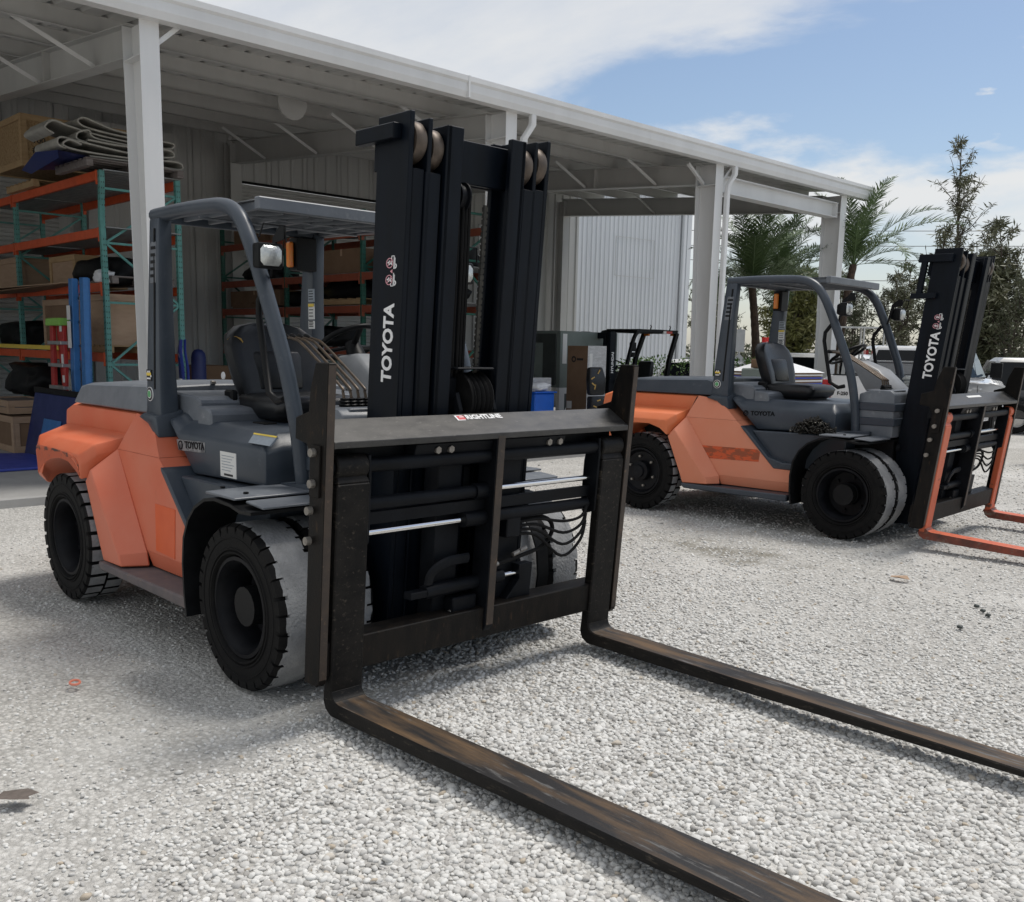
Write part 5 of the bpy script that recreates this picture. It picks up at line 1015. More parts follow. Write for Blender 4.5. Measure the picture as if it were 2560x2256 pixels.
# ---------------------------------------------------------------- pallet racks
def pallet_rack(name, label, xs, y0, depth, ztop, levels, upm, beamm, bent=False, deckz=()):
    ox = xs[0]
    r = thing(name, label, 'rack', (ox, y0, 0.085), 0, 'pallet racks under the canopy')
    def P(mb, nm, m, **k): return mb.build(nm, m, r, loc=(-ox, -y0, -0.085), **k)
    for i, x in enumerate(xs):
        for yy in (y0, y0+depth):
            u = MB(); fw = 0.075
            if bent and i == 0 and yy == y0:
                path = [(x, yy, 0.085), (x-0.01, yy, 1.2), (x, yy, 2.2), (x-0.02, yy, 2.9), (x+0.03, yy-0.03, 3.35), (x-0.05, yy+0.01, 3.62), (x+0.0, yy, 3.80), (x, yy, ztop)]
                u.bar(path, 0.07, fw, side=(0, 1, 0))
            else: u.box(x-fw/2, x+fw/2, yy-0.035, yy+0.035, 0.085, ztop)
            uo = P(u, 'upright', upm, bevel=0.004)
            h = MB(); z = 0.2
            while z < ztop-0.05:
                sg = -1 if yy == y0 else 1
                h.box(x-0.022, x-0.012, yy-0.0365, yy-0.034, z, z+0.018); h.box(x+0.012, x+0.022, yy-0.0365, yy-0.034, z+0.008, z+0.026)
                h.box(x+fw/2-0.001, x+fw/2+0.0012, yy-0.02, yy-0.01, z, z+0.018); h.box(x+fw/2-0.001, x+fw/2+0.0012, yy+0.01, yy+0.02, z, z+0.018)
                z += 0.075
            ho = h.build('slot', INK, uo, smooth=None, fixn=False); ho['kind'] = 'stuff'
        bz = [0.5, 1.35, 2.2, 3.0, ztop-0.25]
        for a in range(len(bz)):
            b = MB(); b.box(x-0.018, x+0.018, y0+0.035, y0+depth-0.035, bz[a], bz[a]+0.03); P(b, 'frame_brace', upm, smooth=None)
            if a < len(bz)-1:
                ya, yb = (y0+0.035, y0+depth-0.035) if a % 2 else (y0+depth-0.035, y0+0.035)
                b = MB(); b.bar([(x, ya, bz[a]+0.03), (x, yb, bz[a+1])], 0.03, 0.03, side=(1, 0, 0)); P(b, 'frame_brace', upm, smooth=None)
    for i in range(len(xs)-1):
        xa, xb = xs[i], xs[i+1]
        for z in levels:
            for yy in (y0-0.037, y0+depth+0.005):
                b = MB(); b.box(xa-0.04, xb+0.04, yy-0.02, yy+0.028, z-0.06, z+0.06); b.box(xa-0.055, xa-0.035, yy-0.022, yy+0.03, z-0.12, z+0.07); b.box(xb+0.055, xb+0.035, yy-0.022, yy+0.03, z-0.12, z+0.07)
                P(b, 'beam', beamm, bevel=0.003)
        for z in deckz:
            d = MB(); x = xb+0.06
            while x < xa-0.06: d.box(x, x+0.16, y0+0.0, y0+depth, z+0.062, z+0.074); x += 0.19
            dk = P(d, 'deck', DECK, smooth=None); dk['kind'] = 'stuff'
    return r
pallet_rack('pallet_rack', 'teal and bright orange pallet rack with a dented front upright, left behind the white column', [-9.5, -13.05, -15.05], 2.15, 1.07, 3.97, (1.46, 2.42, 3.15, 3.90), TEAL, BEAMO, True, deckz=(3.15, 3.90))
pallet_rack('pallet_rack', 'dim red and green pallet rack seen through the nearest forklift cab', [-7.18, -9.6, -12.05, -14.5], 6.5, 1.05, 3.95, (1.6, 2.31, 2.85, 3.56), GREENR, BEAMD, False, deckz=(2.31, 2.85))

# ---------------------------------------------------------------- goods on and round the racks
def pallet(name, label, x, y, z, lx, ly, m=GREYWOOD, group='wooden pallets'):
    t = thing(name, label, 'pallet', (x, y, z), 0, group)
    for k in range(3):
        b = MB(); yy = -ly/2+0.05+k*(ly-0.1)/2; b.box(-lx/2, lx/2, yy-0.045, yy+0.045, 0.0, 0.085); b.build('stringer', m, t, bevel=0.003)
    n = 7
    for k in range(n):
        xx = -lx/2+0.05+k*(lx-0.1)/(n-1); b = MB(); b.box(xx-0.048, xx+0.048, -ly/2, ly/2, 0.087, 0.105); b.build('board', m, t, bevel=0.002)
    return t
def crate(name, label, x0, x1, y0, y1, z0, z1, face, trim, group='wooden crates', marks=False):
    t = thing(name, label, 'crate', ((x0+x1)/2, (y0+y1)/2, z0), 0, group); lx, ly, h = (x1-x0)/2, (y1-y0)/2, z1-z0; w = 0.09
    b = MB(); b.box(-lx+0.02, lx-0.02, -ly+0.02, ly-0.02, 0.02, h-0.02); b.build('panel', face, t)
    for s in (-1, 1):
        for (z, zz) in ((0, w), (h-w, h)):
            b = MB(); b.box(-lx, lx, s*ly, s*(ly-0.022), z, zz); b.build('batten', trim, t, bevel=0.002)
            b = MB(); b.box(s*lx, s*(lx-0.022), -ly+0.023, ly-0.023, z, zz); b.build('batten', trim, t, bevel=0.002)
        for s2 in (-1, 1):
            b = MB(); b.box(s2*lx, s2*(lx-w), s*ly, s*(ly-0.021), w+0.001, h-w-0.001); b.build('batten', trim, t, bevel=0.002)
            b = MB(); b.box(s*lx, s*(lx-0.021), s2*(ly-0.023), s2*(ly-w), w+0.001, h-w-0.001); b.build('batten', trim, t, bevel=0.002)
    if marks:
        for k, s in enumerate(('100', '#7-1')):
            text('stencil_mark', s, 0.13, frame((lx-0.0185, -ly+0.16, h*0.52-k*0.14), (0, 1, 0), (0, 0, 1)), INK, t, bold=0.002)
    return t
crate('wooden_crate', 'large strand board crate with pine battens on top of the left rack', -13.05, -11.7, 1.86, 3.45, 4.24, 4.99, OSB, WOOD, marks=True)
pallet('pallet', 'pallet under the large strand board crate on top of the rack', -12.35, 2.65, 4.04-0.075, 1.25, 1.3, WOOD)
pallet('pallet', 'weathered grey pallet under the folded belting on top of the rack', -9.85, 2.55, 3.972, 1.15, 1.35)
# folded belting: a ribbon folded back and forth, with open loops at the fold ends
bt = MB()
def ribbon(path, y0, y1, th=0.016, drop=0.0):
    P_ = bez(path, 5); rings = []
    for i, p in enumerate(P_):
        a = P_[max(i-1, 0)]; b = P_[min(i+1, len(P_)-1)]; d = (b-a).normalized(); nrm = Vector((-d.z, 0, d.x))
        q0 = p+nrm*th/2; q1 = p-nrm*th/2
        rings.append([(q0.x, y0+q0.y, q0.z), (q0.x, y1+q0.y, q0.z-drop), (q1.x, y1+q1.y, q1.z-drop), (q1.x, y0+q1.y, q1.z)])
    bt.loft(rings)
# folds seen end-on: run along y' (sideways), so the path lies in the y-z plane
def fold(path, xa, xb, th=0.02):
    P_ = bez([(0, y, z) for y, z in path], 6); rings = []
    for i, p in enumerate(P_):
        a = P_[max(i-1, 0)]; b = P_[min(i+1, len(P_)-1)]; d = (b-a).normalized(); nrm = Vector((0, -d.z, d.y))
        q0 = p+nrm*th/2; q1 = p-nrm*th/2
        rings.append([(xa, q0.y, q0.z), (xb, q0.y, q0.z), (xb, q1.y, q1.z), (xa, q1.y, q1.z)])
    bt.loft(rings)
lay = 4.10
fold([(1.95, lay), (2.6, lay+0.01), (3.15, lay-0.01), (3.24, lay+0.04), (3.12, lay+0.09), (2.5, lay+0.05), (1.85, lay+0.05), (1.62, lay+0.09), (1.70, lay+0.17), (1.85, lay+0.13)], -10.15, -9.33)
fold([(1.66, lay+0.06), (1.56, lay+0.10), (1.60, lay+0.19), (1.85, lay+0.17), (2.5, lay+0.12), (3.05, lay+0.14), (3.13, lay+0.20), (3.0, lay+0.24), (2.4, lay+0.20), (1.95, lay+0.21)], -10.2, -9.36)
fold([(1.95, lay+0.18), (1.82, lay+0.21), (1.84, lay+0.29), (1.98, lay+0.34), (2.02, lay+0.27), (2.2, lay+0.24), (2.9, lay+0.22)], -10.1, -9.40)
fold([(1.55, lay+0.24), (1.44, lay+0.30), (1.55, lay+0.40), (1.75, lay+0.36), (2.2, lay+0.30), (3.0, lay+0.27), (3.17, lay+0.31), (3.10, lay+0.36), (2.5, lay+0.34), (1.98, lay+0.38), (1.86, lay+0.45), (1.95, lay+0.50), (2.12, lay+0.46), (2.4, lay+0.40), (3.0, lay+0.37)], -10.25, -9.45)
fold([(1.75, lay+0.44), (1.60, lay+0.45), (1.55, lay+0.40)], -10.4, -9.7); fold([(1.9, lay+0.50), (2.05, lay+0.53), (2.3, lay+0.47)], -10.45, -9.9)
tag(bt.build('folded_belting', FELT, smooth=50), 'pile of folded grey conveyor belting with open loops on top of the left rack', 'belting')
tp_ = MB(); tp_.add([(-9.35, 1.55, 4.12), (-9.30, 2.0, 4.085), (-10.6, 2.2, 4.10), (-11.2, 1.9, 4.16), (-11.0, 1.62, 4.06), (-9.8, 1.42, 4.13), (-9.38, 1.57, 4.03), (-10.7, 1.65, 3.98)], [(0, 1, 2, 5), (2, 3, 4, 5), (0, 5, 7, 6), (5, 4, 7)])
tag(tp_.build('blue_tarp', BLUET, smooth=60), 'dark blue tarp hanging out below the folded belting', 'tarp')
crate('wooden_crate', 'brown plywood crate on the middle level at the far left of the rack', -14.6, -13.2, 2.2, 3.15, 2.49, 3.02, PLY, PLY)
crate('wooden_crate', 'pale plywood crate with a white label, behind the blue ladder top', -12.4, -11.3, 2.4, 3.2, 2.49, 2.98, PLY, WOOD)
def lump(name, label, cat, x, y, z, sx, sy, sz, m, seed, group=None, n=3, amp=0.28):
    bm = bmesh.new(); bmesh.ops.create_icosphere(bm, subdivisions=n, radius=1)
    off = Vector((seed*3.7, seed*1.9, seed*5.3))
    for v in bm.verts:
        d = v.co.normalized(); k = 1+amp*noise.noise(d*1.7+off)+amp*0.5*noise.noise(d*4+off)
        c = Vector((math.copysign(abs(d.x)**0.6, d.x), math.copysign(abs(d.y)**0.6, d.y), math.copysign(abs(d.z)**0.7, d.z)))*k
        v.co = Vector((c.x*sx/2, c.y*sy/2, max(0.0, (c.z+0.75)*sz/1.9)))
    me = bpy.data.meshes.new(name); bm.to_mesh(me); bm.free()
    for p in me.polygons: p.use_smooth = True
    me.materials.append(m); o = bpy.data.objects.new(name, me); COL.objects.link(o); o.location = (x, y, z)
    return tag(o, label, cat, group)
lump('wrapped_machine', 'black sheeted machine lying on the middle level of the left rack', 'machine', -10.4, 2.62, 2.49, 1.45, 0.8, 0.44, PLASTIC, 3)
pallet('pallet', 'grey pallet on the middle level beside the dented upright', -9.98, 2.7, 2.482, 0.9, 0.9)
lump('plastic_bag', 'crumpled white plastic bag on the middle level near the dented upright', 'bag', -9.75, 2.22, 2.49, 0.28, 0.22, 0.18, WHITETARP, 5, amp=0.5)
def sheet(name, label, cat, pts, th, m):
    s = MB(); top = [tuple(p) for p in pts]; bot = [(p[0], p[1], p[2]-th) for p in pts]; s.loft([bot, top]); return tag(s.build(name, m, smooth=None), label, cat)
sheet('plywood_sheet', 'thin plywood sheet sticking out of the rack above the red stepladder', 'board', [(-9.95, 1.90, 2.50), (-10.3, 2.9, 2.51), (-13.2, 2.8, 2.52), (-13.4, 1.55, 2.46)], 0.012, PLY)
sheet('plywood_sheet', 'lower curled plywood sheet sticking out of the rack', 'board', [(-10.4, 1.85, 2.485), (-10.7, 2.8, 2.495), (-13.3, 2.7, 2.495), (-13.7, 1.35, 2.36)], 0.012, CARD)
crate('wooden_crate', 'big pale plywood crate on the lower level behind the dented upright', -10.75, -9.62, 2.2, 3.06, 1.63, 2.34, PLY, PLY)
pallet('pallet', 'pallet under the big pale plywood crate', -10.18, 2.66, 1.525, 1.1, 0.95, WOOD)
crate('wooden_crate', 'brown crate right of the blue ladder on the lower level', -12.2, -10.95, 2.2, 3.1, 1.53, 2.3, CARD, PLY)
lump('wrapped_machine', 'black machine part on the lower level at the far left', 'machine', -14.1, 2.6, 1.53, 1.5, 0.8, 0.5, PLASTIC, 8)
b = MB(); b.box(-15.0, -11.0, 2.05, 2.12, 1.535, 1.60); tag(b.build('timber_beam', YELLOWP, bevel=0.004), 'yellow timber lying along the lower rack beam', 'timber')
# stepladder, red
def stepladder():
    t = thing('step_ladder', 'folded red fibreglass stepladder with a lime green top cap', 'ladder', (-10.1, 1.72, 0.085))
    for s, m in ((-1, REDL), (1, REDL)):
        r = MB(); r.bar([(s*0.27-0.02, -0.03, 0.0), (s*0.20-0.02, -0.02, 1.83)], 0.05, 0.12, side=(0, 1, 0)); ro = r.build('rail', m, t, bevel=0.006)
        if s > 0:
            for z, h_ in ((1.72, 0.10), (1.25, 0.16), (1.02, 0.10)):
                q = MB(); q.bar([(s*0.27-0.02-0.07*z/1.83, -0.0565, z), (s*0.27-0.02-0.07*(z+h_)/1.83, -0.0565, z+h_)], 0.002, 0.085, side=(0, 1, 0)); q.build('label_plate', STICKER, ro, smooth=None)
            q = MB(); q.bar([(s*0.25-0.012, -0.0565, 0.86), (s*0.24-0.012, -0.0565, 1.22)], 0.003, 0.075, side=(0, 1, 0)); 
            text('rail_lettering', 'CROSSSTEP', 0.07, frame((0.258-0.02, -0.0585, 0.50), (-0.04, 0, 1), (-1, 0, -0.04)), WHITEP, ro, bold=0.001)
        r2 = MB(); r2.bar([(s*0.26+0.10, 0.12, 0.0), (s*0.19+0.06, 0.03, 1.80)], 0.04, 0.075, side=(0, 1, 0)); r2.build('rear_rail', m, t, bevel=0.005)
    for k in range(5):
        z = 0.30+k*0.31; w = 0.27-0.07*z/1.83; st = MB(); st.box(-w-0.07, w+0.04, -0.085, 0.03, z, z+0.05); st.build('tread', ALU, t, bevel=0.004)
    c = MB(); c.loft([[(-0.30, -0.10, 1.80), (0.25, -0.10, 1.80), (0.25, 0.10, 1.80), (-0.30, 0.10, 1.80)], [(-0.29, -0.09, 1.905), (0.24, -0.09, 1.905), (0.24, 0.09, 1.905), (-0.29, 0.09, 1.905)]]); c.build('top_cap', LIMEP, t, bevel=0.012)
stepladder()
def extladder():
    t = thing('extension_ladder', 'tall blue fibreglass extension ladder leaning behind the red stepladder', 'ladder', (-9.45, 1.75, 0.085))
    for i, (x, y) in enumerate(((-0.30, 0.06), (0.12, 0.06), (-0.16, -0.02), (0.24, -0.02))):
        r = MB(); r.bar([(x-0.02, y-0.02, 0.0), (x, y+0.02, 2.43)], 0.075, 0.05 if i < 2 else 0.14, side=(0, 1, 0)); ro = r.build('rail', BLUEL, t, bevel=0.008)
        if i == 3:
            pass
        if i == 2:
            for z, h_, m in ((1.88, 0.19, STICKER), (1.50, 0.36, STICKER), (0.35, 0.28, YELLOWP)):
                q = MB(); q.box(x-0.055, x+0.055, y-0.0625, y-0.055, z, z+h_); q.build('label_plate', m, ro, smooth=None)
    for k in range(7):
        st = MB(); z = 0.25+k*0.32; st.cyl((-0.3, 0.06, z), (0.14, 0.06, z), 0.018, 10); st.build('rung', ALU, t)
    for x in (-0.24, -0.10):
        q = MB(); q.bar([(-0.17, -0.10, 1.20), (x, -0.10, 0.72)], 0.006, 0.03); q.build('strap', FELT, t, smooth=None)
extladder()
b = MB(); b.loft([[(-10.45, 1.27, 0.09), (-8.75, 1.27, 0.09), (-8.75, 1.29, 0.09), (-10.45, 1.29, 0.09)], [(-10.40, 1.44, 0.95), (-8.75, 1.44, 0.95), (-8.75, 1.46, 0.95), (-10.40, 1.46, 0.95)]])
bb = b.build('blue_board', BLUEB, bevel=0.003); tag(bb, 'dark blue panel with a black top rail leaning against the ladders', 'board')
b = MB(); b.box(-10.42, -8.74, 1.43, 1.475, 0.952, 1.03); b.build('top_rail', PLASTIC, bb, bevel=0.006)
b = MB(); b.loft([[(-9.9, 1.25, 0.10), (-9.2, 1.25, 0.10), (-9.2, 1.26, 0.10), (-9.9, 1.26, 0.10)], [(-9.85, 1.36, 0.62), (-9.2, 1.36, 0.62), (-9.2, 1.37, 0.62), (-9.85, 1.37, 0.62)]]); tag(b.build('blue_board', BLUEL, bevel=0.003), 'smaller mid blue board leaning in front of the dark blue panel', 'board')
b = MB(); b.prism([(-10.25, -1.6), (-8.45, -1.2), (-8.5, 0.95), (-9.0, 1.2), (-10.1, 1.22), (-10.3, 0.9)], 'z', 0.09, 0.125); tag(b.build('blue_mat', BLUEMAT, bevel=0.006), 'bright blue mat lying on the concrete slab at the left', 'mat')
crate('wooden_crate', 'old brown crate on the slab at the far left, below the black netting', -12.3, -10.5, 1.15, 1.95, 0.09, 0.60, CARD, PLY)
crate('wooden_crate', 'small dark crate standing on the brown crate at the left', -12.2, -11.0, 1.25, 1.9, 0.605, 0.80, GREYWOOD, PLY)
lump('netting_heap', 'heap of black netting piled at the far left', 'netting', -12.4, 2.2, 0.80, 1.5, 0.8, 0.55, PLASTIC, 11, amp=0.4)
# blue harness on the rear upright, blue cylinder, brown box
t = thing('safety_harness', 'blue webbing harness hanging on the rear upright of the left rack', 'harness', (-9.38, 3.18, 1.15))
for k, (dx, dy, w) in enumerate(((-0.05, -0.02, 0.05), (0.02, -0.03, 0.05), (0.06, 0.02, 0.04))):
    b = MB(); b.tube(bez([(dx*0.3, dy, 0.58), (dx, dy-0.02, 0.40), (dx*1.5, dy, 0.15), (dx*1.2, dy+0.01, -0.25), (dx*0.6, dy, -0.45)], 4), w, 6, flat=0.3); b.build('webbing', BLUEMAT if k else BLUET, t)
b = MB(); b.tube(bez([(0, -0.03, 0.48), (0.05, -0.04, 0.40), (0.0, -0.05, 0.33), (-0.05, -0.04, 0.40), (0, -0.03, 0.48)], 5), 0.012, 6); b.build('hook', ALU, t)
b = MB(); b.box(-0.03, 0.03, -0.07, -0.04, -0.02, 0.02); b.build('label_plate', STICKER, t)
b = MB(); b.lathe([(0.0, 0.0), (0.115, 0.0), (0.115, 1.37), (0.10, 1.44), (0.06, 1.49), (0.0, 1.505)], (-10.4, 3.91, 0.09), 20, 'z'); tag(b.build('gas_cylinder', BLUET, smooth=45), 'dark blue round topped bollard post standing by the ribbed wall', 'post')
b = MB(); b.box(-12.4, -11.7, 4.55, 5.15, 0.09, 1.30); bo = tag(b.build('brown_box', CARD, bevel=0.006), 'dark brown carton standing by the ribbed wall', 'box')
b = MB(); b.tube([(-14.2, 5.15, 2.05), (-14.2, 5.15, 2.2), (-14.2, 5.1, 2.2), (-14.2, 5.2, 2.2)], 0.03, 6); b.tube([(-14.25, 5.15, 2.05), (-14.25, 5.15, 1.35), (-14.15, 5.25, 1.25), (-14.1, 5.35, 1.35)], 0.012, 6); tag(b.build('wall_tap', BEAMD), 'rusty tap with a hose end on the ribbed wall', 'tap')
# goods on the second rack
def carton(label, x0, x1, y0, y1, z0, z1, m=CARD, group='cartons on the dim rack'):
    t = thing('carton', label, 'box', ((x0+x1)/2, (y0+y1)/2, z0), 0, group); lx, ly = (x1-x0)/2, (y1-y0)/2
    b = MB(); b.box(-lx, lx, -ly, ly, 0, z1-z0); b.build('carton_body', m, t, bevel=0.004)
    b = MB(); b.box(-0.03, 0.03, -ly-0.001, ly+0.001, (z1-z0)*0.72, (z1-z0)+0.001); b.build('tape', PLY, t, smooth=None)
carton('long cardboard box on the upper shelf of the dim rack', -10.9, -9.75, 6.55, 7.3, 2.93, 3.34)
carton('low brown box on the shelf behind the forklift seat', -14.3, -12.4, 6.55, 7.4, 2.42, 2.72)
carton('short brown box high on the dim rack', -14.2, -13.0, 6.6, 7.4, 3.63, 4.05)
carton('second short brown box high on the dim rack', -12.8, -12.2, 6.6, 7.4, 3.63, 3.98)
for k, (x, z, sx, sz, lab) in enumerate(((-9.2, 2.93, 0.8, 0.5, 'black motor on the upper shelf at the right of the dim rack'), (-13.4, 2.92, 1.2, 0.32, 'black bundle on the upper shelf at the left of the dim rack'), (-10.6, 2.50, 1.7, 0.36, 'black car part with rounded ends on a pallet in the dim rack'), (-8.3, 2.42, 1.1, 0.45, 'dark blue grey machine beside the black mast in the dim rack'), (-12.0, 2.42, 0.9, 0.32, 'small black casting in the dim rack'), (-11.3, 1.67, 0.9, 0.40, 'black bracket on the lower shelf of the dim rack'), (-9.0, 1.67, 0.8, 0.5, 'black machine on the lower shelf behind the steering wheel'), (-7.9, 2.93, 0.9, 0.45, 'dark machine on the upper shelf behind the mast'), (-10.9, 3.63, 0.7, 0.35, 'black rounded part lying on top of the dim rack'))):
    lump('machine_part', lab, 'machine part', x, 7.0, z, sx, 0.7, sz, PLASTIC, 20+k, 'machine parts on the dim rack', amp=0.35)
pallet('pallet', 'pallet under the black car part in the dim rack', -10.6, 7.0, 2.40, 1.7, 0.95, WOOD)
pallet('pallet', 'pallet at the left end of the middle shelf of the dim rack', -13.4, 7.0, 2.315+0.07, 1.6, 0.95, CARD)
b = MB(); b.lathe([(0, 0), (0.11, 0), (0.12, 0.22), (0.07, 0.27), (0.0, 0.28)], (-11.25, 6.6, 2.50), 10, 'z'); tag(b.build('yellow_jug', YELLOWP), 'dull yellow jug in front of the black car part', 'jug')

# ---------------------------------------------------------------- cabinet, cartons and bins right of the mast
t = thing('air_handler', 'grey green air conditioning cabinet on white steel feet under the canopy', 'cabinet', (-10.2, 11.7, 0.085))
b = MB(); b.box(-1.2, 1.2, -0.96, 0.75, 0.88, 1.985); b.build('casing', GREENISH, t, bevel=0.008)
b = MB(); b.box(-1.1, 1.1, -0.985, -0.955, 0.93, 1.93); lo = b.build('louvre_panel', DARKGREY, t, bevel=0.006)
b = MB(); vs = [(-0.95, -0.988, 1.05), (0.75, -0.988, 1.05), (0.75, -0.988, 1.75), (-0.95, -0.988, 1.75), (-0.05, -0.86, 1.40)]; vs = [(x, -0.99 if i < 4 else -1.10, z) for i, (x, y, z) in enumerate(vs)]
b.add(vs, [(0, 1, 4), (1, 2, 4), (2, 3, 4), (3, 0, 4)]); b.build('fan_shroud', GREENISH, lo, smooth=None)
b = MB(); b.box(1.201, 1.206, -0.90, -0.78, 1.35, 1.93); b.build('label_plate', STICKER, t)
b = MB(); b.box(1.201, 1.206, -0.30, -0.05, 1.56, 1.67); pl = b.build('blue_plate', BLUEP, t); text('plate_lettering', 'Airflow', 0.06, frame((1.209, -0.27, 1.61), (0, 1, 0), (0, 0, 1)), WHITEP, pl)
for y in (-0.9, 0.6):
    b = MB(); b.prism([(y-0.05, 0.0), (y+0.05, 0.0), (y+0.05, 0.30), (y+0.34, 0.62), (y+0.34, 0.88), (y-0.05, 0.88)], 'x', 1.10, 1.19); b.prism([(y+0.12, 0.55), (y+0.26, 0.68), (y+0.26, 0.78), (y+0.12, 0.78)], 'x', 1.19, 1.1915); b.build('foot', WHITEPAINT, t, bevel=0.004)
    b = MB(); b.prism([(y+0.10, 0.42), (y+0.25, 0.62), (y+0.25, 0.76), (y+0.10, 0.76)], 'x', 1.1912, 1.1935); b.build('foot_cutout', DARKGREY, t, smooth=None)
t = thing('tall_carton', 'tall brown cardboard carton wrapped in clear film, left of the small black forklift', 'box', (-8.25, 10.69, 0.085))
b = MB(); b.box(-0.27, 0.25, -0.26, 0.26, 0.0, 1.70); b.build('carton_body', CARD, t, bevel=0.006)
b = MB(); b.box(0.2515, 0.2545, -0.262, 0.262, 0.05, 1.705); b.build('film', WRAP, t)
b = MB(); b.box(0.2555, 0.257, -0.22, -0.13, 1.28, 1.56); b.build('label_plate', STICKER, t)
b = MB(); b.box(-0.25, -0.12, -0.2625, -0.261, 0.52, 0.66); b.build('label_plate', STICKER, t)
b = MB(); b.lathe([(0.03, -0.2615), (0.045, -0.2635), (0.06, -0.2615)], (-0.10, 0, 1.45), 14, 'y'); b.build('printed_logo', INK, t)
b = MB(); b.box(-0.02, 0.14, -0.2635, -0.261, 1.43, 1.47); b.build('printed_band', INK, t, smooth=None)
b = MB(); b.box(-8.5, -7.95, 9.02, 9.52, 0.09, 0.93); bi = tag(b.build('blue_bin', BLUEBIN, bevel=0.02), 'bright blue plastic bin under the canopy, right of the black mast', 'bin')
b = MB(); b.box(-8.53, -7.92, 8.99, 9.55, 0.932, 0.96); b.build('rim', BLUEBIN, bi, bevel=0.006)
lump('plastic_bag', 'white plastic sheet lying on the blue bin', 'bag', -8.2, 9.2, 0.962, 0.5, 0.45, 0.16, WHITETARP, 31, amp=0.5)
t = thing('wrapped_stack', 'film wrapped stack of brown cartons behind the blue bin', 'stack', (-8.75, 9.6, 0.085))
b = MB(); b.box(-0.3, 0.3, -0.45, 0.33, 0.02, 1.09); b.build('stack_body', PLY, t, bevel=0.01)
b = MB(); b.box(-0.308, 0.308, -0.458, 0.338, 0.03, 1.10); b.build('film', WRAP, t, bevel=0.012)
pallet('pallet', 'low brown pallet on the slab between blue bin and tall carton', -7.9, 9.95, 0.087, 0.8, 0.7, CARD)
t = thing('loose_seat', 'worn black vehicle seat with yellow tears standing before the tall carton', 'seat', (-7.5, 10.13, 0.085))
b = MB(); b.loft([[(-0.06, -0.20, 0.82), (0.06, -0.20, 0.82), (0.06, 0.20, 0.82), (-0.06, 0.20, 0.82)], [(-0.08, -0.22, 1.1), (0.06, -0.22, 1.1), (0.06, 0.22, 1.1), (-0.08, 0.22, 1.1)], [(-0.11, -0.17, 1.31), (0.0, -0.17, 1.33), (0.0, 0.17, 1.33), (-0.11, 0.17, 1.31)]]); b.build('backrest', VINYL, t, bevel=0.04, seg=3)
b = MB(); b.box(-0.05, 0.09, -0.20, 0.22, 0.30, 0.80); b.build('cushion', VINYL, t, bevel=0.03, seg=2)
b = MB(); b.box(-0.25, 0.10, -0.2, 0.22, 0.0, 0.29); b.build('seat_base', PLASTIC, t, bevel=0.02)
for (y, z, a) in ((-0.16, 1.13, 0.4), (-0.15, 1.02, -0.5), (0.02, 1.24, 0.9), (-0.02, 0.73, 0.2), (0.12, 0.66, 1.2), (-0.12, 0.62, -0.3), (-0.10, 0.97, 1.3)):
    x_ = 0.063 if z > 0.85 else 0.0935
    b = MB(); b.bar([(x_-0.02*max(0, z-1.1)*10, y-0.045*math.cos(a), z-0.045*math.sin(a)), (x_-0.02*max(0, z-1.1)*10, y+0.045*math.cos(a), z+0.045*math.sin(a))], 0.006, 0.022, side=(1, 0, 0)); b.build('tear', FOAM, t, smooth=None)

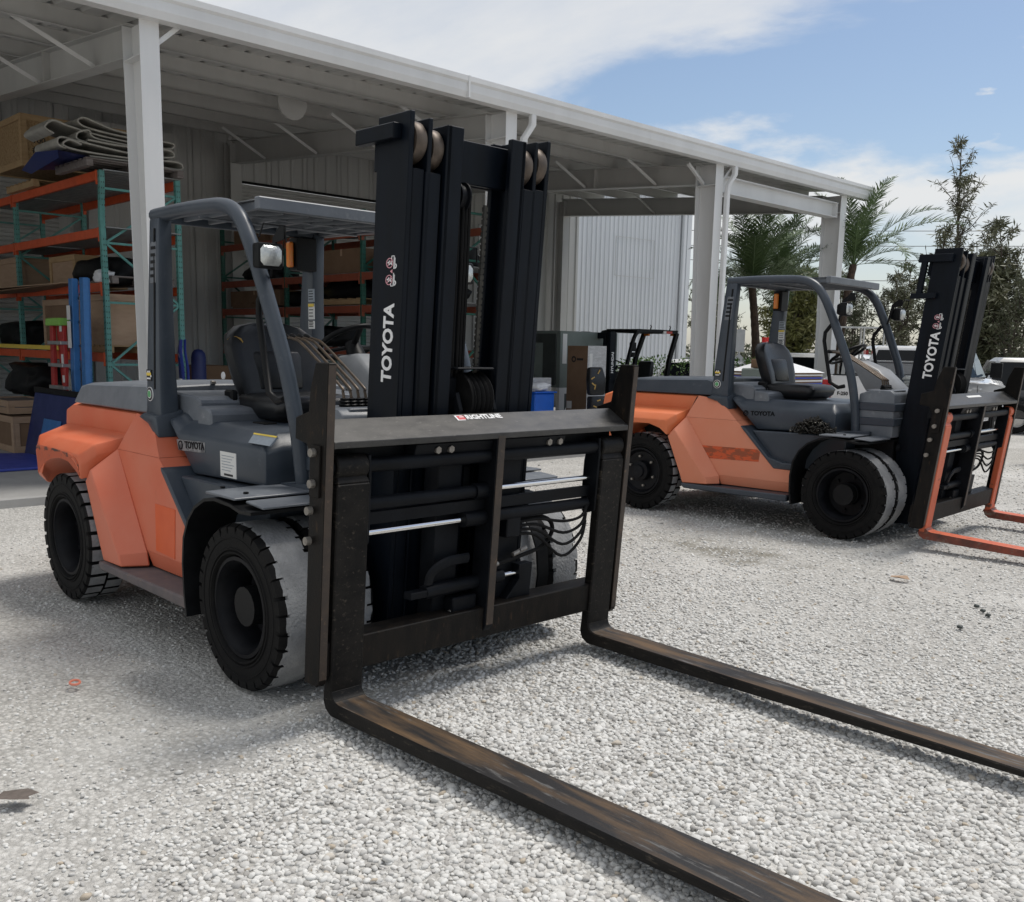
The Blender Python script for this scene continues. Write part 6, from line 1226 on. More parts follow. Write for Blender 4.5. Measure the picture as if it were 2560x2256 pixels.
# ---------------------------------------------------------------- small black forklift under the canopy (faces -y)
def small_forklift():
    t = thing('forklift', 'small black forklift with lettered mast, parked under the canopy behind the white column', 'forklift', (-9.0, 12.12, 0.085), -PI/2)
    # local +x is forward (towards -y in the yard), +y is towards the camera side
    def P(mb, n, m, **k): return mb.build(n, m, t, **k)
    b = MB(); b.prism([(-0.15, 0.28), (-0.15, 0.60), (-0.55, 0.62), (-0.75, 0.95), (-1.55, 1.0), (-1.75, 1.05), (-2.1, 1.0), (-2.15, 0.35), (-1.9, 0.25)], 'y', -0.50, 0.50); P(b, 'body', GREENR, bevel=0.03)
    b = MB(); b.box(-2.18, -1.6, -0.52, 0.52, 0.3, 1.02); P(b, 'counterweight', PLASTIC, bevel=0.04, seg=2)
    for s in (-1, 1):
        b = MB(); b.box(0.18, 0.36, s*0.40, s*0.30, 0.1, 2.0); P(b, 'mast_rail', MASTB, bevel=0.004)
        b = MB(); b.box(0.22, 0.36, s*0.28, s*0.20, 0.1, 1.98); P(b, 'inner_rail', MASTB, bevel=0.004)
        b = MB(); b.bar(bez([(0.02, s*0.46, 0.75), (-0.10, s*0.46, 1.30), (-0.24, s*0.46, 1.75), (-0.36, s*0.46, 1.97), (-0.55, s*0.45, 2.03), (-1.1, s*0.44, 2.05), (-1.75, s*0.44, 2.03)], 4), 0.06, 0.06); P(b, 'guard_leg', PLASTIC, smooth=50)
        b = MB(); b.bar([(-1.75, s*0.44, 2.02), (-1.50, s*0.46, 1.45), (-1.42, s*0.46, 0.98)], 0.07, 0.09); P(b, 'guard_pillar', PLASTIC)
        b = MB(); b.lathe([(0.10, -0.08), (0.32, -0.09), (0.33, 0.0), (0.32, 0.09), (0.10, 0.08)], (0, s*0.46, 0.33), 24, 'y'); P(b, 'front_wheel', RUBBER)
        b = MB(); b.lathe([(0.08, -0.07), (0.25, -0.08), (0.26, 0.0), (0.25, 0.08), (0.08, 0.07)], (-1.55, s*0.42, 0.26), 24, 'y'); P(b, 'rear_wheel', RUBBER)
        b = MB(); b.box(0.42, 1.4, s*0.26, s*0.16, 0.05, 0.09); b.box(0.38, 0.42, s*0.26, s*0.16, 0.05, 0.7); P(b, 'fork', FORKSIDE)
    for z in (0.35, 0.7, 1.05): b = MB(); b.box(0.36, 0.40, -0.45, 0.45, z, z+0.07); P(b, 'carriage_bar', BLACK)
    b = MB(); b.box(0.2, 0.30, -0.3, 0.3, 1.86, 1.98); P(b, 'mast_crossbar', MASTB)
    b = MB(); b.box(-0.5, -1.78, -0.46, 0.46, 2.045, 2.075); P(b, 'guard_roof', PLASTIC, bevel=0.006)
    for k in range(5): b = MB(); b.box(-0.5, -1.7, -0.36+k*0.18-0.015, -0.36+k*0.18+0.015, 2.0, 2.045); P(b, 'roof_slat', PLASTIC)
    b = MB(); b.cyl((0.25, 0.12, 0.3), (0.25, 0.12, 1.75), 0.03, 12); P(b, 'lift_cylinder', CHROME)
    b = MB(); b.loft([[(-0.8, -0.22, 0.98), (-1.25, -0.22, 0.98), (-1.25, 0.22, 0.98), (-0.8, 0.22, 0.98)], [(-0.78, -0.22, 1.08), (-1.28, -0.22, 1.08), (-1.28, 0.22, 1.08), (-0.78, 0.22, 1.08)]]); P(b, 'seat', VINYL, bevel=0.03)
    b = MB(); b.loft([[(-1.18, -0.2, 1.06), (-1.32, -0.2, 1.06), (-1.32, 0.2, 1.06), (-1.18, 0.2, 1.06)], [(-1.26, -0.18, 1.42), (-1.38, -0.18, 1.42), (-1.38, 0.18, 1.42), (-1.26, 0.18, 1.42)]]); P(b, 'backrest', VINYL, bevel=0.04, seg=2)
    b = MB(); b.bar([(-0.15, 0, 0.6), (-0.28, 0, 1.20)], 0.16, 0.14); P(b, 'steering_console', PLASTIC, bevel=0.02)
    b = MB(); cc = Vector((-0.36, 0, 1.34)); ax = Vector((-0.55, 0, 0.83)).normalized(); u = Vector((0, 1, 0)); v = ax.cross(u); pts_ = [tuple(cc+(u*math.cos(2*PI*k/24)+v*math.sin(2*PI*k/24))*0.16) for k in range(25)]; b.tube(pts_, 0.015, 6, cap=False)
    b.tube([tuple(cc-u*0.16), tuple(cc-ax*0.04), tuple(cc+u*0.16)], 0.012, 6); b.tube([tuple(cc-ax*0.12), tuple(cc-ax*0.03)], 0.03, 8); P(b, 'steering_wheel', PLASTIC)
    b = MB(); b.box(-0.30, -0.42, 0.34, 0.44, 1.62, 1.80); b.box(-0.30, -0.40, 0.34, 0.44, 1.50, 1.60); P(b, 'mirror', PLASTIC, bevel=0.01)
    for s in (-1, 1):
        b = MB(); b.box(-1.70, -1.785, s*0.30, s*0.44, 1.96, 2.06); P(b, 'amber_lamp', AMBER, bevel=0.01)
    b = MB(); b.box(-1.35, -1.55, 0.44, 0.475, 2.0, 2.05); P(b, 'red_lamp', REDLENS); b = MB(); b.box(-1.25, -1.345, 0.44, 0.476, 2.0, 2.05); P(b, 'white_lamp', STICKER)
    for x in (-0.9, -1.55): b = MB(); b.tube([(x, 0.40, 2.075), (x, 0.42, 2.14), (x+0.05, 0.44, 2.16)], 0.012, 6); P(b, 'roof_hook', PLASTIC)
    b = MB(); b.lathe([(0, 0), (0.09, 0.0), (0.10, 0.03), (0.0, 0.05)], (0.10, 0.5, 1.02), 14, 'z'); P(b, 'work_lamp', ALU)
    text('mast_lettering', 'HYUNDAI', 0.092, frame((0.275, 0.4025, 1.175), (0, 0, 1), (1, 0, 0)), WHITEP, t, bold=0.003, sx=1.02)
small_forklift()

# chain heap and a clear lamp on the second forklift
ch = MB(); rs3 = random.Random(5)
def link(c, R, ll=0.034, w=0.0125, r=0.0065):
    pts_ = []
    for k in range(13):
        a = 2*PI*k/12; p = Vector((math.cos(a)*w + 0, math.sin(a)*w, 0)); p.y += math.copysign(ll*0.5, math.sin(a)) if abs(math.sin(a)) > 0.05 else 0
        pts_.append(tuple(c + R @ p))
    ch.tube(pts_, r, 5, cap=False)
bx_, by_, bz_ = -0.44, -0.76, 0.955
for k in range(210):
    rr = abs(rs3.gauss(0, 0.42)); 
    px_ = rs3.gauss(0, 0.105); hh = max(0.0, 0.15*(1-(abs(px_)/0.26)**1.3)); py_ = rs3.uniform(-0.055, 0.10); pz_ = rs3.uniform(0, 1)*hh*(1-0.3*abs(py_)/0.1)
    R = Matrix.Rotation(rs3.uniform(0, 6.28), 3, 'Z') @ Matrix.Rotation(rs3.uniform(-1.0, 1.0), 3, 'X') @ Matrix.Rotation(rs3.uniform(-0.9, 0.9), 3, 'Y')
    link(Vector((px_, py_, pz_+0.012)), R)
cho = ch.build('chain_heap', CHAINM, smooth=60)
M_B = Matrix.Translation((-0.142, 6.222, 0)) @ Matrix.Rotation(0.0582, 4, 'Z')
cho.location = M_B @ Vector((bx_, by_-0.02, bz_)); cho.rotation_euler = (0, 0, 0.0582)
tag(cho, 'heap of steel chain lying on the side step of the second forklift', 'chain')
b = MB(); b.box(-0.06, 0.06, -0.04, 0.04, 0.0, 0.13); b.prism([(-0.075, 0.02), (0.085, 0.02), (0.085, 0.05), (-0.075, 0.05)], 'y', -0.055, -0.035); b.prism([(-0.075, 0.08), (0.085, 0.08), (0.085, 0.11), (-0.075, 0.11)], 'y', -0.055, -0.035)
cl = b.build('clearance_lamp', GLASSL, fb, bevel=0.012, seg=2, loc=(-0.02, 0.50, 1.39)); 
# ---------------------------------------------------------------- vehicles behind the second forklift (local +x is forward)
def wheel_car(t, x, y, r=0.38, w=0.26):
    s = 1 if y > 0 else -1
    b = MB(); b.lathe([(r*0.6, 0), (r*0.93, 0.0), (r, 0.03), (r, w-0.03), (r*0.93, w), (r*0.6, w)], (0, -w/2, 0), 28, 'y'); wo = b.build('wheel', RUBBER, t, loc=(x, y, r))
    b = MB(); b.lathe([(r*0.62, -w/2+0.01), (r*0.55, -w/2+0.05), (r*0.2, -w/2+0.03), (0, -w/2+0.02)], (0, 0, 0), 20, 'y'); ro = b.build('rim', ALU, wo)
    if s > 0: wo.rotation_euler = (0, 0, PI)
def pickup(label, loc, rz, paint, group='white pickup trucks', box=True):
    t = thing('pickup_truck', label, 'pickup truck', loc, rz, group)
    def P(mb, n, m, **k): return mb.build(n, m, t, **k)
    hw = 0.99
    b = MB()   # lower body: bed sides, doors, bonnet in one skin
    def sec(y, k): return [(-2.95, y, 0.62), (-2.95, y, 1.38-k), (-0.88, y, 1.38-k), (0.95, y, 1.32-k), (1.15, y, 1.34-k), (2.70, y, 1.26-k*1.4), (2.92, y, 1.10), (2.95, y, 0.55), (2.3, y, 0.48), (-2.6, y, 0.50)]
    b.loft([sec(-hw+0.02, 0.06), sec(-hw, 0.16) if False else sec(-hw+0.0, 0.10), sec(-hw+0.09, 0.0), sec(hw-0.09, 0.0), sec(hw, 0.10), sec(hw-0.02, 0.06)])
    P(b, 'body', paint, bevel=0.03, seg=2, smooth=45)
    b = MB(); b.box(-2.88, -0.95, -hw+0.12, hw-0.12, 1.30, 1.392); P(b, 'bed_floor', CARK)
    b = MB(); b.box(-2.975, -2.935, -0.80, 0.80, 0.72, 1.385); tg = P(b, 'tailgate', paint, bevel=0.02, seg=2)
    b = MB(); b.box(-2.98, -2.94, -0.80, 0.80, 1.388, 1.405); b.build('tailgate_cap', PLASTIC, tg, bevel=0.004)
    b = MB(); b.box(-2.992, -2.976, -0.14, 0.14, 1.08, 1.17); b.build('handle', PLASTIC, tg, bevel=0.006)
    text('badge', 'F-250', 0.085, frame((-2.979, 0.70, 1.06), (0, -1, 0), (0, 0, 1)), PLASTIC, tg, bold=0.003)
    for s in (-1, 1):
        b = MB(); b.box(-2.985, -2.80, s*0.82, s*0.985, 0.88, 1.30); lo = P(b, 'tail_light', REDLENS, bevel=0.015); b = MB(); b.box(-2.990, -2.95, s*0.825, s*0.94, 1.04, 1.12); b.build('reverse_lamp', STICKER, lo)
        b = MB(); b.tube([(0.72, s*0.96, 1.42), (0.72, s*1.08, 1.44)], 0.03, 6); b.box(0.66, 0.76, s*1.06, s*1.27, 1.36, 1.66); P(b, 'mirror', PLASTIC, bevel=0.02)
    b = MB(); b.box(-3.12, -2.96, -0.95, 0.95, 0.50, 0.70); P(b, 'bumper', PLASTIC, bevel=0.02)
    def cs(y0, y1, z): return None
    b = MB(); b.loft([[(-0.92, -0.95, 1.30), (1.02, -0.95, 1.30), (1.02, 0.95, 1.30), (-0.92, 0.95, 1.30)], [(-0.80, -0.86, 1.72), (0.62, -0.86, 1.72), (0.62, 0.86, 1.72), (-0.80, 0.86, 1.72)], [(-0.70, -0.76, 1.94), (0.25, -0.76, 1.94), (0.25, 0.76, 1.94), (-0.70, 0.76, 1.94)]])
    P(b, 'cab', paint, bevel=0.06, seg=3, smooth=50)
    b = MB(); b.loft([[(-0.925, -0.78, 1.40), (-0.925, 0.78, 1.40), (-0.90, 0.78, 1.40), (-0.90, -0.78, 1.40)], [(-0.775, -0.70, 1.86), (-0.775, 0.70, 1.86), (-0.75, 0.70, 1.86), (-0.75, -0.70, 1.86)]]); P(b, 'rear_window', CARGLASS)
    b = MB(); b.loft([[(1.03, -0.82, 1.36), (1.03, 0.82, 1.36), (0.98, 0.82, 1.36), (0.98, -0.82, 1.36)], [(0.36, -0.70, 1.90), (0.36, 0.70, 1.90), (0.30, 0.70, 1.90), (0.30, -0.70, 1.90)]]); P(b, 'windscreen', CARGLASS)
    for s in (-1, 1):
        for xa, xb, xc, xd in ((-0.74, 0.02, -0.66, 0.02), (0.08, 0.86, 0.08, 0.36)):
            b = MB(); b.loft([[(xa, s*0.952, 1.37), (xb, s*0.952, 1.37), (xb, s*0.93, 1.37), (xa, s*0.93, 1.37)], [(xc, s*0.832, 1.84), (xd, s*0.832, 1.84), (xd, s*0.81, 1.84), (xc, s*0.81, 1.84)]]); P(b, 'side_window', SIDEGLASS)
            b = MB(); b.box(xa+0.10, xa+0.26, s*0.985, s*1.01, 1.12, 1.15); P(b, 'door_handle', paint, bevel=0.005)
        for xx in (0.05, -0.85):
            b = MB(); b.box(xx-0.005, xx+0.005, s*0.993, s*0.985, 0.62, 1.22); P(b, 'door_gap', PLASTIC, smooth=None)
    for x in (-1.75, 1.85):
        for s in (-1, 1):
            b = MB(); b.lathe([(0.0, -0.06), (0.46, -0.06), (0.46, 0.06), (0.0, 0.06)], (x, s*0.95, 0.42), 24, 'y'); P(b, 'wheel_arch', PLASTIC)
            wheel_car(t, x, s*0.90, 0.41, 0.27)
    if box:
        b = MB(); b.box(-1.42, -0.98, -0.93, 0.93, 1.40, 1.62); bo = P(b, 'tool_box', TREADPLATE, bevel=0.01)
        b = MB(); b.box(-1.44, -0.97, -0.94, 0.94, 1.622, 1.655); b.build('lid', TREADPLATE, bo, bevel=0.006)
        for y in (-0.5, 0.5): b = MB(); b.box(-1.432, -1.42, y-0.08, y+0.08, 1.46, 1.54); b.build('latch', PLASTIC, bo)
    return t
pickup('white pickup truck with a tread plate tool box and dark tailgate badge, behind second forklift', (-4.15, 16.15, -0.02), PI/2+0.158, CARW)
def car(label, loc, rz, paint, L_=4.6, H=1.62, suv=True, roof=None, group='parked cars in the background'):
    t = thing('car', label, 'car', loc, rz, group); hw = 0.92; h = L_/2
    def P(mb, n, m, **k): return mb.build(n, m, t, **k)
    b = MB(); s_ = lambda y, k: [(-h, y, 0.45), (-h, y, 0.95-k), (-h+0.15, y, 1.02-k), (h-1.3, y, 1.02-k), (h-0.2, y, 0.92-k), (h, y, 0.75), (h, y, 0.35), (-h+0.3, y, 0.32)]
    b.loft([s_(-hw, 0.08), s_(-hw+0.08, 0), s_(hw-0.08, 0), s_(hw, 0.08)]); P(b, 'body', paint, bevel=0.04, seg=2, smooth=50)
    r0 = -h+(0.08 if suv else 0.6)
    b = MB(); b.loft([[(r0, -0.86, 0.98), (h-1.25, -0.86, 0.98), (h-1.25, 0.86, 0.98), (r0, 0.86, 0.98)], [(r0+0.30, -0.70, H-0.10), (h-2.0, -0.70, H-0.10), (h-2.0, 0.70, H-0.10), (r0+0.30, 0.70, H-0.10)]]); P(b, 'window_band', CARGLASS, smooth=None)
    b = MB(); b.loft([[(r0+0.27, -0.72, H-0.11), (h-1.95, -0.72, H-0.11), (h-1.95, 0.72, H-0.11), (r0+0.27, 0.72, H-0.11)], [(r0+0.40, -0.62, H), (h-2.15, -0.62, H), (h-2.15, 0.62, H), (r0+0.40, 0.62, H)]]); P(b, 'roof', roof or paint, bevel=0.02)
    for s in (-1, 1):
        for xa, xb in ((r0, r0+0.30), (h-1.25, h-2.0), (-0.1, -0.1)):
            b = MB(); b.bar([(xa, s*0.865, 0.98), (xb, s*0.705, H-0.08)], 0.03, 0.09, side=(0, 1, 0)); P(b, 'window_pillar', roof or paint)
        b = MB(); b.box(-h-0.01, -h+0.1, s*0.62, s*0.88, 0.75, 0.92); P(b, 'tail_light', REDLENS, bevel=0.01)
        b = MB(); b.box(h-0.12, h+0.005, s*0.55, s*0.86, 0.62, 0.78); P(b, 'headlight', GLASSL, bevel=0.01)
        for x in (-h+0.85, h-0.9): wheel_car(t, x, s*0.82, 0.34, 0.22)
    return t
car('black suv with a white roof at the right edge, beside the white pickup', (-0.55, 16.6, 0), PI/2+0.05, CARK, 4.9, 1.92, True, CARW)
car('white car half hidden by the green hedge, between the palms', (-12.6, 21.6, 0), 0.35, CARW, 4.7, 1.50, False)
car('dark suv with a pale roof seen between the forklift seat and the corner column', (-7.6, 20.2, 0), 0.15, CARK, 4.6, 1.75, True, CARW)
car('black car parked far back below the trees, left of the signpost', (-18.2, 30.0, 0), 0.7, CARK, 4.6, 1.5, True)
car('second black car parked far back, right of the signpost', (-13.5, 29.0, 0), 0.7, CARK, 4.6, 1.55, True)
car('dark car far behind the tool box of the white pickup', (-10.2, 31.5, 0), 0.7, CARK, 4.6, 1.6, True)
car('grey roofed car far behind, at the right beyond the pickup cab', (-3.2, 22.6, 0), 0.5, CARK, 4.6, 1.75, True, ALU)
# golf cart like canopy with red rear lamps
t = thing('utility_cart', 'small utility cart with a white canopy and red lamps behind the pickup bed', 'cart', (-8.4, 24.6, 0), 0.8)
b = MB(); b.box(-1.0, 1.0, -0.6, 0.6, 0.3, 0.75); b.build('body', CARK, t, bevel=0.05)
b = MB(); b.loft([[(-1.05, -0.65, 1.92), (1.05, -0.65, 1.92), (1.05, 0.65, 1.92), (-1.05, 0.65, 1.92)], [(-0.9, -0.5, 2.02), (0.9, -0.5, 2.02), (0.9, 0.5, 2.02), (-0.9, 0.5, 2.02)]]); b.build('canopy', CARW, t, bevel=0.02)
for x in (-0.95, 0.95):
    for y in (-0.58, 0.58): b = MB(); b.cyl((x, y, 0.7), (x*0.97, y, 1.93), 0.025, 8); b.build('canopy_post', PLASTIC, t)
for y in (-0.35, 0.35): b = MB(); b.box(-1.08, -1.0, y-0.12, y+0.12, 1.72, 1.88); b.build('red_lamp', REDLENS, t)
b = MB(); b.box(-0.4, 0.1, -0.5, 0.5, 0.76, 1.05); b.box(-0.5, -0.35, -0.5, 0.5, 1.06, 1.4); b.build('bench', VINYL, t, bevel=0.03)
for x in (-0.65, 0.65):
    for y in (-0.5, 0.5): wheel_car(t, x, y, 0.24, 0.18)

# ---------------------------------------------------------------- wrapped pallet, bucket, signs
t = thing('wrapped_pallet', 'pallet load in clear film with a white sheet peaked on top, behind the forklift seat', 'pallet load', (-4.28, 10.85, 0))
b = MB(); b.box(-0.55, 0.55, -0.5, 0.5, 0.14, 1.44); b.build('load', CARD, t, bevel=0.02)
for k in range(5): b = MB(); b.box(-0.557, 0.557, -0.507, 0.507, 1.20+k*0.045, 1.222+k*0.045); b.build('blue_band', BLUEP if k % 2 else STICKER, t, smooth=None)
b = MB(); b.box(-0.57, 0.57, -0.52, 0.52, 0.12, 1.16); b.build('film', WRAP, t, bevel=0.03)
b = MB(); b.loft([[(-0.58, -0.53, 1.43), (0.58, -0.53, 1.43), (0.58, 0.53, 1.43), (-0.58, 0.53, 1.43)], [(-0.22, -0.1, 1.60), (0.10, -0.12, 1.60), (0.05, 0.1, 1.62), (-0.2, 0.1, 1.62)], [(-0.10, -0.02, 1.68), (-0.06, -0.02, 1.68), (-0.06, 0.02, 1.68), (-0.10, 0.02, 1.68)]]); b.build('white_sheet', WHITETARP, t, smooth=25)
for k in range(3): b = MB(); b.box(-0.55, 0.55, -0.5+k*0.45, -0.4+k*0.45, 0, 0.115); b.build('runner', WOOD, t)
t = thing('wrapped_stack', 'narrow grey stack of blocks behind the forklift seat, left of the wrapped pallet', 'stack', (-4.33, 10.40, 0))
for z, s in ((0.0, 0.20), (0.50, 0.19), (1.0, 0.19)): b = MB(); b.box(-s, s, -s, s, z, z+0.48); b.build('block', GREENISH, t, bevel=0.02)
b = MB(); b.box(-0.10, 0.10, -0.06, 0.14, 1.485, 1.63); b.build('top_block', CARD, t, bevel=0.01)
t = thing('red_bucket', 'red bucket with slanted white lettering on the grey stack behind the forklift seat', 'bucket', (-4.25, 10.50, 1.635))
b = MB(); b.lathe([(0.0, 0.0), (0.078, 0.0), (0.091, 0.32), (0.095, 0.32), (0.095, 0.335), (0.088, 0.335), (0.074, 0.02), (0, 0.02)], (0, 0, 0), 28, 'z'); b.build('pail', REDBUCKET, t)
view = Vector((CAMP.x+4.42, CAMP.y-10.32, 0)).normalized(); rt = Vector((-view.y, view.x, 0)); upv = Vector((0, 0, 1))
dx_ = (rt*0.72+upv*0.69).normalized(); uy = (upv*0.72-rt*0.69).normalized()
b = MB(); b.bar([tuple(view*0.093+upv*0.17-rt*0.078), tuple(view*0.093+upv*0.17+rt*0.078)], 0.002, 0.002)
for k, s in enumerate(('THE', 'HOME', 'DEPOT')):
    o_ = view*0.094+upv*0.18 + uy*(0.047-0.047*k) - dx_*(0.04, 0.062, 0.07)[k]
    text('bucket_lettering', s, 0.055, frame(tuple(o_), tuple(dx_), tuple(uy)), WHITEP, t, bold=0.001)
t = thing('sign_post', 'pole with pale rectangular sign back above a diamond sign, left of the palms', 'sign', (-12.88, 22.86, 0))
b = MB(); b.cyl((0, 0, 0), (0, 0, 2.5), 0.03, 8); b.build('post', ALU, t)
vv = Vector((17.1, -26.1, 0)).normalized(); rr_ = Vector((-vv.y, vv.x, 0))
b = MB(); b.obox((vv.x*0.04, vv.y*0.04, 2.1), (0.015, 0.30, 0.68), Matrix.Rotation(math.atan2(vv.y, vv.x), 3, 'Z')); b.build('rectangular_sign', SIGNM, t)
b = MB(); b.obox((vv.x*0.04, vv.y*0.04, 1.50), (0.015, 0.30, 0.30), Matrix.Rotation(math.atan2(vv.y, vv.x), 3, 'Z') @ Matrix.Rotation(PI/4, 3, 'X')); b.build('diamond_sign', SIGNM, t)
t = thing('metal_rack', 'empty grey pipe rack standing between forklift cab and trees', 'rack', (-6.4, 17.9, 0), 0.6)
for x in (-0.5, 0, 0.5):
    for y in (-0.25, 0.25): b = MB(); b.cyl((x, y, 0), (x, y, 2.35), 0.022, 6); b.build('post', ALU, t)
for z in (0.4, 1.2, 2.33): b = MB(); b.box(-0.52, 0.52, -0.27, 0.27, z, z+0.03); b.build('shelf', ALU, t)

# ---------------------------------------------------------------- vegetation
def mesh_obj(name, v, f, mats, parent=None, mi=None):
    me = bpy.data.meshes.new(name); me.from_pydata(v, [], f)
    for m in mats: me.materials.append(m)
    if mi: me.polygons.foreach_set('material_index', mi)
    o = bpy.data.objects.new(name, me); COL.objects.link(o)
    if parent: o.parent = parent
    return o
def frond_mesh(seed, L_=2.3, curl=1.0, n=30):
    rs = random.Random(seed); v = []; f = []
    P_ = []; p = Vector((0, 0, 0)); a = math.radians(62)
    for i in range(n+1):
        P_.append(p.copy()); p = p + Vector((math.cos(a), 0, math.sin(a)))*(L_/n); a -= curl*(0.012+0.075*(i/n))
    for i in range(n):                                  # rachis
        w = 0.022*(1-i/n)+0.004; a_, b_ = P_[i], P_[i+1]; o = len(v)
        v += [(a_.x, -w, a_.z), (a_.x, w, a_.z), (b_.x, w*0.9, b_.z), (b_.x, -w*0.9, b_.z), (a_.x, 0, a_.z-w), (b_.x, 0, b_.z-w)]
        f += [(o, o+1, o+2, o+3), (o, o+3, o+5, o+4), (o+1, o+4, o+5, o+2)]
    for i in range(4, n+1):
        t = i/n; d = (P_[i]-P_[i-1]).normalized(); up_ = Vector((-d.z, 0, d.x))
        for s in (-1, 1):
            for q in range(2):
                ll = L_*0.21*(math.sin(PI*min(1, 0.15+0.85*t))**0.6)*rs.uniform(0.8, 1.1)
                dr = (d*rs.uniform(0.55, 0.8) + Vector((0, s, 0))*rs.uniform(0.65, 0.85) + up_*rs.uniform(-0.05, 0.45)).normalized()
                b0 = P_[i] - d*(L_/n)*0.5*q; w = d*0.017; m = b0+dr*ll*0.5; e = b0+dr*ll - Vector((0, 0, ll*0.12)); o = len(v)
                v += [tuple(b0-w*0.5), tuple(b0+w*0.5), tuple(m+w), tuple(m-w), tuple(e)]
                f += [(o, o+1, o+2, o+3), (o+3, o+2, o+4)]
    return v, f
FR = [frond_mesh(1, 2.3, 0.55), frond_mesh(2, 2.3, 1.0), frond_mesh(3, 2.2, 1.45), frond_mesh(4, 2.5, 0.8)]
FRM = []
for v, f in FR:
    me = bpy.data.meshes.new('frond'); me.from_pydata(v, [], f); me.materials.append(LEAFP); FRM.append(me)
def palm(label, x, y, h, seed, n=20, lean=(0, 0), extra=(), sc=1.0, trunk_r=0.10):
    t = thing('palm_tree', label, 'palm tree', (x, y, 0), 0, 'palm trees beside the canopy'); rs = random.Random(seed)
    b = MB(); path = [(lean[0]*k/8*abs(k/8), lean[1]*(k/8)**2, h*k/8) for k in range(9)]
    n_ = 26; pts_ = bez(path, 4)
    b.tube([tuple(p) for p in pts_], [trunk_r*(1.15-0.25*i/len(pts_))*(1+0.10*(i % 2)) for i in range(len(pts_))], 10); b.build('trunk', PALMBARK, t, smooth=30)
    top = Vector((lean[0], lean[1], h))
    for k in range(n):
        az = k*2.399963 + rs.uniform(-0.25, 0.25); el = (k/n)
        me = FRM[0] if el < 0.30 else FRM[rs.choice((1, 3))] if el < 0.7 else FRM[2]
        o = bpy.data.objects.new('frond', me); COL.objects.link(o); o.parent = t; o.location = top + Vector((0, 0, -0.08*el))
        o.rotation_mode = 'YXZ' if False else 'XYZ'
        o.rotation_euler = (0, (-0.42+1.05*el)+rs.uniform(-0.1, 0.1), az); s = sc*rs.uniform(0.85, 1.1); o.scale = (s, s, s)
    for az, tilt, s, mi in extra:
        o = bpy.data.objects.new('frond', FRM[mi]); COL.objects.link(o); o.parent = t; o.location = top; o.rotation_euler = (0, tilt, az); o.scale = (s, s, s)
    return t
camyaw = lambda x, y: math.atan2(y-CAMP.y, x-CAMP.x)
RIGHT = math.atan2(0.7205, 0.6935)
palm('leaning palm, left one of the pair behind the second forklift cab', -9.15, 18.05, 3.35, 11, 28, lean=(-0.25, -0.1), sc=0.94, trunk_r=0.095)
palm('straighter palm, right one of the pair behind the second forklift cab', -9.75, 20.25, 3.55, 12, 26, lean=(-0.25, -0.1), sc=0.94, trunk_r=0.095, extra=((RIGHT+0.1, 0.35, 1.0, 1), (RIGHT-0.2, 0.75, 0.9, 3)))
palm('palm right of the white corner column with one long frond', -6.93, 17.70, 3.75, 13, 18, lean=(0.16, 0.25), sc=0.86, trunk_r=0.085, extra=((RIGHT, 0.33, 1.12, 3), (RIGHT+0.3, -0.32, 1.0, 0), (RIGHT-0.2, 0.95, 0.9, 1)))
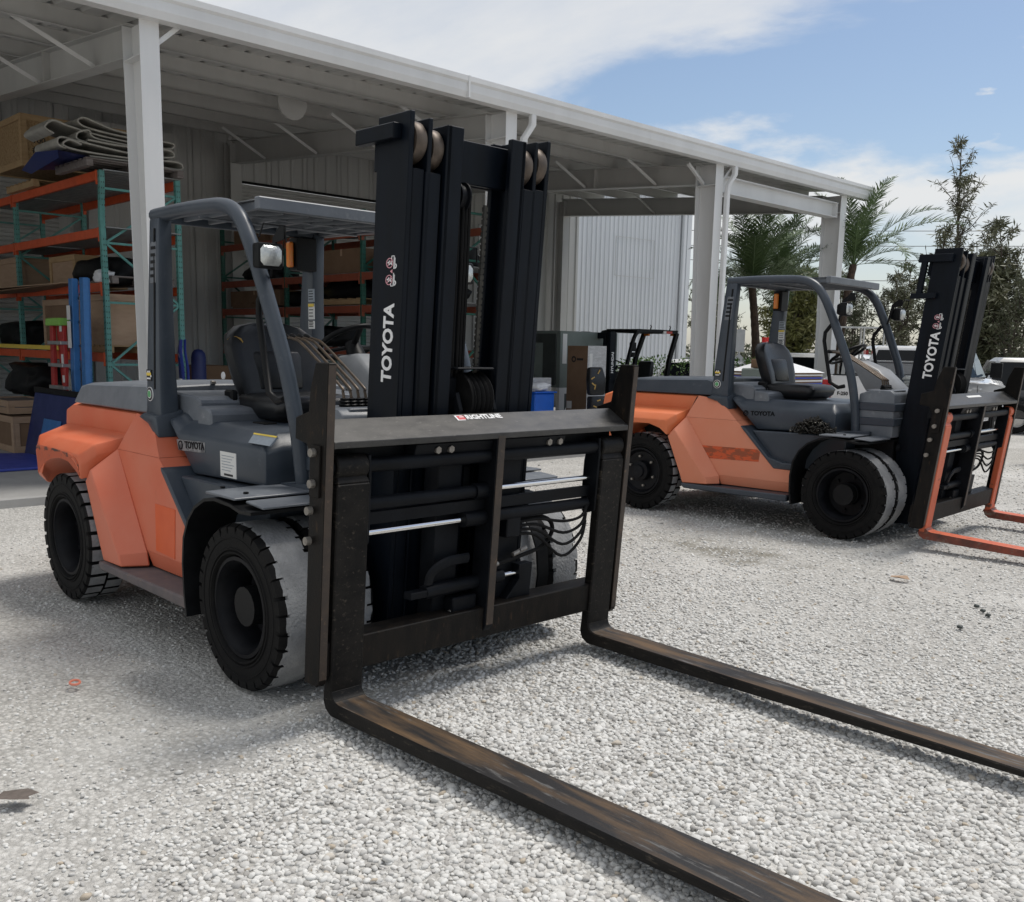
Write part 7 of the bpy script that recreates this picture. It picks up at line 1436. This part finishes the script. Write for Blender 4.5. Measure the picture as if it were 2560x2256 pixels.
def tree_mesh(seed, h, spread, nb, clumps, leaf_n, leaf_l, leaf_w, droop, lowfrac, up_bias, trunk_r, multi=1):
    """trunk with limbs in one mesh, foliage in another: small leaf-sized blades in clumps along every limb"""
    rs = random.Random(seed); tb = MB(); lv = []; lf = []
    for mtrunk in range(multi):
        ox = rs.uniform(-0.5, 0.5)*(mtrunk > 0); oy = rs.uniform(-0.5, 0.5)*(mtrunk > 0); hh = h*(1 if mtrunk == 0 else rs.uniform(0.75, 0.95))
        kx, ky = rs.uniform(-0.06, 0.06)*hh, rs.uniform(-0.06, 0.06)*hh
        def tp(t): return Vector((ox+kx*t*t+0.08*math.sin(5*t+seed), oy+ky*t*t+0.08*math.cos(4*t+seed), hh*t))
        tb.tube([tuple(tp(k/10)) for k in range(11)], [trunk_r*(1-0.88*k/10) for k in range(11)], 7)
        for b in range(nb//multi):
            t0 = lowfrac+(1-lowfrac)*(b+rs.random())/(nb//multi); t0 = min(t0, 0.985)
            p0 = tp(t0); az = rs.uniform(0, 2*PI); prof = (math.sin(PI*min(1, max(0.08, (t0-lowfrac)/(1-lowfrac)*0.9+0.12))))**0.7
            ln = spread*prof*rs.uniform(0.45, 1.15)
            d = Vector((math.cos(az), math.sin(az), up_bias+rs.uniform(-0.2, 0.5))).normalized(); pth = [p0]; q = p0.copy(); nseg = 5
            for k in range(nseg):
                d = (d+Vector((rs.uniform(-.25, .25), rs.uniform(-.25, .25), rs.uniform(-.1, .28)))).normalized(); q = q+d*ln/nseg; pth.append(q.copy())
            tb.tube([tuple(p) for p in pth], [trunk_r*0.30*(1-0.8*k/nseg)*(1-0.6*t0)+0.006 for k in range(nseg+1)], 4)
            for c in range(clumps):
                tt = rs.uniform(0.25, 1.0)*nseg; i = min(int(tt), nseg-1); c0 = pth[i].lerp(pth[i+1], tt-i) + Vector((rs.gauss(0, .10), rs.gauss(0, .10), rs.gauss(0, .10)))*spread*0.25
                for l in range(leaf_n):
                    dv = Vector((rs.gauss(0, 1), rs.gauss(0, 1), rs.gauss(0, 0.8)-droop)).normalized(); ll = leaf_l*rs.uniform(0.5, 1.3); w = dv.cross(Vector((rs.gauss(0, 1), rs.gauss(0, 1), rs.gauss(0, 1)))).normalized()*leaf_w*rs.uniform(0.6, 1.2)
                    s0 = c0+Vector((rs.gauss(0, .05), rs.gauss(0, .05), rs.gauss(0, .05))); m = s0+dv*ll*0.5; e = s0+dv*ll; o = len(lv)
                    lv += [tuple(s0), tuple(m+w), tuple(e), tuple(m-w)]; lf.append((o, o+1, o+2, o+3))
    tm = tb.build('trunk', BARK, smooth=60, fixn=False).data
    bpy.data.objects.remove([o for o in COL.objects if o.data == tm][0])
    me = bpy.data.meshes.new('crown'); me.from_pydata(lv, [], lf)
    return tm, me
KIND = {
 'tall': (tree_mesh(31, 12.3, 2.3, 66, 5, 8, 0.33, 0.030, 0.05, 0.26, 1.15, 0.12, 2), LEAFC),
 'pineA': (tree_mesh(32, 6.4, 1.8, 57, 5, 8, 0.30, 0.032, 0.20, 0.30, 0.7, 0.075, 3), LEAFD),
 'pineB': (tree_mesh(33, 6.0, 1.9, 60, 5, 8, 0.28, 0.034, 0.10, 0.26, 0.8, 0.07, 4), LEAFD),
 'pineC': (tree_mesh(34, 7.0, 1.6, 48, 5, 8, 0.32, 0.030, 0.15, 0.28, 0.7, 0.09, 2), LEAFC),
 'bushy': (tree_mesh(35, 5.2, 1.9, 80, 10, 13, 0.36, 0.045, 0.35, 0.10, 0.5, 0.12, 1), LEAFY),
}
def tree(kind, label, x, y, s, rz, leafm=None):
    (tm, cm), lm = KIND[kind]; lm = leafm or lm
    t = thing('tree', label, 'tree', (x, y, 0), rz, 'trees behind the yard'); t.scale = (s, s, s)
    o = bpy.data.objects.new('trunk', tm); COL.objects.link(o); o.parent = t
    if lm.name not in [m.name for m in cm.materials if m]:
        if len(cm.materials) == 0: cm.materials.append(lm)
    o = bpy.data.objects.new('crown', cm); COL.objects.link(o); o.parent = t
    if cm.materials[0] != lm:
        o.material_slots[0].link = 'OBJECT'; o.material_slots[0].material = lm
tree('tall', 'tallest wispy tree with two thin stems rising above all the others', -16.3, 46.6, 1.0, 0.4)
tree('pineC', 'slim tall tree with a sparse pointed top right of the tallest tree', -14.6, 46.4, 1.18, 1.1)
tree('pineC', 'slim tree at the right of the black forklift mast, pale sparse crown', -12.8, 44.0, 1.13, 2.9)
tree('tall', 'tall dark tree cut off by the right edge of the picture', -9.9, 40.6, 0.72, 2.2, LEAFD)
tree('pineC', 'sparse feathery tree left of the tallest tree, beyond the long palm frond', -15.7, 43.4, 1.12, 0.9)
tree('bushy', 'yellow green bushy tree glowing between the two palm trunks', -17.5, 33.8, 0.98, 0.0)
tree('bushy', 'olive brown bushy tree right behind the far forklift mast', -13.0, 42.4, 1.18, 2.0, LEAFC)
LBL = ['dark leafy tree behind the white car and hedge', 'dark tree between the left palm and the white shed', 'spreading dark tree behind the pair of palms', 'dense dark tree just right of the right palm of the pair', 'grey green tree behind the corner column', 'dark tree seen between corner column and forklift guard', 'dense tree behind the front leg of the second forklift guard', 'tree behind the headlamps of the second forklift', 'dark tree left of the far black mast', 'tree with bare stems beside the far black mast', 'dark tree low at the right beyond the far mast', 'olive tree near the right edge behind the black suv']
TX = [(-23.5, 36.5), (-21.8, 34.6), (-20.3, 37.8), (-18.9, 36.6), (-18.6, 40.0), (-17.4, 38.8), (-16.9, 41.2), (-15.6, 40.2), (-15.4, 43.2), (-13.6, 42.6), (-11.8, 43.6), (-11.2, 41.0)]
for k, ((x, y), lb) in enumerate(zip(TX, LBL)):
    tree(('pineA', 'pineB')[k % 2], lb, x, y, (0.86, 0.92, 0.98, 0.83, 0.88, 0.80, 0.86, 0.97, 0.90, 0.88, 0.95, 0.84)[k], k*1.7, (LEAFD, LEAFC, LEAFD)[k % 3])
# far wood beyond them, nobody could count it
rs4 = random.Random(77); v = []; f = []
for k in range(15000):
    a = rs4.uniform(0, 1); x = -46+62*a+rs4.gauss(0, 1.5); y = 50+22*a+rs4.gauss(0, 2.5); top = 1.9+0.8*noise.noise((x*0.22, 3, 1))+0.8*noise.noise((x*0.7, 9, 2))
    c = Vector((x, y, max(0.1, top*(rs4.random()**0.8)))); 
    for l in range(2):
        dv = Vector((rs4.gauss(0, 1), rs4.gauss(0, 1), rs4.gauss(0, 1))).normalized(); w = dv.cross(Vector((rs4.gauss(0, 1), rs4.gauss(0, 1), 1))).normalized()*0.07; o = len(v)
        v += [tuple(c), tuple(c+dv*0.2+w), tuple(c+dv*0.42), tuple(c+dv*0.2-w)]; f.append((o, o+1, o+2, o+3))
tag(mesh_obj('far_wood', v, f, [LEAFD]), 'far low wood closing the view behind the trees', kind='stuff')
def hedge(label, x, y, lx, ly, h, seed, n=2600):
    rs = random.Random(seed); v = []; f = []
    t = thing('hedge', label, 'hedge', (x, y, 0), 0.75, 'clipped hedges')
    for k in range(n):
        d = Vector((rs.gauss(0, 1), rs.gauss(0, 1), rs.gauss(0, 1))).normalized(); r = rs.uniform(0.75, 1.0)*(1+0.16*noise.noise(d*3+Vector((seed, 0, 0))))
        c = Vector((math.copysign(abs(d.x)**0.6, d.x)*lx*r, math.copysign(abs(d.y)**0.6, d.y)*ly*r, h*0.55+math.copysign(abs(d.z)**0.7, d.z)*h*0.45*r))
        dv = (d+Vector((rs.gauss(0, .7), rs.gauss(0, .7), rs.gauss(0, .7)))).normalized(); w = dv.cross(Vector((rs.gauss(0, 1), rs.gauss(0, 1), 1))).normalized()*0.022; o = len(v)
        v += [tuple(c), tuple(c+dv*0.04+w), tuple(c+dv*0.09), tuple(c+dv*0.04-w)]; f.append((o, o+1, o+2, o+3))
    mesh_obj('foliage', v, f, [LEAFH], t)
    b = MB()
    for k in range(7): b.tube([(rs.uniform(-.3, .3)*lx, rs.uniform(-.3, .3)*ly, 0), (rs.uniform(-.8, .8)*lx, rs.uniform(-.6, .6)*ly, h*0.8)], [0.02, 0.006], 5)
    b.build('stem', BARK, t)
hedge('bright green clipped hedge in front of the white car, behind the second forklift', -7.95, 15.45, 0.75, 0.45, 1.60, 1)
hedge('bright green hedge seen through the small black forklift', -11.6, 17.9, 1.7, 0.5, 1.58, 2, 3600)
for k, (z, yoff) in enumerate(((9.75, 0), (8.85, 1.0), (7.85, 0.4), (6.6, 1.4))):
    b = MB(); n = 14; pth = []
    for i in range(n+1):
        a = i/n; pth.append((-60+90*a, 29+yoff+76*a, z-0.55*math.sin(PI*((a*2) % 1))*0.4+0.012*k*a*10))
    b.tube(pth, 0.022, 5); tag(b.build('power_cable', WIREM), ('highest', 'second', 'third', 'lowest')[k]+' of four thin power cables crossing the sky behind the trees', 'cable', 'power cables')

# ---------------------------------------------------------------- litter on the gravel
b = MB(); b.add([(0, 0, 0), (0.10, 0.015, 0.006), (0.165, -0.02, 0.004), (0.13, -0.05, 0.0), (0.15, -0.085, 0.003), (0.08, -0.10, 0.008), (-0.01, -0.075, 0.0)], [(0, 1, 2, 3, 4, 5, 6)]); sc_ = b.build('scrap_of_bark', SCRAP, smooth=None); sc_.location = (0.50, -2.24, 0.03); sc_.rotation_euler = (0, 0, 0.85); sc_.scale = (0.85, 0.85, 1); tag(sc_, 'torn brown scrap of bark lying on the gravel at the lower left', 'scrap')
b = MB(); b.lathe([(0.022, 0.0), (0.026, 0.006), (0.034, 0.006), (0.038, 0.0), (0.034, -0.004), (0.026, -0.004)], (0, 0, 0), 20, 'z'); b.f = b.f; rg = b.build('plastic_ring', RINGP); rg.location = (-0.54, -1.606, 0.028); rg.rotation_euler = (0.1, 0.05, 0); rg.scale = (1.0, 0.75, 1); tag(rg, 'small faded orange plastic ring on the gravel in front of the rear wheel', 'ring')
b = MB(); b.add([(0, 0, 0), (0.16, 0.02, 0.02), (0.22, -0.05, 0.0), (0.12, -0.10, 0.015), (0.02, -0.07, 0)], [(0, 1, 2, 3, 4)]); o = b.build('crushed_wrapper', PLY, smooth=None); o.location = (0.98, 4.05, 0.02); o.scale = (0.75, 0.7, 1); tag(o, 'crushed pale wrapper lying between the two forklifts', 'wrapper')
for k, (x, y) in enumerate(((1.78, 3.657), (1.86, 3.56), (1.928, 3.469), (1.923, 3.018))):
    lump('dark_clod', ('first', 'second', 'third', 'last')[k]+' dark clod in the row of clods right of the far fork', 'clod', x, y, 0.0, 0.035, 0.03, 0.022, DARKGREY, 60+k, 'dark clods on the gravel', n=2)
